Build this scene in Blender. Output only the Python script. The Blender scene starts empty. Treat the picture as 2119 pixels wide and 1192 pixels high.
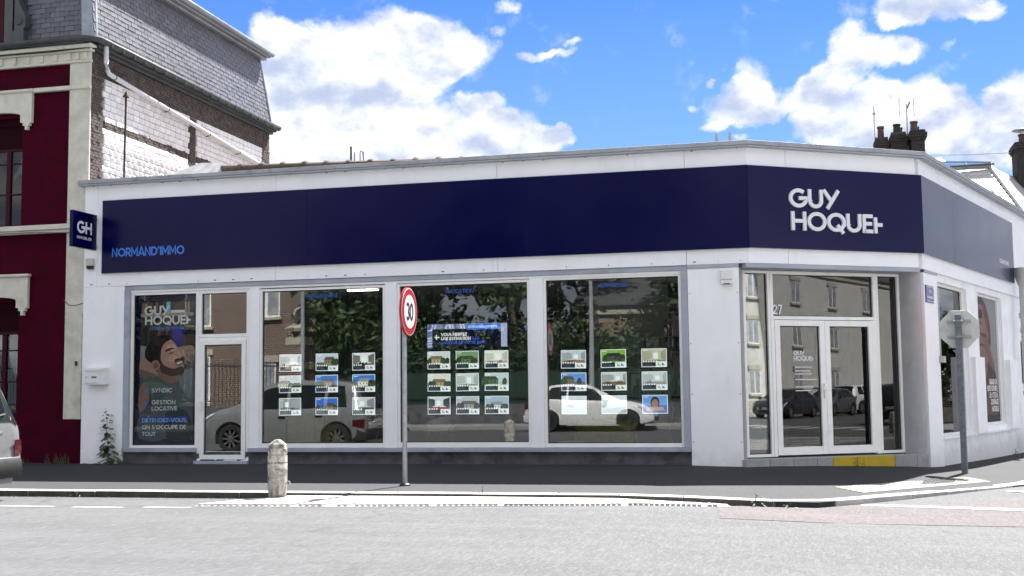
import bpy, bmesh, math, random
from mathutils import Matrix, Vector
random.seed(7)
S = bpy.context.scene
COL = S.collection
rad = math.radians

# ------------------------------------------------------------------ camera
cam_data = bpy.data.cameras.new('camera')
cam = bpy.data.objects.new('camera', cam_data)
COL.objects.link(cam)
cam_data.sensor_width = 36.0
cam_data.lens = 42.887
cam_data.clip_start = 0.05
cam_data.clip_end = 3000
cam.matrix_world = Matrix(((0.970107, 0.032693, 0.240467, 0.9895),
                           (0.242399, -0.082943, -0.966625, -19.5),
                           (-0.011656, 0.996018, -0.088388, 1.11),
                           (0, 0, 0, 1)))
S.camera = cam
S.render.resolution_x, S.render.resolution_y = 1024, 576

# ------------------------------------------------------------------ sun and sky
SUN = Vector((0.2, 0.75, 1.0)).normalized()          # direction towards the sun
sd = bpy.data.lights.new('sun', 'SUN')
sd.energy = 2.1
sd.angle = rad(0.53)
sd.color = (1.0, 0.97, 0.925)
sun = bpy.data.objects.new('sun', sd)
sun.rotation_euler = SUN.to_track_quat('Z', 'Y').to_euler()
sun.location = (0, 20, 30)
COL.objects.link(sun)

S.view_settings.view_transform = 'Standard'
S.view_settings.look = 'None'
S.view_settings.gamma = 1.0
S.view_settings.use_curve_mapping = False
S.view_settings.exposure = 3.25

W = bpy.data.worlds.new('World')
S.world = W
W.use_nodes = True
wt = W.node_tree
wt.nodes.clear()


def N(t, kind, **kw):
    n = t.nodes.new(kind)
    for k, v in kw.items():
        setattr(n, k, v)
    return n


def sock(t, dst, v):
    if isinstance(v, bpy.types.NodeSocket):
        t.links.new(v, dst)
    elif v is not None:
        dst.default_value = v


def M(t, op, a, b=None, c=None, clamp=False):
    n = N(t, 'ShaderNodeMath', operation=op, use_clamp=clamp)
    sock(t, n.inputs[0], a)
    sock(t, n.inputs[1], b)
    sock(t, n.inputs[2], c)
    return n.outputs[0]


def VM(t, op, a, b=None, c=None):
    n = N(t, 'ShaderNodeVectorMath', operation=op)
    sock(t, n.inputs[0], a)
    sock(t, n.inputs[1], b)
    sock(t, n.inputs[2], c)
    return n.outputs['Value'] if op in ('DOT_PRODUCT', 'LENGTH') else n.outputs[0]


def RAMP(t, fac, a, b, lo=0.0, hi=1.0, smooth=True):
    n = N(t, 'ShaderNodeMapRange', interpolation_type='SMOOTHSTEP' if smooth else 'LINEAR')
    sock(t, n.inputs[0], fac)
    for i, v in ((1, a), (2, b), (3, lo), (4, hi)):
        sock(t, n.inputs[i], v)
    return n.outputs[0]


def MIX(t, fac, a, b, blend='MIX'):
    n = N(t, 'ShaderNodeMix', data_type='RGBA', blend_type=blend)
    sock(t, n.inputs[0], fac)
    for i, v in ((6, a), (7, b)):
        if isinstance(v, (tuple, list)) and len(v) == 3:
            v = (*v, 1)
        sock(t, n.inputs[i], v)
    return n.outputs[2]


def NOISE(t, vec, scale, detail=4, rough=0.55, dist=0.0, out=0):
    n = N(t, 'ShaderNodeTexNoise')
    sock(t, n.inputs['Vector'], vec)
    n.inputs['Scale'].default_value = scale
    n.inputs['Detail'].default_value = detail
    n.inputs['Roughness'].default_value = rough
    n.inputs['Distortion'].default_value = dist
    return n.outputs[out]


# cumulus clouds: (azimuth, elevation, half width, half height, weight) in radians of sky
CLOUDS = [(-0.4412, 0.2944, 0.0178, 0.0139, 0.8), (-0.4254, 0.2764, 0.0277, 0.0238, 1), (-0.386, 0.2776, 0.0357, 0.0238, 1), (-0.3381, 0.2862, 0.0357, 0.0238, 1), (-0.3059, 0.2827, 0.0357, 0.0238, 1), (-0.2777, 0.277, 0.0238, 0.0178, 0.9), (-0.4096, 0.2428, 0.0396, 0.0277, 1), (-0.3542, 0.2478, 0.0436, 0.0238, 1), (-0.3142, 0.2559, 0.0238, 0.0158, 0.8), (-0.4369, 0.2229, 0.0277, 0.0357, 0.9), (-0.386, 0.2164, 0.0436, 0.0238, 0.9), (-0.3344, 0.2171, 0.0436, 0.0238, 0.95), (-0.2782, 0.2211, 0.0357, 0.0218, 1), (-0.2421, 0.213, 0.0317, 0.0178, 1), (-0.2141, 0.2087, 0.0218, 0.0139, 0.95), (-0.1999, 0.2143, 0.0099, 0.0079, 0.6), (-0.266, 0.2404, 0.0178, 0.0087, 0.8), (-0.3225, 0.1938, 0.0792, 0.0158, 0.8), (-0.4173, 0.2004, 0.0317, 0.0198, 0.9), (-0.2251, 0.2777, 0.0178, 0.0036, 0.55), (-0.2009, 0.278, 0.0158, 0.0032, 0.5), (-0.1887, 0.2846, 0.0079, 0.0028, 0.5), (-0.2449, 0.3147, 0.0087, 0.0055, 0.55), (-0.2512, 0.2959, 0.0048, 0.0048, 0.4), (-0.0423, 0.2561, 0.0139, 0.0139, 0.75), (-0.0487, 0.2375, 0.0178, 0.0158, 0.8), (-0.0314, 0.2327, 0.0198, 0.0158, 0.75), (-0.0666, 0.2251, 0.0178, 0.0119, 0.6), (-0.0434, 0.2219, 0.0238, 0.0087, 0.7), (-0.0767, 0.2152, 0.0119, 0.004, 0.5), (-0.094, 0.2264, 0.0055, 0.004, 0.5), (-0.0778, 0.2467, 0.0036, 0.0032, 0.45), (0.0347, 0.2728, 0.0178, 0.0139, 0.9), (0.0604, 0.265, 0.0238, 0.0119, 0.85), (0.0824, 0.263, 0.0139, 0.0099, 0.75), (0.0265, 0.255, 0.0198, 0.0119, 0.8), (0.011, 0.2449, 0.0178, 0.0119, 0.85), (0.0029, 0.2305, 0.0198, 0.0178, 0.95), (0.0403, 0.2241, 0.0357, 0.0198, 1), (0.0807, 0.2227, 0.0317, 0.0198, 1), (0.1022, 0.219, 0.0218, 0.0178, 1), (0.0469, 0.2011, 0.0475, 0.0178, 0.9), (0.0099, 0.2111, 0.0198, 0.0139, 0.8), (0.1011, 0.1933, 0.0475, 0.0198, 0.95), (0.1403, 0.2046, 0.0277, 0.0198, 1), (0.1583, 0.2209, 0.0198, 0.0198, 1), (0.1498, 0.1855, 0.0277, 0.0198, 0.9), (0.0764, 0.2962, 0.0198, 0.0139, 0.9), (0.109, 0.2945, 0.0317, 0.0119, 0.9), (0.1371, 0.2859, 0.0158, 0.0079, 0.8), (0.065, 0.2865, 0.0099, 0.0059, 0.6), (0.1095, 0.2649, 0.0048, 0.004, 0.4), (-0.0555, 0.2053, 0.0079, 0.0032, 0.5), (-0.0171, 0.2006, 0.0063, 0.0024, 0.4)]


def build_world(t):
    d = N(t, 'ShaderNodeTexCoord').outputs['Generated']
    sx = N(t, 'ShaderNodeSeparateXYZ')
    t.links.new(d, sx.inputs[0])
    az = M(t, 'ARCTAN2', sx.outputs[0], sx.outputs[1])
    el = M(t, 'ARCSINE', sx.outputs[2])
    warp = NOISE(t, d, 38.0, 5, 0.62, 0, 1)
    warp = VM(t, 'SUBTRACT', warp, (0.5, 0.5, 0.5))
    cv = N(t, 'ShaderNodeCombineXYZ')
    t.links.new(az, cv.inputs[0])
    t.links.new(el, cv.inputs[1])
    p = VM(t, 'MULTIPLY_ADD', warp, (0.022, 0.022, 0.0), cv.outputs[0])
    acc = None
    for a, e, ra, re, w in CLOUDS:
        ra *= 1.28
        re *= 1.28
        q = VM(t, 'MULTIPLY_ADD', p, (1 / ra, 1 / re, 0), (-a / ra, -e / re, 0))
        k = M(t, 'SUBTRACT', 1.0, VM(t, 'DOT_PRODUCT', q, q), clamp=True)
        acc = M(t, 'MULTIPLY', k, w) if acc is None else M(t, 'MULTIPLY_ADD', k, w, acc)
    acc = M(t, 'MINIMUM', acc, 1.0)
    # the rest of the sky, unseen: clouds thickened to brighten the shaded walls
    big = NOISE(t, VM(t, 'MULTIPLY', d, (1, 1, 1.9)), 3.1, 2, 0.5)
    rest = RAMP(t, big, 0.30, 0.50)
    inside = M(t, 'MULTIPLY', RAMP(t, az, -0.75, -0.66), RAMP(t, az, 0.19, 0.26, 1, 0))
    inside = M(t, 'MULTIPLY', inside, RAMP(t, el, 0.31, 0.40, 1, 0))
    rest = M(t, 'MULTIPLY', rest, M(t, 'SUBTRACT', 1.0, inside))
    acc = M(t, 'MAXIMUM', acc, rest)
    fine = NOISE(t, d, 25.0, 11, 0.66)
    dens = M(t, 'MULTIPLY_ADD', M(t, 'SUBTRACT', fine, 0.5), 1.75, acc)
    mask = RAMP(t, dens, 0.08, 0.88)
    # relief: sunlit tops, blue-grey hollows and bases
    up = VM(t, 'ADD', d, (0.003, 0.0, 0.014))
    b1 = NOISE(t, VM(t, 'MULTIPLY', d, (1, 1, 1.5)), 15.0, 6, 0.55)
    b2 = NOISE(t, VM(t, 'MULTIPLY', up, (1, 1, 1.5)), 15.0, 6, 0.55)
    relief = M(t, 'MULTIPLY_ADD', M(t, 'SUBTRACT', b1, b2), 3.4, 0.44)
    low = RAMP(t, el, 0.17, 0.30, -0.16, 0.1, False)
    edge = RAMP(t, dens, 0.5, 1.3, 0.22, -0.06, False)
    lit = RAMP(t, M(t, 'ADD', M(t, 'ADD', relief, low), edge), -0.15, 1.05)
    cloud = MIX(t, lit, (0.45, 0.525, 0.70), (1.0, 1.0, 1.01))
    sky = N(t, 'ShaderNodeTexSky', sky_type='NISHITA')
    sky.sun_disc = False
    sky.sun_elevation = math.asin(SUN.z)
    sky.sun_rotation = math.atan2(SUN.x, SUN.y)
    sky.altitude = 50
    sky.air_density = 1.0
    sky.dust_density = 0.25
    sky.ozone_density = 3.0
    blue = MIX(t, 1.0, sky.outputs[0], (0.09, 0.175, 0.335), "MULTIPLY")
    haze = RAMP(t, el, 0.05, 0.34, 0.6, 0.03, False)
    blue = MIX(t, haze, blue, (1.15, 1.7, 2.5))
    cl = MIX(t, 1.0, cloud, (CLOUD_V, CLOUD_V, CLOUD_V), 'MULTIPLY')
    col = MIX(t, mask, blue, cl)
    bg = N(t, 'ShaderNodeBackground')
    t.links.new(col, bg.inputs[0])
    bg.inputs[1].default_value = 0.05
    out = N(t, 'ShaderNodeOutputWorld')
    t.links.new(bg.outputs[0], out.inputs[0])


CLOUD_V = 2.65
build_world(wt)
W.cycles.sampling_method = 'MANUAL'
W.cycles.sample_map_resolution = 512

# ------------------------------------------------------------------ mesh helpers
class MB:
    """collects faces; build() links them as one mesh object"""

    def __init__(s):
        s.v, s.f, s.m, s.c = [], [], [], []

    def add(s, verts, faces, m=0, col=None):
        b = len(s.v)
        s.v += [tuple(v) for v in verts]
        for f in faces:
            s.f.append(tuple(b + i for i in f))
            s.m.append(m)
            s.c.append(col)
        return s

    def box(s, x0, y0, z0, x1, y1, z1, m=0, col=None):
        x0, x1 = min(x0, x1), max(x0, x1)
        y0, y1 = min(y0, y1), max(y0, y1)
        z0, z1 = min(z0, z1), max(z0, z1)
        v = [(x0, y0, z0), (x1, y0, z0), (x1, y1, z0), (x0, y1, z0), (x0, y0, z1), (x1, y0, z1), (x1, y1, z1), (x0, y1, z1)]
        return s.add(v, [(0, 3, 2, 1), (4, 5, 6, 7), (0, 1, 5, 4), (1, 2, 6, 5), (2, 3, 7, 6), (3, 0, 4, 7)], m, col)

    def prism(s, poly, y0, y1, m=0, col=None):
        """polygon in (x, z) pushed from y0 (front) to y1"""
        n = len(poly)
        area = sum(poly[i][0] * poly[(i + 1) % n][1] - poly[(i + 1) % n][0] * poly[i][1] for i in range(n))
        if area < 0:
            poly = poly[::-1]
        v = [(x, y0, z) for x, z in poly] + [(x, y1, z) for x, z in poly]
        f = [tuple(range(n)), tuple(range(2 * n - 1, n - 1, -1))]
        f += [(i, n + i, n + (i + 1) % n, (i + 1) % n) for i in range(n)]
        return s.add(v, f, m, col)

    def slab(s, poly, z0, z1, m=0):
        """polygon in (x, y) pushed up from z0 to z1 (numbers or functions of x, y)"""
        n = len(poly)
        area = sum(poly[i][0] * poly[(i + 1) % n][1] - poly[(i + 1) % n][0] * poly[i][1] for i in range(n))
        if area < 0:
            poly = poly[::-1]
        g = lambda z, x, y: z(x, y) if callable(z) else z
        v = [(x, y, g(z0, x, y)) for x, y in poly] + [(x, y, g(z1, x, y)) for x, y in poly]
        f = [tuple(range(n - 1, -1, -1)), tuple(range(n, 2 * n))]
        f += [(i, (i + 1) % n, n + (i + 1) % n, n + i) for i in range(n)]
        return s.add(v, f, m)

    def tube(s, path, r, n=8, m=0, caps=True):
        path = [Vector(p) for p in path]
        rr = r if isinstance(r, (list, tuple)) else [r] * len(path)
        rings = []
        for i, p in enumerate(path):
            t = (path[min(i + 1, len(path) - 1)] - path[max(i - 1, 0)]).normalized()
            a = Vector((0, 0, 1)) if abs(t.z) < 0.95 else Vector((1, 0, 0))
            u = t.cross(a).normalized()
            w = t.cross(u)
            rings.append([p + (u * math.cos(2 * math.pi * k / n) + w * math.sin(2 * math.pi * k / n)) * rr[i] for k in range(n)])
        v = [q for ring in rings for q in ring]
        f = []
        for i in range(len(path) - 1):
            for k in range(n):
                a, b = i * n + k, i * n + (k + 1) % n
                f.append((a, a + n, b + n, b))
        if caps:
            f.append(tuple(range(n)))
            f.append(tuple(range(len(v) - 1, len(v) - n - 1, -1)))
        return s.add(v, f, m)

    def lathe(s, prof, n=16, c=(0, 0, 0), m=0, axis='z'):
        """profile [(r, h)] turned about an axis"""
        v, f = [], []
        for r, h in prof:
            for k in range(n):
                a = 2 * math.pi * k / n
                p = (r * math.cos(a), r * math.sin(a), h)
                if axis == 'y':
                    p = (p[0], p[2], p[1])
                elif axis == 'x':
                    p = (p[2], p[0], p[1])
                v.append((c[0] + p[0], c[1] + p[1], c[2] + p[2]))
        for i in range(len(prof) - 1):
            for k in range(n):
                a, b = i * n + k, i * n + (k + 1) % n
                f.append((a, b, b + n, a + n) if axis != 'y' else (a, a + n, b + n, b))
        f.append(tuple(range(n - 1, -1, -1)))
        f.append(tuple(range(len(v) - n, len(v))))
        return s.add(v, f, m)

    def quad(s, a, b, c, d, m=0, col=None):
        return s.add([a, b, c, d], [(0, 1, 2, 3)], m, col)

    def xf(s, fn):
        s.v = [tuple(fn(*p)) for p in s.v]
        return s

    def build(s, name, mats, parent=None, smooth=False, bevel=0, kind=None, seg=2):
        me = bpy.data.meshes.new(name)
        me.from_pydata(s.v, [], s.f)
        if not isinstance(mats, (list, tuple)):
            mats = [mats]
        for q in mats:
            me.materials.append(q)
        if len(mats) > 1:
            me.polygons.foreach_set('material_index', s.m)
        if any(c is not None for c in s.c):
            at = me.color_attributes.new('Col', 'FLOAT_COLOR', 'CORNER')
            li = 0
            for p, c in zip(me.polygons, s.c):
                c = c or (1, 1, 1)
                for _ in p.vertices:
                    at.data[li].color = (*c, 1)
                    li += 1
        if smooth:
            me.polygons.foreach_set('use_smooth', [True] * len(me.polygons))
            if isinstance(smooth, float):
                me.set_sharp_from_angle(angle=smooth)
        me.update()
        o = bpy.data.objects.new(name, me)
        COL.objects.link(o)
        if parent:
            o.parent = parent
        if bevel:
            b = o.modifiers.new('bevel', 'BEVEL')
            b.width = bevel
            b.segments = seg
            b.limit_method = 'ANGLE'
        if kind:
            o['kind'] = kind
        return o


def tag(o, label=None, cat=None, group=None, kind=None):
    for k, v in (('label', label), ('category', cat), ('group', group), ('kind', kind)):
        if v:
            o[k] = v
    return o


def thing(name, label, cat, loc=(0, 0, 0), rz=0.0, group=None):
    o = bpy.data.objects.new(name, None)
    o.empty_display_size = 0.2
    COL.objects.link(o)
    o.location = loc
    o.rotation_euler = (0, 0, rz)
    return tag(o, label, cat, group)


def inst(name, mesh, parent, loc=(0, 0, 0), rot=(0, 0, 0), scale=(1, 1, 1)):
    """another object that shares a mesh"""
    o = bpy.data.objects.new(name, mesh)
    COL.objects.link(o)
    o.parent = parent
    o.location, o.rotation_euler, o.scale = loc, rot, scale
    return o


def copy_tree(o, parent=None):
    c = o.copy()
    COL.objects.link(c)
    c.parent = parent
    for ch in list(o.children):
        copy_tree(ch, c)
    return c


# ------------------------------------------------------------------ materials
MATS = {}


def pm(name, col, rough=0.6, var=0.12, scale=6.0, bump=0.0, bscale=60.0, metal=0.0, spec=0.5, dirt=None, dscale=1.2, damt=0.5,
       rnd=0.0, coat=0.0, stretch=None, fine=0.0, dlo=0.5, streak=0.0):
    """procedural surface: base colour with two scales of mottling, optional dirt, relief and per-object variation"""
    if name in MATS:
        return MATS[name]
    m = bpy.data.materials.new(name)
    m.use_nodes = True
    t = m.node_tree
    b = t.nodes['Principled BSDF']
    co = N(t, 'ShaderNodeTexCoord').outputs['Object']
    if stretch:
        co = VM(t, 'MULTIPLY', co, stretch)
    c = (*col, 1)
    n1 = NOISE(t, co, scale, 5, 0.6)
    dark = tuple(max(0, x * (1 - var)) for x in col)
    lite = tuple(min(1, x * (1 + var)) for x in col)
    colr = MIX(t, RAMP(t, n1, 0.3, 0.7), dark, lite)
    if fine:
        n3 = NOISE(t, co, bscale * 1.7, 3, 0.7)
        colr = MIX(t, RAMP(t, n3, 0.42, 0.72, 0, fine), colr, tuple(min(1, x * 1.9 + 0.02) for x in col))
        n4 = NOISE(t, co, bscale * 2.3, 2, 0.7)
        colr = MIX(t, RAMP(t, n4, 0.55, 0.75, 0, fine), colr, tuple(x * 0.45 for x in col))
    if dirt:
        n2 = NOISE(t, co, dscale, 7, 0.68, 0.4)
        colr = MIX(t, RAMP(t, n2, dlo, dlo + 0.24, 0, damt), colr, dirt)
    if streak:
        sv = NOISE(t, VM(t, 'MULTIPLY', co, (7.0, 7.0, 0.35)), 1.0, 6, 0.65)
        gate = RAMP(t, NOISE(t, co, 0.8, 3), 0.4, 0.65)
        colr = MIX(t, M(t, 'MULTIPLY', RAMP(t, sv, 0.5, 0.75, 0, streak), gate), colr, (0.3, 0.29, 0.27))
        sz = N(t, 'ShaderNodeSeparateXYZ')
        t.links.new(co, sz.inputs[0])
        edge = M(t, 'MULTIPLY_ADD', NOISE(t, co, 5.0, 6, 0.7), 0.7, sz.outputs[2])
        colr = MIX(t, RAMP(t, edge, 0.28, 0.66, streak * 1.6, 0), colr, (0.25, 0.235, 0.21))
    if rnd:
        oi = N(t, 'ShaderNodeObjectInfo').outputs['Random']
        hs = N(t, 'ShaderNodeHueSaturation')
        t.links.new(RAMP(t, oi, 0, 1, 1 - rnd, 1 + rnd, False), hs.inputs['Value'])
        hs.inputs['Saturation'].default_value = 1.0
        t.links.new(colr, hs.inputs['Color'])
        colr = hs.outputs[0]
    t.links.new(colr, b.inputs['Base Color'])
    t.links.new(RAMP(t, n1, 0.2, 0.8, max(0, rough - 0.08), min(1, rough + 0.08)), b.inputs['Roughness'])
    b.inputs['Metallic'].default_value = metal
    b.inputs['Specular IOR Level'].default_value = spec
    if coat:
        b.inputs['Coat Weight'].default_value = coat
        b.inputs['Coat Roughness'].default_value = 0.03
    if bump:
        bn = N(t, 'ShaderNodeBump')
        bn.inputs['Strength'].default_value = bump
        bn.inputs['Distance'].default_value = 0.01
        t.links.new(NOISE(t, co, bscale, 6, 0.65), bn.inputs['Height'])
        t.links.new(bn.outputs[0], b.inputs['Normal'])
    MATS[name] = m
    return m


def glass(name, tint=(0.86, 0.9, 0.88), ior=1.62, rough=0.0, wav=0.0):
    """window pane: clear transmission with a Fresnel reflection on each face"""
    if name in MATS:
        return MATS[name]
    m = bpy.data.materials.new(name)
    m.use_nodes = True
    t = m.node_tree
    t.nodes.clear()
    tr = N(t, 'ShaderNodeBsdfTransparent')
    tr.inputs[0].default_value = (*tint, 1)
    gl = N(t, 'ShaderNodeBsdfGlossy')
    gl.inputs['Roughness'].default_value = rough
    fr = N(t, 'ShaderNodeFresnel')
    fr.inputs['IOR'].default_value = ior
    mx = N(t, 'ShaderNodeMixShader')
    t.links.new(fr.outputs[0], mx.inputs[0])
    t.links.new(tr.outputs[0], mx.inputs[1])
    t.links.new(gl.outputs[0], mx.inputs[2])
    if wav:
        bn = N(t, 'ShaderNodeBump')
        bn.inputs['Strength'].default_value = wav
        bn.inputs['Distance'].default_value = 0.02
        co = N(t, 'ShaderNodeTexCoord').outputs['Object']
        t.links.new(NOISE(t, co, 0.9, 1, 0.4), bn.inputs['Height'])
        t.links.new(bn.outputs[0], gl.inputs['Normal'])
    out = N(t, 'ShaderNodeOutputMaterial')
    t.links.new(mx.outputs[0], out.inputs[0])
    MATS[name] = m
    return m


def printmat(name, emit=0.0, rough=0.5, spec=0.3, var=0.25, nscale=30.0):
    """flat print: colours stored on the faces; lit displays also glow"""
    if name in MATS:
        return MATS[name]
    m = bpy.data.materials.new(name)
    m.use_nodes = True
    t = m.node_tree
    b = t.nodes['Principled BSDF']
    a = N(t, 'ShaderNodeVertexColor', layer_name='Col')
    co = N(t, 'ShaderNodeTexCoord').outputs['Object']
    n = NOISE(t, co, nscale, 5, 0.7)
    c = MIX(t, 1.0, a.outputs[0], MIX(t, n, (1 - var,) * 3, (1 + var,) * 3), 'MULTIPLY')
    t.links.new(c, b.inputs['Base Color'])
    b.inputs['Roughness'].default_value = rough
    b.inputs['Specular IOR Level'].default_value = spec
    if emit:
        t.links.new(c, b.inputs['Emission Color'])
        b.inputs['Emission Strength'].default_value = emit
    MATS[name] = m
    return m


# ------------------------------------------------------------------ stroke lettering
def arc(cx, cy, rx, ry, a0, a1, n=18):
    return [(cx + rx * math.cos(rad(a0 + (a1 - a0) * i / n)), cy + ry * math.sin(rad(a0 + (a1 - a0) * i / n))) for i in range(n + 1)]


GL = {  # strokes on a cap height of 1, and the advance width
    'A': ([[(0.04, 0), (0.42, 1), (0.80, 0)], [(0.2, 0.27), (0.64, 0.27)]], 0.84),
    'B': ([[(0.1, 0), (0.1, 1)], [(0.1, 0.91), (0.38, 0.91)] + arc(0.38, 0.71, 0.19, 0.2, 90, -90, 8) + [(0.1, 0.51)], [(0.38, 0.51)] + arc(0.4, 0.30, 0.21, 0.21, 90, -90, 8) + [(0.1, 0.09)]], 0.7),
    'C': ([arc(0.5, 0.5, 0.41, 0.41, 45, 315, 24)], 0.86),
    'D': ([[(0.1, 0.09), (0.1, 0.91), (0.36, 0.91)] + arc(0.36, 0.5, 0.4, 0.41, 90, -90, 16) + [(0.02, 0.09)]], 0.84),
    'E': ([[(0.1, 0), (0.1, 1)], [(0.1, 0.91), (0.56, 0.91)], [(0.1, 0.5), (0.52, 0.5)], [(0.1, 0.09), (0.56, 0.09)]], 0.62),
    'F': ([[(0.1, 0), (0.1, 1)], [(0.1, 0.91), (0.56, 0.91)], [(0.1, 0.5), (0.5, 0.5)]], 0.6),
    'G': ([arc(0.5, 0.5, 0.41, 0.41, 48, 360, 26) + [(0.52, 0.5)]], 1.0),
    'H': ([[(0.1, 0), (0.1, 1)], [(0.7, 0), (0.7, 1)], [(0.1, 0.5), (0.7, 0.5)]], 0.82),
    'I': ([[(0.1, 0), (0.1, 1)]], 0.22),
    'J': ([[(0.4, 1), (0.4, 0.28)] + arc(0.21, 0.28, 0.19, 0.19, 0, -180, 10)], 0.52),
    'L': ([[(0.1, 1), (0.1, 0.09), (0.55, 0.09)]], 0.6),
    'M': ([[(0.1, 0), (0.1, 0.98), (0.46, 0.3), (0.82, 0.98), (0.82, 0)]], 0.94),
    'N': ([[(0.1, 0), (0.1, 0.98), (0.68, 0.02), (0.68, 1)]], 0.8),
    'O': ([arc(0.5, 0.5, 0.41, 0.41, 0, 360, 30)], 1.0),
    'P': ([[(0.1, 0), (0.1, 1)], [(0.1, 0.91), (0.38, 0.91)] + arc(0.38, 0.67, 0.22, 0.24, 90, -90, 10) + [(0.1, 0.43)]], 0.66),
    'Q': ([arc(0.5, 0.5, 0.41, 0.41, 0, 360, 30), [(0.56, 0.36), (0.86, -0.08)]], 1.0),
    'R': ([[(0.1, 0), (0.1, 1)], [(0.1, 0.91), (0.38, 0.91)] + arc(0.38, 0.67, 0.22, 0.24, 90, -90, 10) + [(0.1, 0.43)], [(0.34, 0.43), (0.62, 0)]], 0.7),
    'S': ([arc(0.33, 0.71, 0.21, 0.2, 50, 250, 14)[:-1] + arc(0.33, 0.29, 0.23, 0.2, 75, -145, 16)], 0.64),
    'T': ([[(0.32, 0), (0.32, 1)], [(0, 0.91), (0.64, 0.91)]], 0.66),
    'U': ([[(0.1, 1), (0.1, 0.4)] + arc(0.41, 0.4, 0.31, 0.31, 180, 360, 16) + [(0.72, 1)]], 0.84),
    'V': ([[(0.04, 1), (0.4, 0), (0.76, 1)]], 0.8),
    'X': ([[(0.04, 1), (0.72, 0)], [(0.72, 1), (0.04, 0)]], 0.76),
    'Y': ([[(0.02, 1), (0.42, 0.42)], [(0.82, 1), (0.2, 0)]], 0.82),
    'Z': ([[(0.04, 0.91), (0.58, 0.91), (0.06, 0.09), (0.62, 0.09)]], 0.66),
    '0': ([arc(0.34, 0.5, 0.25, 0.41, 0, 360, 26)], 0.68),
    '2': ([arc(0.32, 0.68, 0.23, 0.23, 170, -40, 14) + [(0.1, 0.09), (0.62, 0.09)]], 0.66),
    '3': ([arc(0.3, 0.71, 0.22, 0.2, 150, -80, 14), arc(0.3, 0.29, 0.24, 0.2, 85, -150, 16)], 0.62),
    '7': ([[(0.04, 0.91), (0.54, 0.91), (0.2, 0)]], 0.6),
    "'": ([[(0.17, 1.02), (0.13, 0.72)]], 0.3),
    '-': ([[(0.06, 0.42), (0.4, 0.42)]], 0.46),
    ',': ([[(0.13, 0.08), (0.05, -0.16)]], 0.2),
    '+': ([[(0.08, 0), (0.08, 0.86)], [(0.0, 0.46), (0.44, 0.46)]], 0.46),     # the sign writer's last letter
    '!': ([[(0.1, 1.16), (0.24, 1.32)]], 0.0),                                  # acute accent over the next letter
    ' ': ([], 0.34),
}


def ribbon(mb, pts, w, y, depth, m=0, col=None):
    """a stroke of width w along pts (x, z), mitred, front at y, depth behind it"""
    closed = len(pts) > 3 and abs(pts[0][0] - pts[-1][0]) + abs(pts[0][1] - pts[-1][1]) < 1e-6
    if closed:
        pts = pts[:-1]
    n = len(pts)
    L, R = [], []
    for i in range(n):
        p = Vector(pts[i])
        a = Vector(pts[i - 1]) if (i or closed) else None
        b = Vector(pts[(i + 1) % n]) if (i < n - 1 or closed) else None
        d1 = (p - a).normalized() if a is not None else None
        d2 = (b - p).normalized() if b is not None else None
        if d1 is None:
            d1 = d2
        if d2 is None:
            d2 = d1
        nn = Vector((-(d1.y + d2.y), d1.x + d2.x))
        nn = nn.normalized() if nn.length > 1e-6 else Vector((-d1.y, d1.x))
        k = min(1.9, 1 / max(0.35, nn.dot(Vector((-d1.y, d1.x)))))
        L.append(p + nn * w / 2 * k)
        R.append(p - nn * w / 2 * k)
    v = []
    for i in range(n):
        v += [(L[i].x, y, L[i].y), (R[i].x, y, R[i].y)]
        if depth:
            v += [(L[i].x, y + depth, L[i].y), (R[i].x, y + depth, R[i].y)]
    st = 4 if depth else 2
    f = []
    for i in range(n if closed else n - 1):
        a, b = i * st, ((i + 1) % n) * st
        f.append((a, a + 1, b + 1, b))
        if depth:
            f += [(a, b, b + 2, a + 2), (a + 1, a + 3, b + 3, b + 1), (a + 2, b + 2, b + 3, a + 3)]
    if depth and not closed:
        f += [(0, 2, 3, 1), (b, b + 1, b + 3, b + 2)]
    mb.add(v, f, m, col)


def text_width(s, h, track=0.0):
    return sum((GL[ch][1] + track) * h for ch in s) - track * h


def letters(mb, s, x, z, h, wt=0.18, y=0.0, depth=0.0, m=0, col=None, track=0.03, width=None):
    """write s from x on the base line z; cap height h, in the (x, z) plane facing -y"""
    sx = 1.0
    if width:
        sx = width / text_width(s, h, track)
    k = 0
    for ch in s:
        for st in GL[ch][0]:
            k += 1
            ribbon(mb, [(x + p[0] * h * sx, z + p[1] * h) for p in st], wt * h, y - 0.0004 * (k % 3), depth, m, col)
        x += (GL[ch][1] + track) * h * sx
    return x


def poly(mb, pts, y, col, m=0):
    """flat coloured patch in the (x, z) plane facing -y"""
    n = len(pts)
    area = sum(pts[i][0] * pts[(i + 1) % n][1] - pts[(i + 1) % n][0] * pts[i][1] for i in range(n))
    if area < 0:
        pts = pts[::-1]
    mb.add([(x, y, z) for x, z in pts], [tuple(range(n))], m, col)


def ell(cx, cz, rx, rz, n=20, a0=0, a1=360):
    return [(cx + rx * math.cos(rad(a0 + (a1 - a0) * i / n)), cz + rz * math.sin(rad(a0 + (a1 - a0) * i / n))) for i in range(n + (0 if a1 - a0 == 360 else 1))]


def spline(pts, n=6, closed=True):
    """Catmull-Rom through pts"""
    out = []
    k = len(pts)
    for i in range(k if closed else k - 1):
        p0, p1, p2, p3 = [Vector(pts[j % k]) if closed else Vector(pts[min(max(j, 0), k - 1)]) for j in (i - 1, i, i + 1, i + 2)]
        for s_ in range(n):
            u = s_ / n
            q = 0.5 * ((2 * p1) + (p2 - p0) * u + (2 * p0 - 5 * p1 + 4 * p2 - p3) * u * u + (3 * p1 - p0 - 3 * p2 + p3) * u ** 3)
            out.append(tuple(q))
    return out

# ------------------------------------------------------------------ ground, road and pavements
clamp = lambda v, a, b: max(a, min(b, v))


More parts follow.
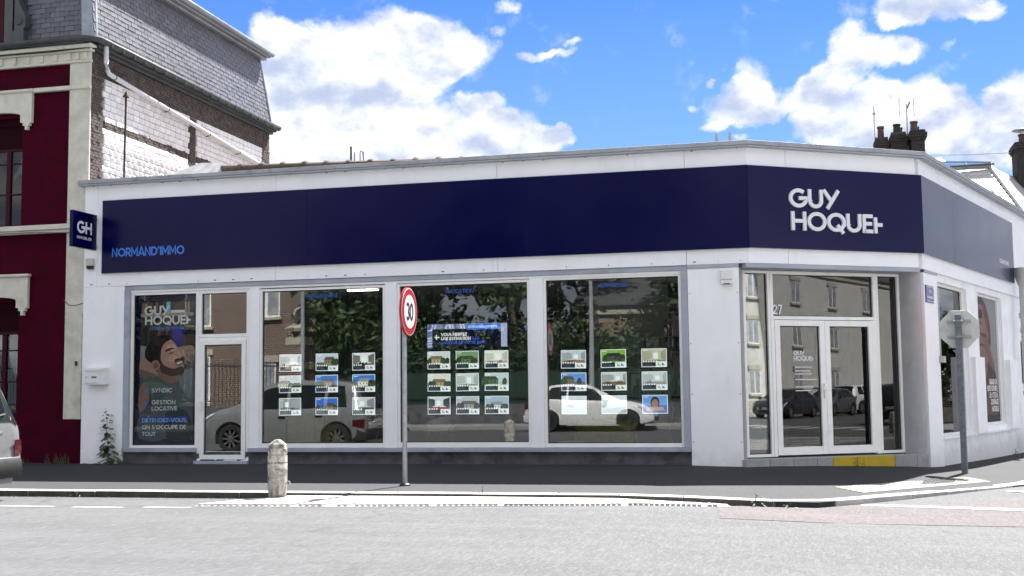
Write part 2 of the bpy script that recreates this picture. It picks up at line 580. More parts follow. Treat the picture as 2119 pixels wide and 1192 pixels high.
def RZ(x, y):
    """road level: falls a little towards the side street, rises across the carriageway"""
    return -0.115 - 0.04 * clamp(x + 1, 0, 2.2) - 0.014 * clamp(x - 1.2, 0, 3) + 0.012 * clamp(-5.45 - y, 0, 13)


def PZ(x, y):
    """pavement level"""
    return -0.045 * clamp(x + 1, 0, 5.5) - 0.008 * clamp(-y, 0, 6) + 0.045 * clamp((y + 1.5) / 2, 0, 1) * clamp(x + 0.5, 0, 1) * clamp((3.2 - x) / 0.6, 0, 1)


def asphalt(name, col, var, spark, patch, crack=0.0, seam=None):
    m = bpy.data.materials.new(name)
    m.use_nodes = True
    t = m.node_tree
    b = t.nodes['Principled BSDF']
    co = N(t, 'ShaderNodeTexCoord').outputs['Object']
    k = lambda f: tuple(min(1, x * f) for x in col)
    n1 = NOISE(t, VM(t, 'MULTIPLY', co, (0.35, 1.3, 1)), 1.3, 6, 0.62)
    c = MIX(t, RAMP(t, n1, 0.3, 0.7), k(1 - var), k(1 + var))
    n2 = NOISE(t, co, 0.45, 4, 0.6)
    c = MIX(t, RAMP(t, n2, 0.45, 0.65, 0, patch), c, k(0.78))
    band = NOISE(t, VM(t, 'MULTIPLY', co, (0.06, 1.1, 1)), 1.0, 5, 0.6)
    c = MIX(t, RAMP(t, band, 0.35, 0.65, 0.5, 0), c, k(0.72))
    st = NOISE(t, co, 95, 3, 0.75)
    c = MIX(t, RAMP(t, st, 0.5, 0.72, 0, spark), c, k(1.9))
    st2 = NOISE(t, co, 60, 3, 0.75)
    c = MIX(t, RAMP(t, st2, 0.54, 0.74, 0, spark), c, k(0.5))
    for sc_, lo_, f_ in ((46, 0.48, 1.75), (52, 0.5, 0.5), (17, 0.5, 1.35), (19, 0.52, 0.66)):
        e_ = NOISE(t, VM(t, 'MULTIPLY_ADD', co, (1, 0.16, 1), (sc_, 3.0, 0)), sc_, 3, 0.7)
        c = MIX(t, RAMP(t, e_, lo_, lo_ + 0.2, 0, spark * 0.75), c, k(f_))
    g = NOISE(t, VM(t, 'MULTIPLY', co, (1, 2.2, 1)), 14, 5, 0.7)
    c = MIX(t, RAMP(t, g, 0.5, 0.75, 0, 0.35), c, k(0.72))
    if crack:
        v = N(t, 'ShaderNodeTexVoronoi', feature='DISTANCE_TO_EDGE')
        v.inputs['Scale'].default_value = 0.55
        w = VM(t, 'MULTIPLY_ADD', NOISE(t, co, 2.5, 5, 0.65, 0, 1), (0.5, 0.5, 0), co)
        t.links.new(w, v.inputs['Vector'])
        gate = RAMP(t, NOISE(t, co, 0.35, 2), 0.5, 0.6)
        c = MIX(t, M(t, 'MULTIPLY', RAMP(t, v.outputs[0], 0.004, 0.014, crack, 0), gate), c, k(0.35))
    t.links.new(c, b.inputs['Base Color'])
    b.inputs['Roughness'].default_value = 0.88
    b.inputs['Specular IOR Level'].default_value = 0.25
    bn = N(t, 'ShaderNodeBump')
    bn.inputs['Strength'].default_value = 0.55
    bn.inputs['Distance'].default_value = 0.012
    t.links.new(NOISE(t, co, 110, 4, 0.7), bn.inputs['Height'])
    t.links.new(bn.outputs[0], b.inputs['Normal'])
    MATS[name] = m
    return m


M_ROAD = asphalt('road asphalt', (0.086, 0.0885, 0.093), 0.12, 0.65, 0.7, 0.3)
M_PAVE = asphalt('pavement asphalt', (0.036, 0.0372, 0.042), 0.10, 0.4, 0.25)
M_RED = asphalt('red lane asphalt', (0.096, 0.084, 0.087), 0.12, 0.7, 0.5)
M_PAINT = pm('road paint', (0.42, 0.42, 0.41), 0.75, 0.15, 20, 0.3, 90, dirt=(0.2, 0.2, 0.2), dscale=6, damt=0.8)
M_KERB = pm('granite kerb', (0.36, 0.355, 0.34), 0.8, 0.14, 9, 0.35, 70, dirt=(0.2, 0.19, 0.17), dscale=2.5, damt=0.6, rnd=0.12, fine=0.35)
M_KFACE = pm('shade-dark kerb face', (0.07, 0.064, 0.056), 0.9, 0.4, 6, 0.5, 60, dirt=(0.02, 0.018, 0.015), dscale=3, damt=0.8, fine=0.3)  # shade on the road side of the kerb, put into the stone colour
M_RAMP = pm('ramp concrete', (0.44, 0.41, 0.395), 0.85, 0.18, 5, 0.5, 80, dirt=(0.2, 0.19, 0.18), dscale=2.0, damt=0.7, fine=0.4)
M_EARTH = pm('gutter dirt', (0.075, 0.066, 0.052), 0.95, 0.35, 14, 0.8, 60)
M_FIELD = pm('far ground', (0.2, 0.2, 0.17), 0.9, 0.2, 0.2)

g = MB()
g.quad((-900, -900, -0.75), (900, -900, -0.75), (900, 900, -0.75), (-900, 900, -0.75))
tag(g.build('ground', M_FIELD), kind='structure')

xs = [-90, -60, -40, -25] + [-20 + i for i in range(41)] + [24, 30, 40, 60, 90, 140]
ys = [-18.5, -17.5, -16, -14.5, -13, -12, -11, -10, -9, -8, -7, -6.2, -5.45, -4, -2, 0, 2, 5, 10, 20, 40, 80]
g = MB()
v = [(x, y, RZ(x, y)) for y in ys for x in xs]
nx = len(xs)
g.add(v, [(j * nx + i, j * nx + i + 1, (j + 1) * nx + i + 1, (j + 1) * nx + i) for j in range(len(ys) - 1) for i in range(nx - 1)])
road = tag(g.build('road', M_ROAD), kind='structure')

# near pavement: strip between the kerb line and the walls
KERB = [(-70, -5.45), (-30, -5.45), (-16, -5.45), (-10, -5.45), (-6, -5.45), (-3, -5.42), (-1.2, -5.4), (-0.2, -5.32), (0.5, -5.25), (0.95, -5.1), (1.5, -4.3), (2.2, -3.25), (3.0, -2.0), (3.8, -0.8), (4.75, 1.8), (7.6, 9.7), (18, 39)]
WALL = [(-70, 0.3), (-30, 0.3), (-16, 0.3), (-10, 0.3), (-6, 0.3), (-3, 0.3), (-1.2, 0.3), (-0.6, 0.4), (-0.2, 0.6), (0.3, 0.8), (0.9, 1.1), (1.5, 1.5), (2.1, 1.8), (2.6, 2.2), (2.9, 2.9), (5.3, 9.9), (15.7, 39.2)]
g = MB()
n = len(KERB)
rows = 6
v = []
for j in range(rows + 1):
    for (kx, ky), (wx, wy) in zip(KERB, WALL):
        x, y = kx + (wx - kx) * j / rows, ky + (wy - ky) * j / rows
        v.append((x, y, PZ(x, y)))
f = [(j * n + i, j * n + i + 1, (j + 1) * n + i + 1, (j + 1) * n + i) for j in range(rows) for i in range(n - 1)]
base = len(v)
v += [(x, y, RZ(x, y) - 0.1) for x, y in KERB]
f += [(base + i, base + i + 1, i + 1, i) for i in range(n - 1)]
g.add(v, f)
pavement = tag(g.build('pavement', M_PAVE), kind='structure')

# kerb stones, one by one
def along(line, s):
    for (ax, ay), (bx, by) in zip(line, line[1:]):
        l = math.hypot(bx - ax, by - ay)
        if s <= l:
            return ax + (bx - ax) * s / l, ay + (by - ay) * s / l
        s -= l
    return line[-1]


kl = [(x, y) for x, y in KERB if -16 <= x <= 7.7]
total = sum(math.hypot(b[0] - a[0], b[1] - a[1]) for a, b in zip(kl, kl[1:]))
s = 0.0
while s < total - 0.4:
    L = random.choice((0.98, 1.0, 1.02, 0.74)) if s < 15.5 else 0.85
    a, b = along(kl, s + 0.006), along(kl, min(total, s + L - 0.006))
    d = Vector((b[0] - a[0], b[1] - a[1])).normalized()
    nrm = Vector((d.y, -d.x))                                   # towards the road
    w0, w1 = 0.012 + random.uniform(-0.004, 0.004), -0.2
    mid = ((a[0] + b[0]) / 2, (a[1] + b[1]) / 2)
    dz = random.uniform(0.002, 0.009)
    low = 0.035 if mid[0] > 1.1 else 0.0                        # dropped kerb at the crossing
    k = MB()
    pts = []
    for p in (a, b):
        z = PZ(*mid) + (PZ(*p) - PZ(*mid)) + dz
        o_ = Vector((p[0], p[1])) + nrm * w0
        i_ = Vector((p[0], p[1])) + nrm * w1
        pts += [(o_.x, o_.y, RZ(o_.x, o_.y) - 0.08), (o_.x, o_.y, z), (i_.x, i_.y, z + 0.004), (i_.x, i_.y, z - 0.15)]
    k.add(pts, [(1, 5, 6, 2), (2, 6, 7, 3), (0, 3, 7, 4), (0, 1, 2, 3), (4, 7, 6, 5)])
    k.add([], [])
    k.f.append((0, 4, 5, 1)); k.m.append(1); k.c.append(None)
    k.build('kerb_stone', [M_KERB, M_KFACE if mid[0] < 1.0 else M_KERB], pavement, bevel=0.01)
    s += L

# ribbed ramp laid against the kerb
RAMP_IN = [(-5.35, -5.475), (-4, -5.47), (-2.6, -5.455), (-1.3, -5.44), (-0.05, -5.37)]
RAMP_OUT = [(-5.95, -6.75), (-4.2, -6.55), (-2.66, -6.28), (-1.34, -6.05), (-0.0, -5.5)]
rise = [0.035, 0.04, 0.04, 0.035, 0.012]
g = MB()
v = []
for (ix, iy), (ox, oy), h in zip(RAMP_IN, RAMP_OUT, rise):
    for u in (0, 0.35, 1.0):
        x, y = ix + (ox - ix) * u, iy + (oy - iy) * u
        v.append((x, y, RZ(x, y) + (h * (1 - u * 0.86) + 0.008 if u < 1 else 0.006)))
    v.append((ox, oy, RZ(ox, oy) - 0.03))
f = [(4 * i + j, 4 * i + j + 1, 4 * i + j + 5, 4 * i + j + 4) for i in range(4) for j in range(3)]
f += [(0, 3, 2, 1)]
g.add(v, f)
ramp = tag(g.build('kerb_ramp', M_RAMP), 'low pale concrete ramp with ribs laid against the kerb', 'ramp')
g = MB()
u0 = 0.0
NR = 92
for i in range(NR):
    tt = (i + 0.5) / NR * 3.9
    k = int(tt)
    fr = tt - k
    lerp = lambda A: (A[k][0] + (A[k + 1][0] - A[k][0]) * fr, A[k][1] + (A[k + 1][1] - A[k][1]) * fr)
    (ix, iy), (ox, oy) = lerp(RAMP_IN), lerp(RAMP_OUT)
    if random.random() < 0.1:
        continue
    a, b = 0.4 + random.uniform(-0.03, 0.03), 0.97
    P = [(ix + (ox - ix) * q, iy + (oy - iy) * q) for q in (a, b)]
    h = 0.022
    hw = 0.021
    hh = rise[k] + (rise[k + 1] - rise[k]) * fr
    vv = []
    for (x, y), q in zip(P, (a, b)):
        z = RZ(x, y) + hh * (1 - q * 0.86)
        vv += [(x - hw, y, z - 0.01), (x - hw, y, z + h), (x + hw, y, z + h), (x + hw, y, z - 0.01)]
    g.add(vv, [(0, 4, 5, 1), (1, 5, 6, 2), (2, 6, 7, 3), (0, 1, 2, 3), (4, 7, 6, 5)])
g.build('rib', M_RAMP, ramp, kind='stuff')


def lay(name, poly_, mat, fn, lift, parent, sub=1):
    """a thin coat on the ground"""
    g = MB()
    (a, b, c, d) = poly_
    v = []
    nn = sub
    for j in range(nn + 1):
        for i in range(nn + 1):
            u, w = i / nn, j / nn
            x = (a[0] * (1 - u) + b[0] * u) * (1 - w) + (d[0] * (1 - u) + c[0] * u) * w
            y = (a[1] * (1 - u) + b[1] * u) * (1 - w) + (d[1] * (1 - u) + c[1] * u) * w
            v.append((x, y, fn(x, y) + lift))
    g.add(v, [(j * (nn + 1) + i, j * (nn + 1) + i + 1, (j + 1) * (nn + 1) + i + 1, (j + 1) * (nn + 1) + i) for j in range(nn) for i in range(nn)])
    return g.build(name, mat, parent)


for x0, x1, y in ((-8.9, -7.6, -6.98), (-7.33, -6.7, -7.0), (-6.46, -5.9, -6.92), (-10.4, -9.2, -6.97)):
    lay('parking_dash', [(x0, y - 0.06), (x1, y - 0.04), (x1, y + 0.05), (x0, y + 0.04)], M_PAINT, RZ, 0.004, road)
lay('red_lane', [(-0.15, -5.5), (0.0, -6.96), (14, -5.6), (14, 3.0)], M_RED, RZ, 0.004, road, 12)
bpy.data.objects['red_lane'].location.z = 0.0
lay('lane_line', [(1.42, -4.62), (3.16, -4.86), (9, -5.0), (1.48, -4.45)], M_PAINT, RZ, 0.009, road, 6)
lay('lane_line', [(3.36, -1.95), (3.6, -2.15), (6.5, -1.2), (6.5, -0.6)], M_PAINT, RZ, 0.009, road, 3)
# zebra crossings down the street to the right
for i in range(8):
    x0 = 8.2 + i * 1.15
    lay('zebra_stripe', [(x0, -6.6), (x0 + 0.55, -6.6), (x0 + 1.6, -3.4), (x0 + 1.05, -3.4)], M_PAINT, RZ, 0.009, road)
for i in range(10):
    y0 = -16.6 + i * 1.0
    lay('zebra_stripe', [(24.2, y0), (27.2, y0), (27.2, y0 + 0.5), (24.2, y0 + 0.5)], M_PAINT, RZ, 0.006, road)

# tactile paving at the crossing: a slab with rows of studs
g = MB()
T = [(1.2, -2.95), (1.44, -3.6), (3.31, -0.55), (3.08, 0.35)]
TQ = [(1.16, -2.9), (1.5, -3.55), (3.38, -0.55), (3.1, 0.1)]
v = [(x, y, PZ(x, y) + 0.006) for x, y in TQ]
g.add(v + [(x, y, PZ(x, y) - 0.02) for x, y in TQ], [(0, 1, 2, 3), (0, 4, 5, 1), (1, 5, 6, 2), (2, 6, 7, 3), (3, 7, 4, 0)])
M_TACT = pm('tactile slab', (0.2, 0.19, 0.165), 0.8, 0.15, 8, 0.3, 80, dirt=(0.15, 0.15, 0.14), dscale=4, damt=0.6)
slab_ = tag(g.build('tactile_slab', M_TACT, pavement))
g = MB()
for i in range(38):
    for j in range(5):
        u, w = (i + 0.5) / 38, (j + 0.5) / 5
        x = (TQ[0][0] * (1 - u) + TQ[3][0] * u) * (1 - w) + (TQ[1][0] * (1 - u) + TQ[2][0] * u) * w
        y = (TQ[0][1] * (1 - u) + TQ[3][1] * u) * (1 - w) + (TQ[1][1] * (1 - u) + TQ[2][1] * u) * w
        g.lathe([(0.018, 0), (0.014, 0.007)], 6, (x, y, PZ(x, y) + 0.005))
g.build('stud', M_TACT, slab_, kind='stuff')

# dirt and moss gathered along the wall foot and in the gutter
g = MB()
for i in range(420):
    if i % 2:
        x = random.uniform(-12, 0.8)
        y = -5.49 - abs(random.gauss(0, 0.03)) if x < -5.6 or x > 0 else -5.47
        z = RZ(x, y)
    else:
        x = random.uniform(-13, -1)
        y = 0.03 - abs(random.gauss(0, 0.035))
        z = PZ(x, y)
    r = random.uniform(0.006, 0.022)
    g.lathe([(r, 0), (r * 0.8, r * 0.3), (r * 0.2, r * 0.5)], 6, (x, y, z))
tag(g.build('gutter_dirt', M_EARTH), 'dark dirt gathered along the wall foot and gutter', 'dirt', kind='stuff')

# the far side of the street
g = MB()
v = [(x, y, RZ(x, -18.5) + 0.1) for y in (-18.5, -60) for x in (-90, -30, -1, 1, 3.5, 30, 140)]
g.add(v + [(x, -18.5, RZ(x, -18.5) - 0.05) for x in (-90, -30, -1, 1, 3.5, 30, 140)],
      [(7 + i, 7 + i + 1, i + 1, i) for i in range(6)] + [(i, i + 1, 14 + i + 1, 14 + i) for i in range(6)])
M_OPAVE = pm('pale concrete paving', (0.26, 0.255, 0.245), 0.9, 0.15, 1.5, 0.3, 60, dirt=(0.15, 0.145, 0.14), dscale=0.8, damt=0.5)
tag(g.build('opposite_pavement', M_OPAVE), kind='structure')

# ------------------------------------------------------------------ the estate agency: one storey, three faces
A1, A2 = rad(33.514), rad(70.527)
BX, BY = 2.7445, 1.8175


def FRONT(u, d, z):
    return (u, d, z)


def ENT(u, d, z):
    """corner face: u along it, d inwards"""
    return (u * math.cos(A1) - d * math.sin(A1), u * math.sin(A1) + d * math.cos(A1), z)


def RGT(u, d, z):
    """side-street face"""
    return (BX + u * math.cos(A2) - d * math.sin(A2), BY + u * math.sin(A2) + d * math.cos(A2), z)


M_WHITE = pm('white cladding', (0.9, 0.91, 0.935), 0.42, 0.03, 1.2, 0.08, 30, dirt=(0.65, 0.65, 0.66), dscale=1.4, damt=0.2, spec=0.4, streak=0.11)
M_WALLW = pm('white render', (0.9, 0.91, 0.935), 0.8, 0.05, 2.0, 0.25, 70, dirt=(0.5, 0.5, 0.5), dscale=0.9, damt=0.25, streak=0.2)
M_UPVC = pm('white frame', (0.88, 0.88, 0.87), 0.35, 0.03, 3.0, 0, dirt=(0.5, 0.48, 0.42), dscale=3.0, damt=0.2)
M_STRIP = pm('grey blue trim', (0.36, 0.39, 0.46), 0.5, 0.1, 2.0, 0.1, 40, dirt=(0.2, 0.2, 0.22), dscale=2.5, damt=0.5)
M_COPE = pm('zinc coping', (0.34, 0.35, 0.37), 0.55, 0.15, 1.6, 0.15, 40, metal=0.0, dirt=(0.1, 0.095, 0.085), dscale=2.2, damt=0.7)
M_PLINTH = pm('rough plinth', (0.085, 0.088, 0.098), 0.9, 0.3, 5, 0.9, 22, dirt=(0.02, 0.02, 0.026), dscale=1.8, damt=0.9)
M_COLUMN = pm('grey render', (0.4, 0.4, 0.41), 0.7, 0.08, 2.5, 0.2, 60, dirt=(0.26, 0.26, 0.26), dscale=1.6, damt=0.5)
M_TILE = pm('step tile', (0.3, 0.31, 0.32), 0.6, 0.1, 6, 0.1, 60, rnd=0.1, dirt=(0.14, 0.14, 0.14), dscale=3, damt=0.5)
M_YELLOW = pm('yellow paint', (0.5, 0.36, 0.012), 0.6, 0.08, 6, 0.1, 60, dirt=(0.25, 0.17, 0.02), dscale=4, damt=0.4)
M_BLACK = pm('black rubber', (0.012, 0.012, 0.013), 0.6, 0.1, 5)
M_STEEL = pm('brushed steel', (0.5, 0.5, 0.5), 0.35, 0.08, 8, metal=0.9)
M_GLASS = glass('shop glass', (0.87, 0.9, 0.89), 1.93, 0.0, 0.035)
M_GLASSP = glass('poster window glass', (0.93, 0.95, 0.95), 1.3, 0.0, 0.035)
M_NAVY = pm('navy sign panel', (0.0001, 0.0002, 0.046), 0.19, 0.05, 0.6)
M_NAVY.node_tree.nodes['Principled BSDF'].inputs['IOR'].default_value = 1.33
M_NAVYSIDE = M_NAVY
M_LETTER = pm('white letters', (0.72, 0.74, 0.78), 0.45, 0.02, 4)
M_BLUEL = pm('sky blue letters', (0.035, 0.2, 0.72), 0.45, 0.02, 4)
M_SCREW = pm('screw heads', (0.12, 0.12, 0.13), 0.5, 0.1, 5)
M_RTILE = pm('clay tile', (0.1, 0.072, 0.062), 0.85, 0.3, 6, 0.5, 60, dirt=(0.09, 0.085, 0.075), dscale=5, damt=0.7, rnd=0.25)

shop = thing('estate_agency', 'white single-storey estate agency with a chamfered corner entrance', 'building')

# fascia panels with open joints
def panel(u0, u1, z0, z1, F, m=M_WHITE, d0=0.0, d1=0.09, name='fascia_panel', bev=0.003):
    g = MB()
    g.box(u0 + 0.003, d0, z0 + 0.002, u1 - 0.003, d1, z1 - 0.002)
    return g.xf(F).build(name, m, shop, bevel=bev)


for a, b in ((-11.87, -11.6), (-11.6, -8.1), (-8.1, -4.1), (-4.1, -0.98), (-0.98, 0.0)):
    panel(a, b, 3.165, 5.04, FRONT)
for a, b in ((0.0, 0.72), (0.72, 3.23)):
    panel(a, b, 3.165, 5.04, ENT)
for a, b in ((0.03, 1.3), (1.3, 4.2), (4.2, 7.3), (7.3, 11.5), (11.5, 16)):
    panel(a, b, 3.15, 5.04, RGT)
panel(-11.87, -11.035, PZ(-11, 0) - 0.02, 3.165, FRONT, name='wall_panel')
panel(-0.975, -0.16, -0.05, 3.105, FRONT, name='wall_panel')
panel(0.06, 0.93, -0.25, 3.1, RGT, name='wall_panel')
# fixings along the panels
g = MB()
for i in range(34):
    u = -11.7 + i * 0.35
    for z in (3.2, 5.0):
        if random.random() < 0.8:
            g.box(u + random.uniform(-0.03, 0.03), -0.004, z, u + 0.018, 0.002, z + 0.018)
g.build('screw', M_SCREW, shop, kind='stuff')
g = MB()
for z in (0.35, 1.1, 1.9, 2.7):
    for u in (-0.95, -0.2):
        g.box(u, -0.004, z, u + 0.014, 0.002, z + 0.014)
g.build('screw', M_SCREW, shop, kind='stuff')

# coping on the wall head and the soffit strip under the fascia
CW = [((-11.95, 0.0), FRONT), ((0.0, 0.0), None), ((BX, BY), None), ((BX + 16 * math.cos(A2), BY + 16 * math.sin(A2)), None)]
line = [(-11.95, 0.0), (0.0, 0.0), (BX, BY), (BX + 16 * math.cos(A2), BY + 16 * math.sin(A2))]


def offset_line(line, d):
    """push a polyline outwards (towards the street) by d, mitred"""
    out = []
    for i, p in enumerate(line):
        ns = []
        if i:
            t_ = (Vector(p) - Vector(line[i - 1])).normalized()
            ns.append(Vector((t_.y, -t_.x)))
        if i < len(line) - 1:
            t_ = (Vector(line[i + 1]) - Vector(p)).normalized()
            ns.append(Vector((t_.y, -t_.x)))
        n_ = sum(ns, Vector((0, 0))) / len(ns)
        n_ = n_.normalized() / max(0.3, n_.normalized().dot(ns[0]))
        out.append(tuple(Vector(p) + n_ * d))
    return out


def ribbon3(name, d_out, d_in, z0, z1, mat, parent, bevel=0.0, ln=line):
    o_, i_ = offset_line(ln, d_out), offset_line(ln, -d_in)
    g = MB()
    k = len(ln)
    v = [(x, y, z) for x, y in o_ for z in (z0, z1)] + [(x, y, z) for x, y in i_ for z in (z0, z1)]
    f = []
    for j in range(k - 1):
        a, b = 2 * j, 2 * j + 2
        f += [(a, b, b + 1, a + 1), (a + 1, b + 1, 2 * k + b + 1, 2 * k + a + 1), (2 * k + a, 2 * k + a + 1, 2 * k + b + 1, 2 * k + b), (a, 2 * k + a, 2 * k + b, b)]
    f += [(0, 1, 2 * k + 1, 2 * k), (2 * k - 2, 4 * k - 2, 4 * k - 1, 2 * k - 1)]
    g.add(v, f)
    return g.build(name, mat, parent, bevel=bevel)


ribbon3('coping', 0.13, 0.3, 5.042, 5.112, M_COPE, shop, 0.006)
ribbon3('drip_edge', 0.115, 0.1, 5.012, 5.038, M_STRIP, shop)

# low tiled roof behind the coping; ridge tiles with collars along its edge
roof = MB()
rp = [(-11.9, 0.2, 5.0), (0.0, 0.2, 5.0), (2.55, 1.95, 5.0), (8.0, 17, 5.0), (2, 17, 5.0), (-11.9, 9.5, 5.0)]
top = [(-9.2, 0.9, 5.39), (-3.0, 0.95, 5.24), (-0.2, 1.1, 5.17), (1.0, 8, 5.3), (-3, 8, 5.5), (-9.2, 6, 5.6)]
roof.add(rp + top, [(0, 1, 7, 6), (1, 2, 8, 7), (2, 3, 9, 8), (3, 4, 10, 9), (4, 5, 11, 10), (5, 0, 6, 11), (6, 7, 8, 9, 10, 11)])
roof_o = roof.build('roof', M_RTILE, shop)
rt = MB()
rt.lathe([(0.075, 0), (0.07, 0.02), (0.07, 0.33), (0.095, 0.34), (0.1, 0.40), (0.085, 0.42)], 10, axis='x')
rt_mesh = None
L0, L1 = Vector((-9.5, 0.7, 5.335)), Vector((-1.1, 0.75, 5.105))
for i in range(20):
    p = L0 + (L1 - L0) * (i / 20)
    if rt_mesh is None:
        o = rt.build('ridge_tile', M_RTILE, roof_o, smooth=0.6)
        rt_mesh = o.data
        o.location = p
    else:
        o = inst('ridge_tile', rt_mesh, roof_o, p)
    o.rotation_euler = (random.uniform(-0.1, 0.1), 0.027 + random.uniform(-0.012, 0.012), random.uniform(-0.02, 0.02))
# ragged ends of the roof tiles under the ridge, showing over the coping
g = MB()
for i in range(58):
    x = -9.4 + i * 0.1
    z = 5.30 - (x + 9.4) * 0.0275
    if z > 5.13:
        g.lathe([(0.045, 0), (0.04, 0.3)], 7, (x, 0.36 + random.uniform(-0.03, 0.03), 5.09 + (z - 5.15) * 0.55), axis='y')
g.build('pan_tile', M_RTILE, roof_o, smooth=0.7, kind='stuff')
# lead flashing where the roof meets the neighbour's wall
M_LEAD = pm('lead flashing', (0.3, 0.31, 0.33), 0.6, 0.15, 4, dirt=(0.5, 0.5, 0.5), dscale=4, damt=0.5)
g = MB()
g.add([(-11.6, 0.6, 5.12), (-9.6, 0.5, 5.2), (-9.7, 0.9, 5.5), (-10.2, 1.2, 5.58), (-11.6, 1.2, 5.2)], [(0, 1, 2, 3, 4)])
g.add([(-9.75, 0.55, 5.2), (-9.45, 0.55, 5.24), (-9.5, 0.8, 5.44), (-9.7, 0.9, 5.5)], [(0, 1, 2, 3)])
g.build('flashing', M_LEAD, shop)
# ragged dark moss and grit on the coping of the side face
g = MB()
M_MOSS = pm('roof moss', (0.05, 0.046, 0.036), 0.95, 0.4, 9, 0.8, 50)
for i in range(90):
    u = random.uniform(0, 13)
    p = RGT(u, random.uniform(-0.08, 0.12), 5.11)
    r = random.uniform(0.03, 0.09)
    g.lathe([(r, -0.01), (r * 0.8, r * 0.35), (r * 0.2, r * 0.55)], 6, p)
for i in range(24):
    p = ENT(random.uniform(0, 3.2), random.uniform(-0.06, 0.12), 5.11)
    r = random.uniform(0.02, 0.04)
    g.lathe([(r, -0.01), (r * 0.8, r * 0.3), (r * 0.2, r * 0.5)], 6, p)
g.build('moss', M_MOSS, shop, kind='stuff')

# strip over the windows, plinth and sill of the main front
g = MB().box(-11.032, 0.025, 3.085, -0.978, 0.2, 3.162)
g.build('lintel_strip', M_STRIP, shop, bevel=0.004)
g = MB().box(-0.976, -0.012, 3.107, -0.162, 0.0, 3.163)
g.xf(FRONT).build('lintel_strip', M_STRIP, shop)
g = MB().box(-0.06, -0.012, 3.095, 3.24, 0.3, 3.163)
g.xf(ENT).build('lintel_strip', M_STRIP, shop)
g = MB().box(0.09, -0.012, 3.102, 0.93, 0.0, 3.15)
g.xf(RGT).build('lintel_strip', M_STRIP, shop)
g = MB()
v, f = [], []
NX = 90
for j, z in enumerate((-0.06, 0.05, 0.12, 0.2)):
    for i in range(NX + 1):
        v.append((-11.03 + 10.05 * i / NX, 0.05 + random.uniform(-0.012, 0.012) - (0.03 if z < 0 else 0), z))
f = [(j * (NX + 1) + i, j * (NX + 1) + i + 1, (j + 1) * (NX + 1) + i + 1, (j + 1) * (NX + 1) + i) for j in range(3) for i in range(NX)]
g.add(v, f).build('plinth', M_PLINTH, shop, smooth=True)
for a, b in ((-11.032, -9.6), (-8.6, -5.2), (-5.2, -0.978)):
    MB().box(a + 0.002, -0.03, 0.203, b - 0.002, 0.2, 0.268).build('sill', M_STRIP, shop, bevel=0.005)
# reveals
MB().box(-11.033, 0.003, 0.27, -10.935, 0.2, 3.083).build('reveal', M_STRIP, shop)
MB().box(-1.082, 0.003, 0.27, -0.978, 0.2, 3.083).build('reveal', M_STRIP, shop, bevel=0.004)


def window(name, u0, u1, z0, z1, F, d=0.06, dep=0.09, bar=0.05, pane=M_GLASS, parent=None, gl=True, bot=None, beads=True):
    """frame of four mitred bars, rubber bead, pane"""
    parent = parent or shop
    bot = bot or bar
    w = thing_part(name, parent)
    g = MB()
    g.box(u0, d, z0, u0 + bar, d + dep, z1)
    g.box(u1 - bar, d, z0, u1, d + dep, z1)
    g.box(u0 + bar, d + 0.002, z1 - bar, u1 - bar, d + dep, z1)
    g.box(u0 + bar, d + 0.002, z0, u1 - bar, d + dep, z0 + bot)
    fr = g.xf(F).build('frame', M_UPVC, w, bevel=0.004)
    if beads:
        g = MB()
        q = 0.012
        a, b, c, e = u0 + bar, u1 - bar, z0 + bot, z1 - bar
        dd = d + dep * 0.55 - 0.008
        g.box(a, dd, c, a + q, dd + 0.03, e)
        g.box(b - q, dd, c, b, dd + 0.03, e)
        g.box(a + q, dd, e - q, b - q, dd + 0.03, e)
        g.box(a + q, dd, c, b - q, dd + 0.03, c + q)
        g.xf(F).build('gasket', M_BLACK, w)
    if gl:
        g = MB().box(u0 + bar + 0.004, d + dep * 0.55, z0 + bot + 0.004, u1 - bar - 0.004, d + dep * 0.55 + 0.012, z1 - bar - 0.004)
        g.xf(F).build('pane', pane, w)
    return w


def thing_part(name, parent):
    o = bpy.data.objects.new(name, None)
    o.empty_display_size = 0.1
    COL.objects.link(o)
    o.parent = parent
    return o


window('poster_window', -10.932, -9.603, 0.272, 3.04, FRONT, bar=0.046, pane=M_GLASSP)
window('shop_window', -8.42, -6.106, 0.272, 3.025, FRONT, bar=0.042, bot=0.075)
window('shop_window', -5.889, -3.576, 0.272, 3.036, FRONT, bar=0.046, bot=0.085)
window('shop_window', -3.35, -1.084, 0.272, 3.05, FRONT, bar=0.046, bot=0.066)
for a, b in ((-8.612, -8.422), (-6.104, -5.891), (-3.574, -3.352)):
    MB().box(a, 0.042, 0.27, b, 0.16, 3.083).build('mullion', M_WHITE, shop, bevel=0.004)
MB().box(-10.933, 0.045, 3.042, -1.084, 0.16, 3.083).build('head_rail', M_UPVC, shop)
# side door with a light above
window('transom_light', -9.6, -8.615, 2.205, 3.04, FRONT, bar=0.058)
door = window('side_door', -9.6, -8.615, 0.05, 2.2, FRONT, d=0.05, bar=0.05, gl=False, beads=False)
leaf = window('door_leaf', -9.545, -8.672, 0.075, 2.15, FRONT, d=0.035, dep=0.08, bar=0.078, parent=door)
for ch in list(leaf.children):
    ch.parent = door
bpy.data.objects.remove(leaf)
g = MB()
g.box(-9.535, 0.0, 0.93, -9.5, 0.035, 1.12)
g.box(-9.53, -0.045, 1.075, -9.512, 0.0, 1.093)
g.box(-9.53, -0.06, 1.073, -9.4, -0.043, 1.095)
g.build('handle', M_UPVC, door, bevel=0.004)
MB().box(-9.62, -0.03, -0.01, -8.6, 0.16, 0.048).build('threshold', M_STRIP, shop, bevel=0.005)

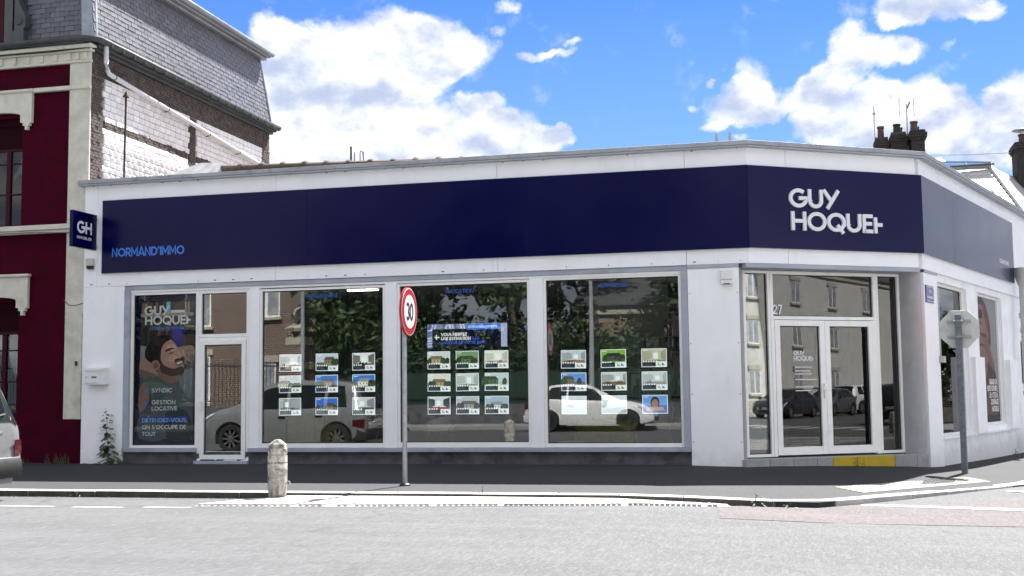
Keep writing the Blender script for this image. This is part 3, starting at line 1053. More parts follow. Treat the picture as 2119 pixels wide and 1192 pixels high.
# ------------------------------------------------------------------ corner entrance, set back under the fascia
D0 = 0.35
window('side_light', 0.08, 0.575, 0.095, 3.09, ENT, d=D0, bar=0.045)
window('side_light', 2.61, 3.085, 0.1, 3.09, ENT, d=D0, bar=0.045)
tw = window('transom_light', 0.578, 2.607, 2.3, 3.09, ENT, d=D0, bar=0.055)
MB().box(0.578, D0 - 0.004, 0.095, 0.64, D0 + 0.09, 2.298).xf(ENT).build('post', M_UPVC, shop, bevel=0.004)
MB().box(2.53, D0 - 0.004, 0.095, 2.607, D0 + 0.09, 2.298).xf(ENT).build('post', M_UPVC, shop, bevel=0.004)
for a, b in ((1.582, 2.527), (0.643, 1.578)):
    ed = window('entrance_door', a, b, 0.115, 2.29, ENT, d=D0 - 0.012, dep=0.08, bar=0.095, bot=0.13)
g = MB()
g.box(1.52, D0 - 0.05, 1.02, 1.555, D0 - 0.013, 1.26)
g.box(1.525, D0 - 0.075, 1.17, 1.545, D0 - 0.05, 1.19)
g.box(1.43, D0 - 0.09, 1.168, 1.545, D0 - 0.073, 1.192)
g.xf(ENT).build('handle', M_UPVC, ed, bevel=0.004)
g = MB()
letters(g, '27', 0.64, 2.385, 0.16, 0.15, D0 + 0.035, 0, width=0.175)
g.xf(ENT).build('house_number', M_LETTER, tw)
# left return, rounded column on the right
g = MB()
g.add([(-0.158, 0.0, -0.06), (-0.158, 0.0, 3.095), (*ENT(0.078, D0, 0)[:2], 3.095), (*ENT(0.078, D0, 0)[:2], -0.06), (-0.158, 0.095, -0.06), (-0.158, 0.095, 3.095)],
      [(0, 3, 2, 1)])
g.build('return_panel', M_COLUMN, shop)
g = MB()
v = []
for k in range(13):
    a = rad(90 * k / 12)
    u, d = 3.09 + 0.17 * (1 - math.cos(a)), 0.36 - 0.34 * math.sin(a)
    v += [ENT(u, d, -0.16), ENT(u, d, 3.095)]
g.add(v, [(2 * k, 2 * k + 2, 2 * k + 3, 2 * k + 1) for k in range(12)])
g.build('rounded_column', M_COLUMN, shop, smooth=True)
# step: landing with a tiled riser, two tiles painted yellow
MB().box(-0.16, 0.012, -0.3, 3.27, 0.6, 0.078).xf(ENT).build('step', M_COLUMN, shop)
st = bpy.data.objects['step']
ue = [-0.16, 0.27, 0.7, 1.13, 1.42, 2.0, 2.6, 3.03, 3.27]
for i, (a, b) in enumerate(zip(ue, ue[1:])):
    MB().box(a + 0.004, -0.012, -0.25, b - 0.004, 0.011, 0.083).xf(ENT).build('riser_tile', M_YELLOW if i in (4, 5) else M_TILE, st, bevel=0.003)

# ------------------------------------------------------------------ side-street face
wr = window('side_window', 0.95, 3.2, 0.32, 3.02, RGT, d=0.12, bar=0.05)
wp = window('poster_window', 4.1, 6.22, 0.43, 3.03, RGT, d=0.12, bar=0.05, pane=M_GLASSP)
for a, b, z0, z1 in ((0.93, 6.4, -0.4, 0.31), (3.2, 4.1, 0.31, 3.15), (6.22, 7.3, 0.31, 3.15), (0.93, 3.2, 3.02, 3.15), (4.1, 6.22, 3.03, 3.15), (4.1, 6.22, 0.31, 0.43), (6.4, 16, -0.5, 0.31)):
    MB().box(a, 0.05, z0, b, 0.25, z1).xf(RGT).build('wall', M_WALLW, shop)
MB().box(3.25, -0.06, 0.31, 4.0, 0.05, 1.75).xf(RGT).build('buttress', M_WALLW, shop, bevel=0.01)
MB().box(6.3, -0.06, 0.31, 7.0, 0.05, 1.75).xf(RGT).build('buttress', M_WALLW, shop, bevel=0.01)
MB().box(0.93, -0.02, 0.29, 7.0, 0.06, 0.33).xf(RGT).build('sill', M_WALLW, shop)
wf = window('side_window', 8.0, 11.5, 1.2, 2.9, RGT, d=0.1, bar=0.06)
for a, b, z0, z1 in ((7.3, 8.0, 0.31, 3.15), (8.0, 11.5, 0.31, 1.2), (8.0, 11.5, 2.9, 3.15), (11.5, 16, 0.31, 3.15)):
    MB().box(a, 0.05, z0, b, 0.25, z1).xf(RGT).build('wall', M_WALLW, shop)
M_PIPE = pm('grey downpipe', (0.42, 0.42, 0.41), 0.5, 0.08, 3, dirt=(0.3, 0.29, 0.27), dscale=3, damt=0.4)
g = MB()
g.lathe([(0.06, 0), (0.06, 3.55), (0.075, 3.56), (0.17, 3.85), (0.17, 3.95), (0.15, 3.95)], 14, RGT(7.35, -0.16, -0.2))
g.lathe([(0.075, 1.2), (0.075, 1.3)], 14, RGT(7.35, -0.16, -0.2))
g.lathe([(0.075, 2.55), (0.075, 2.65)], 14, RGT(7.35, -0.16, -0.2))
dp = g.build('downpipe', M_PIPE, shop, smooth=0.6)

# ------------------------------------------------------------------ room behind the glass
M_FLOOR = pm('office floor', (0.3, 0.29, 0.28), 0.4, 0.1, 2)
M_IWALL = pm('office wall', (0.24, 0.25, 0.24), 0.8, 0.06, 1.5)
M_ICEIL = pm('office ceiling', (0.84, 0.86, 0.83), 0.8, 0.04, 2)
room = [(-11.8, 0.22), (-0.2, 0.22), ENT(0.0, 0.5, 0)[:2], ENT(3.05, 0.5, 0)[:2], RGT(0.3, 0.3, 0)[:2], RGT(15.9, 0.3, 0)[:2], (2.0, 16.8), (-3.2, 9.0), (-11.8, 6.4)]
g = MB()
g.slab(room, 0.0, 0.07)
g.build('floor', M_FLOOR, shop)
g = MB()
g.slab(room, 3.09, 3.13)
g.build('ceiling', M_ICEIL, shop)
g = MB()
for a, b in ((8, 0), (7, 8), (6, 7), (5, 6)):
    (ax, ay), (bx, by) = room[a], room[b]
    g.quad((ax, ay, 0.07), (bx, by, 0.07), (bx, by, 3.09), (ax, ay, 3.09))
g.build('inner_wall', M_IWALL, shop)
# solid backing above the ceiling and behind the cladding so the roof void is closed
g = MB()
g.slab([(-11.86, 0.1), (-0.0, 0.1), (2.66, 1.9), RGT(16, 0.1, 0)[:2], (1.9, 17.0), (-11.86, 9.5)], 3.17, 4.98)
g.build('roof_void', M_WALLW, shop)
MB().box(-11.86, 0.23, -0.1, -11.8, 9.5, 3.168).build('party_wall', M_WALLW, shop)
g = MB()
g.quad((-11.8, 9.5, -0.1), (1.9, 17.0, -0.1), (1.9, 17.0, 3.168), (-11.8, 9.5, 3.168))
g.build('rear_wall', M_WALLW, shop)

# ------------------------------------------------------------------ signs on the shop
def board(name, label, u0, u1, z0, z1, F, seams=()):
    """thin aluminium tray in sheets, standing off the cladding"""
    root = thing(name, label, 'sign')
    ed_ = [u0, *seams, u1]
    for a, b in zip(ed_, ed_[1:]):
        MB().box(a + 0.001, -0.05, z0, b - 0.001, -0.004, z1).xf(F).build('panel', M_NAVY, root, bevel=0.003)
    return root


sf = board('fascia_sign', 'long navy sign board with small blue lettering over the shop windows', -11.48, 0.0135, 3.402, 4.728, FRONT, (-7.5, -3.6))
g = MB()
letters(g, "NORMAND'IMMO", -11.27, 3.692, 0.155, 0.185, -0.054, 0.002, width=1.44)
g.build('lettering', M_BLUEL, sf)
sc = board('fascia_sign', 'navy sign board with white company lettering over the corner entrance', -0.0135, 3.3075, 3.405, 4.726, ENT)
g = MB()
letters(g, 'GUY', 0.72, 4.075, 0.305, 0.2, -0.085, 0.035, track=0.0, width=0.93)
letters(g, 'HOQUE+', 0.745, 3.705, 0.305, 0.195, -0.085, 0.035, track=0.02, width=1.74)
g.xf(ENT).build('lettering', M_LETTER, sc)
sr = board('fascia_sign', 'navy sign board mirroring the sky along the side street', -0.0155, 7.2, 3.415, 4.726, RGT, (2.03, 4.97))
g = MB()
letters(g, "NORMAND'IMMO", 5.75, 3.735, 0.1, 0.18, -0.054, 0.002, width=0.9)
g.xf(RGT).build('lettering', M_LETTER, sr)

ps = thing('projecting_sign', 'square navy sign with two white initials sticking out beside the red house', 'sign', (-11.62, -0.05, 3.82))
MB().box(-0.035, -0.73, 0.0, 0.035, 0.0, 0.645).build('panel', M_NAVY, ps, bevel=0.004)
g = MB()
letters(g, 'GH', 0.12, 0.26, 0.215, 0.22, 0, 0, track=0.0, width=0.46)
letters(g, 'IMMOBILIER', 0.12, 0.155, 0.05, 0.2, 0, 0, width=0.45)
g.xf(lambda x, y, z: (0.036 - y, -0.73 + x, z)).build('lettering', M_LETTER, ps)
g = MB()
g.box(-0.02, 0.0, 0.05, 0.02, 0.045, 0.09)
g.box(-0.02, 0.0, 0.55, 0.02, 0.045, 0.59)
g.build('bracket', M_STEEL, ps)

# letter box
mbx = thing('letter_box', 'white wall letter box between the tall weed and the shop edge', 'letter box', (-11.52, 0, 1.4))
M_LBOX = pm('letter box enamel', (0.78, 0.78, 0.79), 0.35, 0.02, 5)
MB().box(-0.205, -0.14, 0, 0.205, -0.003, 0.305).build('body', M_LBOX, mbx, bevel=0.006)
MB().box(-0.195, -0.152, 0.035, 0.09, -0.141, 0.225).build('door', M_LBOX, mbx, bevel=0.004)
MB().box(-0.19, -0.158, 0.245, 0.17, -0.141, 0.29).build('flap', M_LBOX, mbx, bevel=0.004)
MB().box(-0.05, -0.156, 0.12, 0.05, -0.153, 0.15).build('name_plate', M_SCREW, mbx)
MB().box(-0.165, -0.156, 0.12, -0.14, -0.153, 0.155).build('lock', M_STEEL, mbx)

al = thing('alarm_siren', 'white alarm siren box high on the panel left of the entrance', 'alarm', (-0.35, 0, 2.83))
MB().box(-0.095, -0.085, 0, 0.095, -0.003, 0.235).build('case', M_LBOX, al, bevel=0.012)
MB().box(-0.09, -0.09, 0.075, 0.09, -0.086, 0.082).build('seam', M_SCREW, al)
MB().box(-0.05, -0.0905, 0.0, 0.05, -0.086, 0.016).build('grille', M_BLACK, al)
sn = thing('motion_sensor', 'small beige sensor box under the projecting sign', 'sensor', (-11.72, 0, 3.49))
M_BEIGE = pm('aged plastic', (0.55, 0.53, 0.46), 0.5, 0.06, 8, dirt=(0.2, 0.18, 0.14), dscale=9, damt=0.6)
MB().box(-0.07, -0.075, 0.06, 0.07, -0.003, 0.19).build('case', M_BEIGE, sn, bevel=0.008)
MB().prism([(-0.05, 0.0), (0.06, 0.0), (0.065, 0.06), (-0.065, 0.06)], -0.06, -0.01).build('lens', M_BLACK, sn)
np_ = thing('street_name_plate', 'small blue enamel street name plate beside the corner entrance', 'street sign', RGT(0.36, 0, 2.6), A2)
M_PLATE = pm('blue enamel', (0.012, 0.018, 0.22), 0.2, 0.03, 4)
MB().box(-0.24, -0.02, 0, 0.24, -0.002, 0.29).build('plate', M_PLATE, np_, bevel=0.006)
g = MB()
for a, b, c, d in ((-0.215, 0.02, 0.215, 0.028), (-0.215, 0.262, 0.215, 0.27)):
    g.box(a, -0.0225, b, c, -0.0205, d)
letters(g, 'RUE', -0.08, 0.165, 0.06, 0.2, -0.0225, 0, width=0.16)
for i in range(9):
    g.box(-0.19 + i * 0.043, -0.0225, 0.075, -0.157 + i * 0.043, -0.0205, 0.115 - 0.008 * (i % 3))
g.build('lettering', M_LETTER, np_)
jb = thing('junction_box', 'little grey box on the edge of the side window behind the stop sign', 'box', RGT(0.93, 0, 1.6), A2)
MB().box(-0.08, -0.07, 0, 0.1, -0.003, 0.11).build('case', M_PIPE, jb, bevel=0.006)
MB().box(-0.01, -0.02, 0.112, 0.01, -0.003, 1.3).build('cable', M_PIPE, jb)

# ------------------------------------------------------------------ poster of a man at rest behind the left window
M_PRINT = printmat('printed poster', 0, 0.5, 0.2, 0.38, 13)
k = lambda r, g_, b: tuple((c / 255) ** 2.2 for c in (r, g_, b))
kp = lambda r, g_, b: tuple(min(0.85, (c * 0.72 + 0.28 * sum(k(r, g_, b)) / 3) * (1.6 if max(r, g_, b) < 215 else 2.4)) for c in k(r, g_, b)) if b < 1.35 * r else tuple(min(0.8, c * 2.0) for c in k(r, g_, b))
po = MB()
PX = lambda x: -10.876 + (x - 37) / 413 * 1.222
PZ_ = lambda y: 2.985 - (y - 62) / 998 * 2.63
YP = 0.17
lay_n = [0]


def art(pts, col, smooth=0):
    lay_n[0] += 1
    p = [(PX(x), PZ_(y)) for x, y in pts]
    if smooth:
        p = spline(p, smooth)
    poly(po, p, YP - 0.0003 * lay_n[0], kp(*col))


art([(30, 55), (455, 55), (455, 1068), (30, 1068)], (8, 14, 44))
art([(65, 105), (420, 105), (420, 1035), (65, 1035)], (66, 52, 46))
for i in range(19):                                              # shelves of books
    x = 72 + i * 18
    c = random.choice(((96, 62, 48), (120, 90, 70), (50, 44, 46), (140, 110, 88), (70, 40, 34), (84, 74, 66)))
    art([(x, 108 + random.randint(0, 18)), (x + 15, 108), (x + 15, 184), (x, 184)], c)
    c = random.choice(((60, 44, 38), (84, 62, 50), (38, 34, 36), (48, 30, 28)))
    art([(x, 214 + random.randint(0, 30)), (x + 16, 212), (x + 16, 400), (x, 400)], c)
art([(238, 106), (264, 106), (264, 186), (238, 186)], (70, 160, 160))
art([(268, 164), (360, 164), (360, 186), (268, 186)], (196, 192, 188))
art([(66, 182), (418, 182), (418, 206), (66, 206)], (150, 122, 104))
art([(276, 292), (362, 285), (350, 350), (330, 412), (300, 405)], (18, 30, 112), 3)
art([(365, 206), (420, 206), (420, 425), (372, 420)], (30, 40, 34))
art([(65, 400), (120, 410), (140, 520), (130, 620), (65, 620)], (118, 122, 122))
art([(300, 424), (350, 412), (422, 414), (422, 520), (395, 510), (350, 480), (312, 462)], (150, 108, 90), 3)
art([(360, 440), (422, 440), (422, 520), (400, 512), (376, 480)], (112, 78, 64), 3)
art([(64, 500), (96, 478), (130, 512), (170, 570), (196, 606), (150, 612), (100, 600), (64, 606)], (150, 110, 94), 3)
art([(64, 560), (120, 580), (180, 604), (120, 612), (64, 610)], (110, 80, 68), 2)
art([(65, 612), (150, 612), (200, 606), (270, 640), (330, 636), (372, 560), (420, 508), (420, 1034), (65, 1034)], (66, 80, 84))
for pts, c in (([(100, 660), (180, 650), (260, 690), (200, 720), (120, 730)], (82, 98, 100)), ([(330, 640), (400, 560), (418, 600), (400, 760), (360, 720)], (84, 100, 102)),
               ([(160, 700), (240, 720), (330, 690), (380, 780), (320, 860), (200, 850)], (54, 68, 74)), ([(90, 740), (130, 700), (150, 830), (110, 930), (75, 900)], (46, 58, 64)),
               ([(240, 860), (330, 830), (400, 880), (410, 1030), (250, 1030)], (30, 38, 48)), ([(70, 870), (200, 900), (240, 1030), (70, 1030)], (56, 68, 78))):
    art(pts, c, 4)
art([(64, 690), (110, 650), (130, 720), (120, 800), (64, 850)], (128, 92, 78), 3)
art([(196, 560), (330, 596), (330, 640), (280, 660), (226, 640), (190, 610)], (118, 82, 68), 3)
face = [(236, 372), (268, 362), (296, 392), (314, 420), (318, 436), (330, 455), (349, 468), (347, 480), (338, 489), (346, 503), (350, 518), (356, 534), (360, 556), (361, 574), (344, 594), (306, 606), (258, 604), (214, 580), (188, 530), (188, 470), (202, 412)]
art(face, (166, 118, 98), 3)
art([(250, 400), (290, 396), (306, 420), (300, 440), (262, 436), (246, 424)], (186, 136, 112), 4)
art([(262, 478), (306, 470), (316, 492), (292, 512), (258, 508)], (184, 132, 108), 4)
art([(318, 440), (346, 468), (338, 480), (318, 478)], (178, 126, 104), 2)
art([(98, 476), (100, 428), (128, 380), (170, 346), (214, 332), (262, 338), (290, 364), (270, 366), (238, 380), (212, 414), (204, 470), (204, 520), (180, 514), (140, 518), (110, 496)], (28, 24, 24), 3)
art([(205, 505), (222, 530), (248, 548), (286, 560), (312, 556), (330, 548), (352, 548), (362, 574), (344, 596), (306, 610), (256, 606), (212, 582), (198, 545)], (50, 36, 32), 3)
art([(298, 500), (318, 492), (344, 494), (346, 506), (322, 508), (302, 520)], (46, 34, 30), 2)
art([(302, 522), (322, 510), (347, 507), (352, 526), (330, 540), (310, 542)], (110, 60, 54), 2)
art([(308, 522), (346, 510), (349, 521), (316, 533)], (232, 226, 220))
art(ell(170, 536, 30, 34), (150, 104, 86))
art(ell(172, 538, 17, 21), (112, 74, 62))
art([(232, 440), (256, 424), (282, 420), (300, 428), (278, 430), (244, 446)], (30, 24, 24), 2)
art([(252, 462), (272, 452), (294, 452), (274, 460)], (40, 28, 26), 2)
art([(84, 888), (386, 888), (386, 918), (84, 918)], (20, 54, 150))
po.build_args = None


def art_text(s_, x0, y1, x1, h, col, wt=0.2, mb=po):
    letters(mb, s_, PX(x0), PZ_(y1), h / 998 * 2.63, wt, YP - 0.0003 * (lay_n[0] + 4), 0, col=kp(*col), width=PX(x1) - PX(x0))


WHT = (228, 228, 228)
art_text('GUY', 92, 196, 258, 64, WHT, 0.21)
art_text('HOQUE+', 96, 262, 402, 62, WHT, 0.21)
art_text("NORMAND'IMMO", 130, 296, 356, 20, (30, 110, 220))
art_text('SYNDIC', 148, 720, 284, 28, WHT)
art_text('GESTION', 148, 800, 308, 28, WHT)
art_text('LOCATIVE', 148, 842, 320, 28, WHT)
art_text('DETENDEZ-VOUS,', 86, 920, 386, 26, (120, 160, 240))
art_text("ON S'OCCUPE DE", 86, 966, 380, 27, WHT)
art_text('TOUT', 86, 1012, 178, 27, WHT)
lay_n[0] += 1
for yy in (708, 788):
    art([(96, yy - 4), (124, yy - 4), (124, yy + 4), (96, yy + 4)], (30, 100, 220))
    art([(103, yy - 16), (110, yy - 16), (110, yy + 16), (103, yy + 16)], (30, 100, 220))
art([(121, 884), (129, 876), (134, 879), (126, 887)], (120, 160, 240))
pr = thing('window_poster', 'tall dark poster of a bearded man leaning back behind the left window', 'poster')
po.build('print', M_PRINT, pr)
MB().box(-10.886, YP + 0.002, 0.33, -9.65, YP + 0.014, 2.995).build('backing', M_BLACK, pr)

# ------------------------------------------------------------------ poster of a woman on the side street
kp = lambda r, g_, b: tuple(min(0.85, c * 0.5 + 0.006) for c in k((r * 3 + 118) / 4, (g_ * 3 + 112) / 4, (b * 3 + 110) / 4)) if max(r, g_, b) < 225 else k(r, g_, b)
po = MB()
lay_n[0] = 0
PX = lambda x: 4.16 + (x - 45) / 240 * 2.0
PZ_ = lambda y: 2.97 - (y - 30) / 1110 * 2.46
YP = 0.16
art([(40, 20), (292, 20), (292, 1150), (40, 1150)], (206, 208, 214))
art([(45, 60), (90, 30), (150, 40), (190, 130), (215, 260), (218, 420), (206, 520), (240, 640), (262, 760), (286, 1150), (45, 1150)], (92, 58, 50), 3)
art([(60, 200), (110, 90), (170, 130), (190, 280), (196, 470), (180, 620), (150, 760), (100, 780), (66, 640)], (188, 138, 122), 4)
art([(140, 70), (180, 130), (210, 260), (212, 420), (190, 330), (160, 200)], (150, 66, 44), 3)
art([(50, 250), (80, 120), (70, 420), (60, 640), (90, 800), (60, 1000), (46, 900)], (58, 38, 36), 3)
for i in range(4):
    art([(84 + i * 22, 300 + i * 26), (130 + i * 20, 280 + i * 40), (210, 470 + i * 30), (250, 640 + i * 20), (238, 690), (190, 560 + i * 16), (120 + i * 8, 400 + i * 30)], (204 - i * 14, 152 - i * 12, 134 - i * 12), 3)
art([(84, 352), (150, 350), (180, 380), (100, 372)], (90, 56, 50), 2)
art([(76, 440), (130, 452), (150, 468), (84, 462)], (64, 40, 38), 2)
art([(132, 640), (170, 626), (178, 650), (146, 668)], (172, 84, 84), 3)
art([(100, 760), (150, 780), (180, 900), (240, 1000), (270, 1150), (110, 1150)], (120, 84, 78), 3)
art([(100, 1090), (290, 1090), (290, 1150), (104, 1150)], (50, 34, 40))
art_text('GUY', 44, 110, 100, 70, (24, 26, 40), 0.21, po)
art_text('HOQUE+', 44, 215, 140, 66, (24, 26, 40), 0.21, po)
art_text("NORMAND'IMMO", 50, 276, 130, 22, (30, 100, 210), 0.2, po)
for s_, x0, y1, x1 in (('QUAND ON', 180, 812, 262, ), ('VEND SON BIEN,', 154, 872, 266), ("LE + C'EST LA", 178, 934, 268), ('CONFIANCE', 188, 996, 272), ('MUTUELLE', 196, 1060, 272)):
    art_text(s_, x0, y1, x1, 42, (240, 238, 236), 0.2, po)
pw = thing('window_poster', 'tall poster of a red-haired woman with a hand over her face on the side street', 'poster')
po.xf(RGT).build('print', M_PRINT, pw)
MB().box(4.15, YP + 0.002, 0.49, 6.17, YP + 0.014, 2.98).xf(RGT).build('backing', M_BLACK, pw)

# ------------------------------------------------------------------ lit property listings hung in the windows
M_LIT = printmat('lit listing', 0.115, 0.5, 0.2, 0.35, 45)
M_FRAME = pm('black display frame', (0.01, 0.01, 0.012), 0.4, 0.1, 5)
M_CLEAR = pm('acrylic edge', (0.6, 0.62, 0.62), 0.2, 0.02, 5)
M_WIRE = pm('display cable', (0.25, 0.25, 0.26), 0.4, 0.05, 5, metal=0.8)
KIND = {
    'white room': ((225, 228, 232), (188, 194, 200), (120, 124, 130)), 'long house': ((196, 206, 222), (150, 132, 108), (96, 110, 78)), 'dark-beamed room': ((226, 228, 230), (120, 116, 112), (60, 62, 66)),
    'villa': ((206, 214, 224), (206, 200, 188), (132, 118, 96)), 'house under blue sky': ((70, 130, 220), (150, 140, 128), (70, 90, 66)), 'white house under blue sky': ((64, 126, 214), (222, 220, 208), (86, 110, 64)),
    'kitchen': ((150, 154, 158), (180, 184, 186), (110, 112, 116)), 'terrace of houses': ((60, 110, 210), (128, 120, 118), (84, 90, 90)), 'attic': ((206, 208, 210), (150, 152, 156), (92, 94, 98)),
    'stone house': ((214, 216, 220), (186, 168, 136), (150, 138, 112)), 'leafy garden': ((120, 150, 110), (92, 120, 80), (140, 140, 128)), 'pale room': ((232, 232, 222), (206, 204, 192), (170, 166, 152)),
    'manor': ((226, 222, 208), (190, 160, 126), (84, 104, 62)), 'bathroom': ((206, 214, 208), (180, 190, 184), (150, 160, 154)), 'house behind trees': ((196, 208, 214), (88, 108, 74), (190, 190, 180)),
    'red carpet room': ((216, 218, 222), (70, 76, 90), (150, 58, 56)), 'grey street': ((186, 190, 202), (160, 156, 146), (134, 136, 140)), 'snowy street': ((170, 190, 210), (216, 220, 222), (120, 132, 140)),
    'living room': ((192, 204, 212), (160, 168, 172), (140, 108, 84)), 'green garden': ((128, 178, 64), (70, 74, 80), (110, 160, 60)), 'empty room': ((196, 190, 168), (172, 166, 146), (150, 130, 104)),
    'brick house under blue sky': ((96, 150, 224), (128, 112, 98), (104, 96, 86)), 'loft': ((206, 214, 214), (160, 166, 160), (120, 96, 80)), 'plain grey room': ((206, 212, 214), (182, 188, 190), (150, 152, 154)),
    'blank page': ((226, 230, 236), (214, 222, 234), (206, 214, 226)), 'pale page': ((222, 230, 236), (204, 216, 230), (180, 190, 196)), 'smiling face on blue': ((110, 160, 226), (150, 110, 90), (70, 110, 190)),
}


def listing(u, z, w, h, kind, where, F=FRONT, d=0.5, seed=0):
    R_ = random.Random(seed)
    root = thing('property_listing', 'lit listing showing a %s, %s' % (kind, where), 'display', F(u + w / 2, d, z), 0 if F is FRONT else A2, 'lit property listings in the shop windows')
    a, b, c = [k(*q) for q in KIND[kind]]
    m = MB().box(-w / 2 - 0.022, 0.003, -0.022, w / 2 + 0.022, 0.02, h + 0.022)
    m.build('frame', M_FRAME, root, bevel=0.003)
    p = MB()
    x0, x1 = -w / 2, w / 2
    Y = lambda i: 0.002 - 0.0007 * i
    poly(p, [(x0, 0), (x1, 0), (x1, h), (x0, h)], Y(0), k(228, 232, 236))
    e = 0.012
    hz = h * R_.uniform(0.46, 0.62)
    poly(p, [(x0 + e, e), (x1 - e, e), (x1 - e, h - e), (x0 + e, h - e)], Y(1), a)
    poly(p, [(x0 + e, e), (x1 - e, e), (x1 - e, hz * 0.8), (x0 + e, hz * 0.8)], Y(2), c)
    if kind in ('white room', 'kitchen', 'attic', 'bathroom', 'pale room', 'empty room', 'loft', 'living room', 'plain grey room', 'dark-beamed room', 'red carpet room'):
        vx = R_.uniform(-0.08, 0.08)
        poly(p, [(x0 + e, h - e), (x0 + e, hz * 0.7), (vx - 0.07, hz * 0.95), (vx - 0.07, h * 0.82)], Y(3), b)
        poly(p, [(x1 - e, h - e), (x1 - e, hz * 0.7), (vx + 0.08, hz * 0.95), (vx + 0.08, h * 0.82)], Y(4), tuple(q * 0.85 for q in b))
        poly(p, [(vx - 0.04, hz * 0.95), (vx + 0.03, hz * 0.95), (vx + 0.03, h * 0.76), (vx - 0.04, h * 0.76)], Y(5), k(240, 244, 248))
        for i in range(3):
            q = R_.uniform(x0 + 0.03, x1 - 0.09)
            t_ = R_.uniform(0.05, 0.09)
            poly(p, [(q, hz * 0.5), (q + t_, hz * 0.5), (q + t_, hz * 0.75 + R_.uniform(0, 0.05)), (q, hz * 0.75)], Y(6 + i), tuple(v_ * R_.uniform(0.3, 1.1) for v_ in c))
    elif 'page' in kind or 'face' in kind:
        if 'face' in kind:
            poly(p, ell(0, h * 0.58, 0.075, 0.1, 16), Y(3), k(40, 34, 34))
            poly(p, ell(0, h * 0.54, 0.055, 0.08, 16), Y(4), b)
            poly(p, [(x0 + 0.05, 0.05), (x1 - 0.05, 0.05), (x1 - 0.08, h * 0.36), (x0 + 0.08, h * 0.36)], Y(5), k(190, 150, 130))
        else:
            poly(p, [(x0 + 0.05, h * 0.3), (x1 - 0.06, h * 0.35), (x1 - 0.06, h * 0.9), (x0 + 0.1, h * 0.85)], Y(3), b)
    else:
        rx = R_.uniform(-0.12, 0.06)
        wd = R_.uniform(0.1, 0.16)
        poly(p, [(rx - wd, hz * 0.6), (rx + wd, hz * 0.6), (rx + wd, hz), (rx - wd, hz)], Y(3), b)
        poly(p, [(rx - wd - 0.01, hz), (rx + wd + 0.01, hz), (rx + wd * 0.7, hz + 0.06), (rx - wd * 0.7, hz + 0.06)], Y(4), tuple(q * 0.42 for q in b))
        for i in range(4):
            q = rx - wd + 0.03 + i * wd * 0.45
            poly(p, [(q, hz * 0.75), (q + 0.022, hz * 0.75), (q + 0.022, hz * 0.92), (q, hz * 0.92)], Y(5), tuple(v_ * 0.25 for v_ in b))
        for i in range(5):
            q = R_.choice((R_.uniform(x0 + 0.03, rx - wd * 0.6), R_.uniform(min(rx + wd * 0.7, x1 - 0.06), x1 - 0.03)))
            poly(p, spline([(q - 0.035, hz * 0.6), (q + 0.03, hz * 0.6), (q + 0.04, hz * 1.0), (q, hz * 1.18), (q - 0.035, hz * 0.95)], 3), Y(6 + i), tuple(v_ * R_.uniform(0.4, 0.8) for v_ in k(76, 92, 72)))
    if 'page' not in kind and 'face' not in kind:
        poly(p, [(x0 + 0.02, 0.012), (x0 + w * 0.56, 0.012), (x0 + w * 0.56, h * 0.28), (x0 + 0.02, h * 0.28)], Y(13), k(34, 42, 58))
        for i in range(R_.choice((4, 5, 5, 6))):
            poly(p, ell(x0 + 0.04 + i * 0.042, h * 0.305, 0.0135, 0.0135, 10), Y(14), k(245, 245, 245))
        for i in range(3):
            poly(p, [(x0 + 0.035, 0.022 + i * 0.02), (x0 + w * (0.5 - 0.06 * i), 0.022 + i * 0.02), (x0 + w * (0.5 - 0.06 * i), 0.028 + i * 0.02), (x0 + 0.035, 0.028 + i * 0.02)], Y(15), k(92, 100, 116))
        poly(p, [(x0 + w * 0.57, 0.008), (x1 - 0.006, 0.008), (x1 - 0.006, h * 0.3), (x0 + w * 0.57, h * 0.3)], Y(16), k(236, 240, 244))
        q = x0 + w * 0.64
        for i, cc in enumerate(((60, 150, 70), (200, 190, 60), (200, 110, 50))):
            poly(p, [(q, 0.028 + i * 0.014), (q + 0.05 - i * 0.014, 0.028 + i * 0.014), (q + 0.05 - i * 0.014, 0.04 + i * 0.014), (q, 0.04 + i * 0.014)], Y(17), k(*cc))
        poly(p, [(q + 0.07, 0.028), (q + 0.12, 0.028), (q + 0.07, 0.075)], Y(18), k(70, 80, 130))
    poly(p, [(x0 + 0.03, h * 0.87), (x0 + 0.1, h * 0.88), (x0 + 0.1, h * 0.91), (x0 + 0.03, h * 0.9)], Y(19), k(245, 246, 248))
    p.build('print', M_LIT, root)
    root.rotation_euler = (0, R_.uniform(-0.012, 0.012), root.rotation_euler.z)
    return root


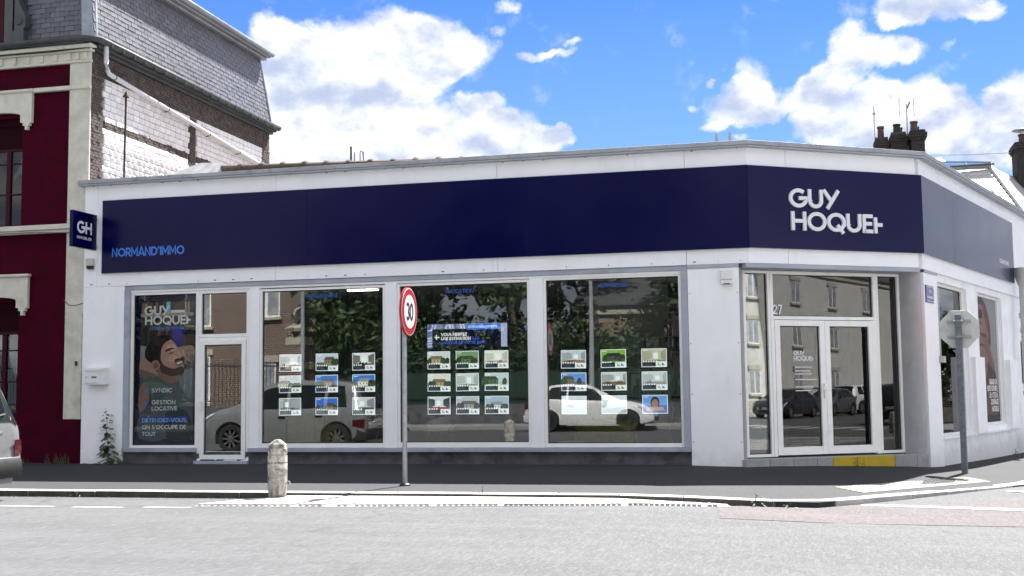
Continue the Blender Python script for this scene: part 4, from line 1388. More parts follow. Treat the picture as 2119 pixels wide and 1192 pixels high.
COLS = {'left': (((-8.25, -7.83), (-7.56, -7.14), (-6.872, -6.452)), (1.59, 1.215, 0.82)),
        'middle': (((-5.497, -5.09), (-4.99, -4.583), (-4.483, -4.066)), (1.585, 1.205, 0.815)),
        'right': (((-3.16, -2.735), (-2.485, -2.06), (-1.81, -1.39)), (1.56, 1.185, 0.80))}
PICS = {'left': [['white room', 'long house', 'dark-beamed room'], ['villa', 'house under blue sky', 'white house under blue sky'], ['kitchen', 'terrace of houses', 'attic']],
        'middle': [['stone house', 'leafy garden', 'pale room'], ['manor', 'bathroom', 'house behind trees'], ['red carpet room', 'grey street', 'snowy street']],
        'right': [['living room', 'green garden', 'empty room'], ['brick house under blue sky', 'loft', 'plain grey room'], ['blank page', 'pale page', 'smiling face on blue']]}
RW = ('top', 'middle', 'bottom')
sd_ = 1
for win in ('left', 'middle', 'right'):
    cols, rows_ = COLS[win]
    for r_ in range(3):
        for c_ in range(3):
            a, b = cols[c_]
            listing(a, rows_[r_], b - a, 0.305, PICS[win][r_][c_], '%s row of the %s shop window' % (RW[r_], win), seed=sd_)
            sd_ += 1
    cw = thing('display_cables', 'thin steel cables holding the listings in the %s shop window' % win, 'cable', group='display cables')
    for a, b in cols:
        for q in (a - 0.035, b + 0.035):
            MB().box(q - 0.002, 0.506, 0.1, q + 0.002, 0.51, 3.085).build('cable', M_WIRE, cw)
# side street window listings
for i, (u, z, kd) in enumerate(((1.2, 1.75, 'grey street'), (1.95, 1.75, 'villa'), (1.2, 1.3, 'stone house'), (1.95, 1.3, 'living room'), (1.2, 0.85, 'bathroom'), (1.95, 0.85, 'manor'))):
    listing(u, z, 0.44, 0.31, kd, 'in the side street window', RGT, 0.75, 60 + i)

# banner over the middle listings
bn_ = thing('estimate_banner', 'wide dark blue lit banner offering an estimate above the middle listings', 'banner', (-4.788, 0.5, 1.945))
MB().box(-0.735, 0.003, -0.02, 0.735, 0.022, 0.425).build('frame', M_FRAME, bn_, bevel=0.003)
p = MB()
Yb = lambda i: 0.002 - 0.0008 * i
poly(p, [(-0.71, 0), (0.71, 0), (0.71, 0.41), (-0.71, 0.41)], Yb(0), k(120, 130, 170))
for i in range(16):
    x = -0.7 + i * 0.05
    poly(p, [(x, 0.3), (x + 0.03, 0.3), (x + 0.06 if i < 8 else x + 0.0, 0.405), (x + 0.03 if i < 8 else x - 0.03, 0.405)], Yb(1), k(*random.choice(((190, 196, 220), (86, 90, 130), (150, 140, 160), (210, 214, 230)))))
for i in range(8):
    poly(p, [(-0.7, 0.02 + i * 0.045), (-0.61, 0.035 + i * 0.045), (-0.61, 0.05 + i * 0.045), (-0.7, 0.045 + i * 0.045)], Yb(1), k(*random.choice(((196, 204, 236), (90, 96, 150)))))
poly(p, [(0.6, 0.01), (0.705, 0.01), (0.705, 0.4), (0.6, 0.4)], Yb(2), k(170, 176, 210))
poly(p, [(-0.62, 0.0), (0.6, 0.0), (0.6, 0.325), (-0.62, 0.325)], Yb(3), k(24, 22, 40))
poly(p, [(0.0, 0.305), (0.58, 0.305), (0.58, 0.4), (0.0, 0.4)], Yb(4), k(52, 118, 220))
letters(p, 'ESTIMATION OFFERTE', 0.03, 0.335, 0.038, 0.2, Yb(6), 0, col=k(225, 230, 240), width=0.51)
letters(p, 'VOUS MERITEZ', -0.46, 0.205, 0.052, 0.22, Yb(6), 0, col=k(240, 240, 240), width=0.46)
poly(p, [(-0.255, 0.262), (-0.242, 0.277), (-0.23, 0.277), (-0.246, 0.262)], Yb(6), k(240, 240, 240))
letters(p, 'UNE ESTIMATION', -0.46, 0.135, 0.052, 0.22, Yb(6), 0, col=k(240, 240, 240), width=0.53)
letters(p, 'A LA', 0.09, 0.135, 0.052, 0.2, Yb(6), 0, col=k(60, 90, 200), width=0.13)
letters(p, 'HAUTEUR DE VOTRE BIEN', -0.46, 0.065, 0.048, 0.2, Yb(6), 0, col=k(60, 90, 200), width=0.77)
poly(p, [(-0.575, 0.175), (-0.49, 0.175), (-0.49, 0.193), (-0.575, 0.193)], Yb(6), k(240, 240, 240))
poly(p, [(-0.552, 0.145), (-0.534, 0.145), (-0.534, 0.23), (-0.552, 0.23)], Yb(7), k(240, 240, 240))
p.build('print', M_LIT, bn_)
for dx in (-0.6, 0.6):
    MB().box(dx - 0.002, 0.006, 0.425, dx + 0.002, 0.01, 1.14).build('cable', M_WIRE, bn_)

M_BLUET = pm('blue glass transfer', (0.02, 0.1, 0.4), 0.5, 0.02, 4)
# transfers on the glass: a word at the head of each window
for wn, word, u0, u1, z in (('left', '+FINANCEMENT', -7.55, -6.98, 2.845), ('middle', '+LOCATION', -5.04, -4.55, 2.85), ('right', '+EXPERTISE', -2.44, -1.95, 2.865)):
    g = MB()
    letters(g, word, u0, z, 0.065, 0.2, 0.1065, 0, width=u1 - u0)
    tr_ = [o for o in shop.children if o.name.startswith('shop_window')][('left', 'middle', 'right').index(wn)]
    g.build('lettering', M_BLUET, tr_)
# transfer on the left door leaf
g = MB()
letters(g, 'GUY', 0.0, 1.72, 0.075, 0.21, 0, 0, width=0.2)
letters(g, 'HOQUE+', 0.0, 1.63, 0.075, 0.21, 0, 0, width=0.38)
for i, z in enumerate((1.52, 1.46, 1.41, 1.32, 1.2, 1.14)):
    g.box(0.02, -0.0005, z, (0.34, 0.3, 0.33, 0.42, 0.36, 0.3)[i], 0, z + 0.014)
g.xf(lambda u, d, z: ENT(1.0 + u, D0 + 0.028 + d, z)).build('lettering', M_LETTER, ed)

# ------------------------------------------------------------------ furniture seen through the glass
M_YFAB = pm('mustard fabric', (0.42, 0.34, 0.06), 0.9, 0.12, 12, 0.3, 120)
M_WOOD = pm('pale wood', (0.42, 0.28, 0.16), 0.5, 0.2, 9, stretch=(1, 1, 8))
M_SHELL = pm('white shell', (0.74, 0.74, 0.72), 0.35, 0.02, 5)
M_DARK = pm('dark lacquer', (0.02, 0.02, 0.022), 0.4, 0.1, 5)


def armchair(label, loc, w, h, rz=0):
    r = thing('armchair', label, 'armchair', loc, rz)
    MB().box(-w / 2, -0.35, 0.16, w / 2, 0.35, 0.42).build('seat', M_YFAB, r, bevel=0.05, seg=4)
    MB().box(-w / 2, -0.42, 0.16, w / 2, -0.24, h).build('backrest', M_YFAB, r, bevel=0.06, seg=4)
    for s_ in (-1, 1):
        MB().box(s_ * w / 2 - 0.06, -0.3, 0.16, s_ * w / 2 + 0.06, 0.36, 0.58).build('arm', M_YFAB, r, bevel=0.04, seg=4)
        for t_ in (-0.3, 0.3):
            MB().tube([(s_ * (w / 2 - 0.06), t_, 0.18), (s_ * (w / 2 - 0.02), t_ * 1.1, 0)], [0.022, 0.014], 8).build('leg', M_WOOD, r)
    return r


armchair('mustard armchair with its back to the left shop window', (-8.2, 1.9, 0.07), 0.78, 0.84)
armchair('low mustard armchair behind the right shop window', (-2.6, 1.6, 0.07), 0.95, 0.62, 0.1)
ch = thing('shell_chair', 'white shell chair on splayed wooden legs behind the middle shop window', 'chair', (-5.62, 1.55, 0.07), 2.6)
g = MB()
v = []
for j in range(9):
    for i in range(17):
        a = rad(200 * (i / 16) - 100)
        t_ = j / 8
        r_ = 0.17 + 0.13 * min(1, t_ * 2.2) ** 0.6
        top_ = 0.43 + (0.3 if abs(a) < rad(95) else 0.3) * max(0, t_ - 0.1) * (0.62 + 0.38 * math.cos(a))
        v.append((r_ * math.sin(a) * (1 if t_ > 0 else 0.2), -r_ * math.cos(a) * (1 if t_ > 0 else 0.2), top_))
g.add(v, [(j * 17 + i, j * 17 + i + 1, (j + 1) * 17 + i + 1, (j + 1) * 17 + i) for j in range(8) for i in range(16)])
g.lathe([(0.05, 0.4), (0.27, 0.42), (0.29, 0.445), (0.05, 0.44)], 20)
sh = g.build('shell', M_SHELL, ch, smooth=True)
md = sh.modifiers.new('thick', 'SOLIDIFY')
md.thickness = 0.012
for sx in (-1, 1):
    for sy in (-1, 1):
        MB().tube([(sx * 0.12, sy * 0.12, 0.42), (sx * 0.23, sy * 0.23, 0)], [0.018, 0.012], 8).build('leg', M_WOOD, ch)

pl = thing('pendant_lamp', 'black branching pendant lamp hanging behind the left shop window', 'lamp', (-7.75, 2.4, 2.62))
MB().tube([(0, 0, 0), (0, 0, 0.46)], 0.008, 6).build('rod', M_DARK, pl)
for i, (dx, dy, dz) in enumerate(((-0.25, 0, -0.2), (0.28, 0.05, -0.12), (-0.3, 0.1, 0.12), (0.26, -0.1, 0.2), (0.05, 0.25, -0.25), (-0.05, -0.28, 0.1))):
    a = MB().tube([(0, 0, 0), (dx, dy, dz)], 0.007, 6).build('arm', M_DARK, pl)
    MB().lathe([(0.012, -0.03), (0.03, -0.02), (0.034, 0.02), (0.012, 0.04)], 10, (dx, dy, dz)).build('holder', M_DARK, a, smooth=0.6)

M_TUBE = bpy.data.materials.new('lit tube')
M_TUBE.use_nodes = True
tb = M_TUBE.node_tree.nodes['Principled BSDF']
tb.inputs['Emission Color'].default_value = (1.0, 0.97, 0.9, 1)
tb.inputs['Emission Strength'].default_value = 1.6
for x, y, rz, lb in ((-6.85, 0.95, 0, 'short lit ceiling strip just inside the left shop window'),):
    r = thing('ceiling_light', lb, 'ceiling light', (x, y, 3.0), rz)
    MB().box(-0.3, -0.07, 0.045, 0.3, 0.07, 0.088).build('housing', M_SHELL, r, bevel=0.006)
    MB().box(-0.28, -0.035, 0.02, 0.28, 0.035, 0.044).build('tube', M_TUBE, r)

# partition with a zigzag pattern behind the right window
scr = thing('partition_screen', 'dark partition with grey zigzag bands behind the right shop window', 'partition', (-1.95, 2.1, 0.07))
M_SCR = pm('dark partition', (0.022, 0.024, 0.034), 0.8, 0.1, 3)
M_ZIG = pm('grey zigzag', (0.22, 0.21, 0.2), 0.8, 0.1, 4)
MB().box(-1.1, 0.0, 0, 1.0, 0.05, 3.0).build('board', M_SCR, scr)
for i in range(9):
    x = -1.0 + i * 0.23
    for j in range(9):
        z = 0.1 + j * 0.33 + (0.16 if i % 2 else 0)
        if z + 0.33 > 3.0:
            continue
        s_ = 1 if j % 2 else -1
        MB().prism([(x - 0.05 * s_, z), (x + 0.06 - 0.05 * s_, z), (x + 0.06 + 0.05 * s_, z + 0.33), (x + 0.05 * s_, z + 0.33)], -0.008, -0.001).build('zigzag_strip', M_ZIG, scr)

# dark inner partition near the entrance with framed portraits and a navy panel
ip = thing('entrance_partition', 'dark wall with framed portraits seen through the entrance glass', 'partition', ENT(0.1, 2.6, 0.07), A1)
MB().box(-1.7, 0.0, 0, 1.6, 0.06, 3.0).build('board', M_IWALL, ip)
M_PHOTO = printmat('framed photo', 0, 0.4, 0.4, 0.2, 40)


def portrait(label, loc, rz, w=0.3, h=0.4, kid=0):
    r = thing('framed_portrait', label, 'picture', loc, rz, 'framed portraits on the entrance partition')
    g = MB()
    b = 0.02
    g.box(-w / 2, -0.02, 0, w / 2, 0, b)
    g.box(-w / 2, -0.02, h - b, w / 2, 0, h)
    g.box(-w / 2, -0.02, b, -w / 2 + b, 0, h - b)
    g.box(w / 2 - b, -0.02, b, w / 2, 0, h - b)
    g.build('frame', M_DARK, r)
    p = MB()
    poly(p, [(-w / 2 + b, b), (w / 2 - b, b), (w / 2 - b, h - b), (-w / 2 + b, h - b)], -0.005, k(190, 188, 180))
    poly(p, ell(0, h * 0.64, w * 0.15, h * 0.15, 14), -0.006, k(150, 120, 105))
    poly(p, spline([(-w * 0.3, b), (w * 0.3, b), (w * 0.24, h * 0.42), (0, h * 0.5), (-w * 0.24, h * 0.42)], 4), -0.0065, k(36, 38, 46))
    p.build('print', M_PHOTO, r)
    return r


for i, (u, z, w_) in enumerate(((-0.55, 1.62, 'top left'), (0.95, 1.7, 'top right'), (-0.85, 1.02, 'lower row, outermost'), (-0.3, 1.02, 'lower row, second'), (0.25, 1.02, 'lower row, third'), (0.9, 1.02, 'lower row, innermost'))):
    portrait('black framed portrait on the entrance partition, %s' % w_, ENT(0.1 + u, 2.596, 0.07 + z), A1)
isn = thing('indoor_sign', 'navy panel with white company lettering inside the entrance', 'sign', ENT(0.3, 2.58, 1.95), A1)
MB().box(-0.5, -0.02, -0.25, 0.5, 0, 0.5).build('panel', M_NAVY, isn)
g = MB()
letters(g, 'GUY', -0.38, 0.18, 0.17, 0.2, -0.022, 0, width=0.42)
letters(g, 'HOQUE+', -0.38, -0.04, 0.17, 0.2, -0.022, 0, width=0.8)
g.build('lettering', M_LETTER, isn)
bx_ = thing('archive_box', 'white cardboard box on the floor behind the right shop window', 'box', (-3.05, 0.75, 0.07))
MB().box(-0.2, -0.15, 0, 0.2, 0.15, 0.22).build('body', M_SHELL, bx_, bevel=0.006)
MB().box(-0.21, -0.16, 0.221, 0.21, 0.16, 0.28).build('lid', M_SHELL, bx_, bevel=0.006)
ez = thing('easel', 'slim wooden easel behind the left shop window', 'easel', (-6.5, 1.2, 0.07))
for a, b in (((-0.25, 0, 0), (0, 0.1, 1.3)), ((0.25, 0, 0), (0, 0.1, 1.3)), ((0, 0.5, 0), (0, 0.1, 1.3))):
    MB().tube([a, b], 0.016, 6).build('leg', M_WOOD, ez)
MB().box(-0.18, -0.0, 0.5, 0.18, 0.04, 0.53).build('ledge', M_WOOD, ez)
dk = thing('desk', 'white counter desk behind the side street window', 'desk', RGT(2.0, 2.0, 0.07), A2)
MB().box(-1.0, -0.3, 0.72, 0.9, 0.4, 0.76).build('top', M_SHELL, dk, bevel=0.006)
MB().box(-0.95, -0.25, 0, 0.85, -0.2, 0.719).build('front_panel', M_SHELL, dk)

# ------------------------------------------------------------------ street furniture
M_GALV = pm('galvanised steel', (0.36, 0.38, 0.4), 0.45, 0.15, 14, metal=0.55, dirt=(0.25, 0.25, 0.25), dscale=6, damt=0.5)
M_GPOST = pm('dull galvanised post', (0.14, 0.16, 0.19), 0.5, 0.25, 18, metal=0.2, dirt=(0.24, 0.26, 0.28), dscale=10, damt=0.6)
M_SRED = pm('sign red', (0.42, 0.006, 0.02), 0.35, 0.03, 5)
M_SWHITE = pm('sign white', (0.72, 0.72, 0.72), 0.35, 0.02, 5)
M_SBLACK = pm('sign black', (0.01, 0.01, 0.012), 0.4, 0.02, 5)
M_SGREY = pm('sign rear grey', (0.58, 0.59, 0.56), 0.5, 0.08, 6, dirt=(0.2, 0.2, 0.19), dscale=5, damt=0.4)

PB = (-4.27, -4.26)
s30 = thing('speed_limit_sign', 'round red-rimmed 30 sign on a grey pole at the kerb', 'road sign', (PB[0], PB[1], PZ(*PB)))
g = MB().tube([(0, 0, 0), (0.0, 0, 2.5)], 0.031, 14)
g.build('pole', M_GALV, s30, smooth=0.6)
MB().lathe([(0.075, -0.01), (0.07, 0.02), (0.04, 0.035)], 14).build('base_collar', M_SBLACK, s30, smooth=0.6)
ZC = 2.27
for nm, prof, mt in (('disc', [(0.31, 0.036), (0.322, 0.04), (0.322, 0.066), (0.312, 0.07)], M_SRED), ('white_edge', [(0.311, 0.0705), (0.311, 0.0725), (0.29, 0.0726)], M_SWHITE), ('red_ring', [(0.300, 0.0735), (0.300, 0.0745), (0.22, 0.0746)], M_SRED), ('white_field', [(0.222, 0.0755), (0.222, 0.0765), (0.05, 0.0766)], M_SWHITE)):
    MB().lathe(prof, 48, (0, 0, ZC), axis='x').build(nm, mt, s30)
g = MB()
letters(g, '30', -0.142, -0.12, 0.24, 0.17, 0, 0, width=0.284)
g.xf(lambda x, y, z: (0.078 - y, x, ZC + z)).build('numerals', M_SBLACK, s30)
g = MB()
for dz in (-0.15, 0.15):
    g.box(-0.04, -0.06, ZC + dz - 0.018, 0.036, 0.06, ZC + dz + 0.018)
g.build('clamp', M_GALV, s30, bevel=0.004)

SB = (3.2, 1.09)
stp = thing('stop_sign', 'back of an octagonal grey road sign on a square post at the corner', 'road sign', (SB[0], SB[1], PZ(*SB)), rad(-14))
MB().box(-0.045, -0.045, 0, 0.045, 0.045, 2.52).build('post', M_GPOST, stp, bevel=0.006)
oc = [(0.3 / math.cos(rad(22.5)) * math.cos(rad(22.5 + 45 * i)), 2.285 + 0.3 / math.cos(rad(22.5)) * math.sin(rad(22.5 + 45 * i))) for i in range(8)]
MB().prism(oc, 0.075, 0.1).build('plate', M_SGREY, stp, bevel=0.004)
oc2 = [(x * 0.93, 2.285 + (z - 2.285) * 0.93) for x, z in oc]
MB().prism(oc2, 0.1005, 0.1025).build('face', M_SRED, stp)
g = MB()
for z in (2.16, 2.41):
    g.box(-0.18, 0.046, z - 0.022, 0.18, 0.075, z + 0.022)
    g.box(-0.07, -0.055, z - 0.014, 0.07, 0.046, z + 0.014)
g.build('bracket', M_GALV, stp, bevel=0.004)

bl = thing('bollard', 'weathered stained concrete bollard standing at the kerb ramp', 'bollard', (-5.42, -5.66, -0.085), 0.25)
M_BOLL = pm('weathered concrete', (0.36, 0.345, 0.31), 0.9, 0.3, 9, 0.9, 45, dirt=(0.05, 0.044, 0.036), dscale=8, damt=0.9, fine=0.4, dlo=0.42)
M_TAPE = pm('flaking white paint', (0.5, 0.48, 0.43), 0.8, 0.15, 14, 0.4, 60, dirt=(0.06, 0.052, 0.045), dscale=10, damt=1.0, dlo=0.45)
prof = [(0.102, 0), (0.112, 0.03), (0.12, 0.18), (0.121, 0.34), (0.117, 0.5), (0.112, 0.62), (0.108, 0.645), (0.04, 0.7), (0.006, 0.705)]
g = MB().lathe(prof, 10)
g.v = [(x * (1 + 0.02 * math.sin(7 * z * 9 + x * 40)), y * (1 + 0.02 * math.cos(5 * z * 9 + y * 30)), z) for x, y, z in g.v]
g.build('post', M_BOLL, bl, bevel=0.006)
for z0, z1, r_ in ((0.335, 0.42, 0.1235), (0.43, 0.515, 0.1225), (0.525, 0.6, 0.1185)):
    g = MB().lathe([(r_ - 0.01, z0), (r_, z0 + 0.004), (r_ - 0.002, z1 - 0.004), (r_ - 0.012, z1)], 10)
    g.build('painted_band', M_TAPE, bl)
MB().tube([(0.118, 0, 0.2), (0.15, 0, 0.19), (0.16, 0, 0.15)], 0.008, 6).build('hook', M_GALV, bl)

# ------------------------------------------------------------------ weeds
M_LEAF = pm('weed leaf', (0.035, 0.075, 0.025), 0.7, 0.35, 20, rnd=0.2)
M_STALK = pm('weed stalk', (0.07, 0.1, 0.04), 0.8, 0.2, 20)


def leaf(mb, base, d, up, size, lobes=True):
    """a folded leaf blade with notched edge"""
    d = Vector(d).normalized()
    up = Vector(up)
    side = d.cross(up).normalized()
    nrm = side.cross(d).normalized()
    base = Vector(base)
    prof_ = ((0, 0), (0.18, 0.34), (0.3, 0.28), (0.5, 0.46), (0.62, 0.34), (0.8, 0.26), (1, 0)) if lobes else ((0, 0), (0.3, 0.2), (0.7, 0.15), (1, 0))
    mid = [base + d * size * t_ - Vector((0, 0, 1)) * size * 0.35 * t_ * t_ for t_, _ in prof_]
    L_ = [p + side * size * w - nrm * size * 0.12 * w for p, (_, w) in zip(mid, prof_)]
    R_ = [p - side * size * w - nrm * size * 0.12 * w for p, (_, w) in zip(mid, prof_)]
    n_ = len(prof_)
    mb.add(mid + L_ + R_, [(i, i + 1, n_ + i + 1, n_ + i) for i in range(n_ - 1)] + [(i, 2 * n_ + i, 2 * n_ + i + 1, i + 1) for i in range(n_ - 1)])


def weed(label, loc, h, n_leaf, size, seed, cat='weed', spread=0.12, lean=(0, 0)):
    R_ = random.Random(seed)
    r = thing('weed', label, cat, loc)
    st_ = [(0, 0, 0)]
    for i in range(1, 9):
        st_.append((lean[0] * i / 8 + R_.uniform(-0.012, 0.012), lean[1] * i / 8 + R_.uniform(-0.01, 0.01), h * i / 8))
    MB().tube(st_, [0.008 * (1 - 0.08 * i) for i in range(9)], 5).build('stem', M_STALK, r)
    g = MB()
    for i in range(n_leaf):
        t_ = (i / n_leaf) ** 1.35 * 0.98
        a = i * 2.4 + R_.uniform(-0.4, 0.4)
        p = Vector(st_[min(8, int(t_ * 8))])
        p.z = h * t_
        s_ = size * (1 - 0.68 * t_) * R_.uniform(0.7, 1.15)
        d = Vector((math.cos(a), math.sin(a) * 0.8 - 0.35, R_.uniform(-0.75, 0.25)))
        b = p + d.normalized() * spread * (1 - 0.75 * t_) * R_.uniform(0.3, 1)
        leaf(g, b, d, (0, 0, 1), s_)
    g.build('foliage', M_LEAF, r)
    return r


weed('tall broad-leaved weed growing against the white wall below the letter box', (-11.22, -0.1, PZ(-11, 0)), 0.98, 58, 0.185, 3, 'weed', 0.14, (-0.1, 0.02))
weed('small weed beside the tall weed at the wall foot', (-10.98, -0.06, 0), 0.3, 9, 0.05, 5)
weed('little weed growing in front of the yellow step tiles', (*ENT(1.85, -0.05, 0)[:2], PZ(1.5, 1)), 0.16, 14, 0.06, 6)
weed('little weed sprouting from the kerb in front of the entrance', (0.27, -5.28, -0.11), 0.1, 12, 0.05, 8)
weed('tuft of weed sprouting from the kerb beside the parked car', (-8.28, -5.5, RZ(-8, -5.5)), 0.1, 12, 0.05, 9)
weed('weed in the gutter at the rounded kerb end', (0.62, -5.36, RZ(0.6, -5.4)), 0.05, 12, 0.06, 11)
weed('dry weed on the kerb beyond the 30 sign', (-2.93, -5.3, -0.04), 0.09, 9, 0.04, 12)
weed('weed at the foot of the shop plinth near the white panel', (-2.75, 0.0, 0), 0.18, 10, 0.05, 13)
weed('weed at the foot of the side street wall', (*RGT(6.3, -0.08, 0)[:2], PZ(5, 7)), 0.16, 14, 0.07, 14)
# grass tufts along the red house
M_GRASS = pm('grass blades', (0.06, 0.085, 0.03), 0.8, 0.4, 14)
for x, lb in ((-13.1, 'tuft of rough grass at the foot of the red wall'), (-12.25, 'thin dry grass beside the corner of the red wall')):
    r = thing('grass_tuft', lb, 'grass', (x, -0.05, 0))
    g = MB()
    for i in range(46):
        a = random.uniform(0, 6.28)
        b = Vector((random.gauss(0, 0.13), random.uniform(-0.06, 0.0), 0))
        l = random.uniform(0.06, 0.24)
        d = Vector((math.cos(a) * 0.3, math.sin(a) * 0.2 - 0.1, 1)).normalized() * l
        s_ = Vector((0.004, 0.002, 0))
        g.add([b - s_, b + s_, b + d * 0.6 + s_ * 0.6 + Vector((0, 0, 0)), b + d + Vector((0.2 * d.x, 0, -0.02)), b + d * 0.6 - s_ * 0.6], [(0, 1, 2, 4), (4, 2, 3)])
    g.build('blades', M_GRASS, r)

# ------------------------------------------------------------------ the dark red house on the left
def brickbump(name, col, rough, bw, bh, mortar, strength, dirt=None, var=0.12, spec=0.4, mort=None):
    m = pm(name, col, rough, var, 4, dirt=dirt, dscale=1.4, damt=0.5, spec=spec)
    t = m.node_tree
    b = t.nodes['Principled BSDF']
    br = N(t, 'ShaderNodeTexBrick')
    co = N(t, 'ShaderNodeTexCoord').outputs['Object']
    sp = N(t, 'ShaderNodeSeparateXYZ')
    t.links.new(co, sp.inputs[0])
    cb = N(t, 'ShaderNodeCombineXYZ')
    t.links.new(M(t, 'ADD', sp.outputs[0], sp.outputs[1]), cb.inputs[0])
    t.links.new(sp.outputs[2], cb.inputs[1])
    t.links.new(cb.outputs[0], br.inputs['Vector'])
    br.inputs['Scale'].default_value = 1.0
    br.inputs['Brick Width'].default_value = bw
    br.inputs['Row Height'].default_value = bh
    br.inputs['Mortar Size'].default_value = mortar
    br.inputs['Mortar Smooth'].default_value = 0.4
    if mort:
        src = b.inputs['Base Color'].links[0].from_socket
        cell = N(t, 'ShaderNodeTexNoise')
        t.links.new(VM(t, 'MULTIPLY', cb.outputs[0], (1 / bw, 1 / bh, 0)), cell.inputs['Vector'])
        cell.inputs['Scale'].default_value = 0.9
        src = MIX(t, RAMP(t, cell.outputs[0], 0.35, 0.65), tuple(c * 0.55 for c in col), src)
        t.links.new(MIX(t, br.outputs['Fac'], src, mort), b.inputs['Base Color'])
    bn = N(t, 'ShaderNodeBump')
    bn.invert = True
    bn.inputs['Strength'].default_value = strength
    bn.inputs['Distance'].default_value = 0.008
    h = M(t, 'ADD', br.outputs['Fac'], M(t, 'MULTIPLY', NOISE(t, co, 40, 5, 0.7), 0.9))
    t.links.new(h, bn.inputs['Height'])
    t.links.new(bn.outputs[0], b.inputs['Normal'])
    return m


M_BURG = brickbump('burgundy painted brick', (0.052, 0.0008, 0.011), 0.85, 0.22, 0.07, 0.008, 0.9, spec=0.08, var=0.22)
M_CREAM = brickbump('cream painted brick', (0.6, 0.585, 0.5), 0.7, 0.22, 0.07, 0.006, 0.35, dirt=(0.34, 0.32, 0.26))
M_CREAMS = pm('cream painted stone', (0.62, 0.605, 0.52), 0.65, 0.06, 5, 0.25, 50, dirt=(0.3, 0.28, 0.22), dscale=2.2, damt=0.45)
M_SLATE = pm('slate', (0.078, 0.08, 0.1), 0.42, 0.16, 7, 0.25, 40, rnd=0.3, spec=0.75, dirt=(0.09, 0.09, 0.1), dscale=5, damt=0.4)
M_ZINC = pm('zinc', (0.3, 0.33, 0.36), 0.4, 0.12, 3, metal=0.35, dirt=(0.12, 0.13, 0.14), dscale=2.5, damt=0.6)
M_ZDARK = pm('dark zinc', (0.05, 0.06, 0.062), 0.5, 0.2, 4, dirt=(0.03, 0.035, 0.035), dscale=3, damt=0.7)
M_BLOCK = pm('white painted stone', (0.8, 0.8, 0.82), 0.8, 0.08, 9, 0.35, 45, rnd=0.1, dirt=(0.5, 0.46, 0.42), dscale=6, damt=0.45)
M_BRICK = pm('brown brick', (0.088, 0.068, 0.062), 0.85, 0.45, 9, 0.5, 60, dirt=(0.05, 0.045, 0.045), dscale=3, damt=0.7)
M_MORTAR = pm('grey mortar', (0.3, 0.28, 0.255), 0.95, 0.25, 9, 0.6, 60, dirt=(0.08, 0.075, 0.07), dscale=3, damt=0.6)
M_WINF = pm('burgundy window frame', (0.04, 0.001, 0.009), 0.5, 0.05, 4, spec=0.15)
M_SHUT = pm('burgundy blind', (0.016, 0.0006, 0.004), 0.8, 0.1, 4, spec=0.1)
M_HGLASS = glass('house glass', (0.7, 0.74, 0.74), 1.7, 0.0, 0.2)
M_CURT = pm('net curtain', (0.5, 0.52, 0.55), 0.9, 0.1, 10, stretch=(14, 1, 1))

hs = thing('red_house', 'tall burgundy and cream townhouse with a slate mansard roof', 'house')
XC = -11.82            # right-hand corner
WX0, WX1 = -14.4, -13.25
# front wall around two window openings
for a, b, z0, z1 in ((-19, WX0, 0.0, 7.36), (WX1, XC - 0.045, 0.0, 7.36), (WX0, WX1, 0.0, 0.85), (WX0, WX1, 3.05, 4.3), (WX0, WX1, 6.5, 7.36)):
    MB().box(a, 0.06, z0 - 0.1, b, 0.4, z1).build('wall', M_BURG, hs)
MB().box(-19, 0.02, -0.1, -11.9, 0.059, 0.786).build('plinth', M_BURG, hs, bevel=0.01)
MB().box(-12.25, 0.015, 0.79, XC, 0.059, 7.34).build('pilaster', M_CREAM, hs, bevel=0.006)
MB().box(-11.99, -0.01, 0.79, -11.885, 0.014, 2.7).build('pilaster_edge', M_CREAM, hs)
MB().box(-19, -0.03, 6.842, XC + 0.01, 0.058, 6.922).build('string_course', M_CREAMS, hs, bevel=0.014)
MB().box(-19, -0.06, 4.25, -12.05, 0.058, 4.345).build('sill_course', M_CREAMS, hs, bevel=0.012)
MB().box(-19, -0.02, 4.19, -12.05, 0.057, 4.248).build('sill_course', M_CREAMS, hs, bevel=0.01)
# cornice: bands and dentils
MB().box(-19, -0.02, 7.342, XC + 0.02, 0.06, 7.392).build('cornice_band', M_CREAMS, hs, bevel=0.01)
MB().box(-19, 0.0, 7.392, XC + 0.0, 0.06, 7.535).build('cornice_frieze', M_CREAMS, hs)
x = -11.95
while x > -14.3:
    MB().box(x, -0.035, 7.395, x + 0.075, -0.002, 7.528).build('dentil', M_CREAMS, hs, bevel=0.004)
    x -= 0.29 if x < -12.2 else 0.17
MB().box(-19, -0.07, 7.536, XC + 0.06, 0.06, 7.585).build('cornice_band', M_CREAMS, hs, bevel=0.012)
MB().box(-19, -0.13, 7.586, XC + 0.1, 0.06, 7.66).build('cornice_band', M_CREAMS, hs, bevel=0.02)
g = MB()
g.tube([(-19, -0.085, 7.56), (-14.5, -0.09, 7.545), (-13.6, -0.09, 7.575), (-12.6, -0.09, 7.565), (-11.85, -0.09, 7.59), (-11.7, 0.02, 7.58)], 0.014, 6)
g.build('cable', M_BLACK, hs)
g = MB()
g.tube([(-12.26, -0.005, 2.95), (-12.15, -0.03, 2.85), (-12.0, -0.03, 2.84), (-11.87, -0.01, 2.88)], 0.008, 6)
g.tube([(-19, -0.035, 4.2), (-12.9, -0.045, 4.21), (-12.1, -0.03, 4.17), (-11.85, -0.03, 4.14)], 0.008, 6)
g.build('cable', M_SCREW, hs)
MB().box(-11.99, -0.04, 1.75, -11.955, -0.011, 1.83).build('gate_hook', M_BLACK, hs)


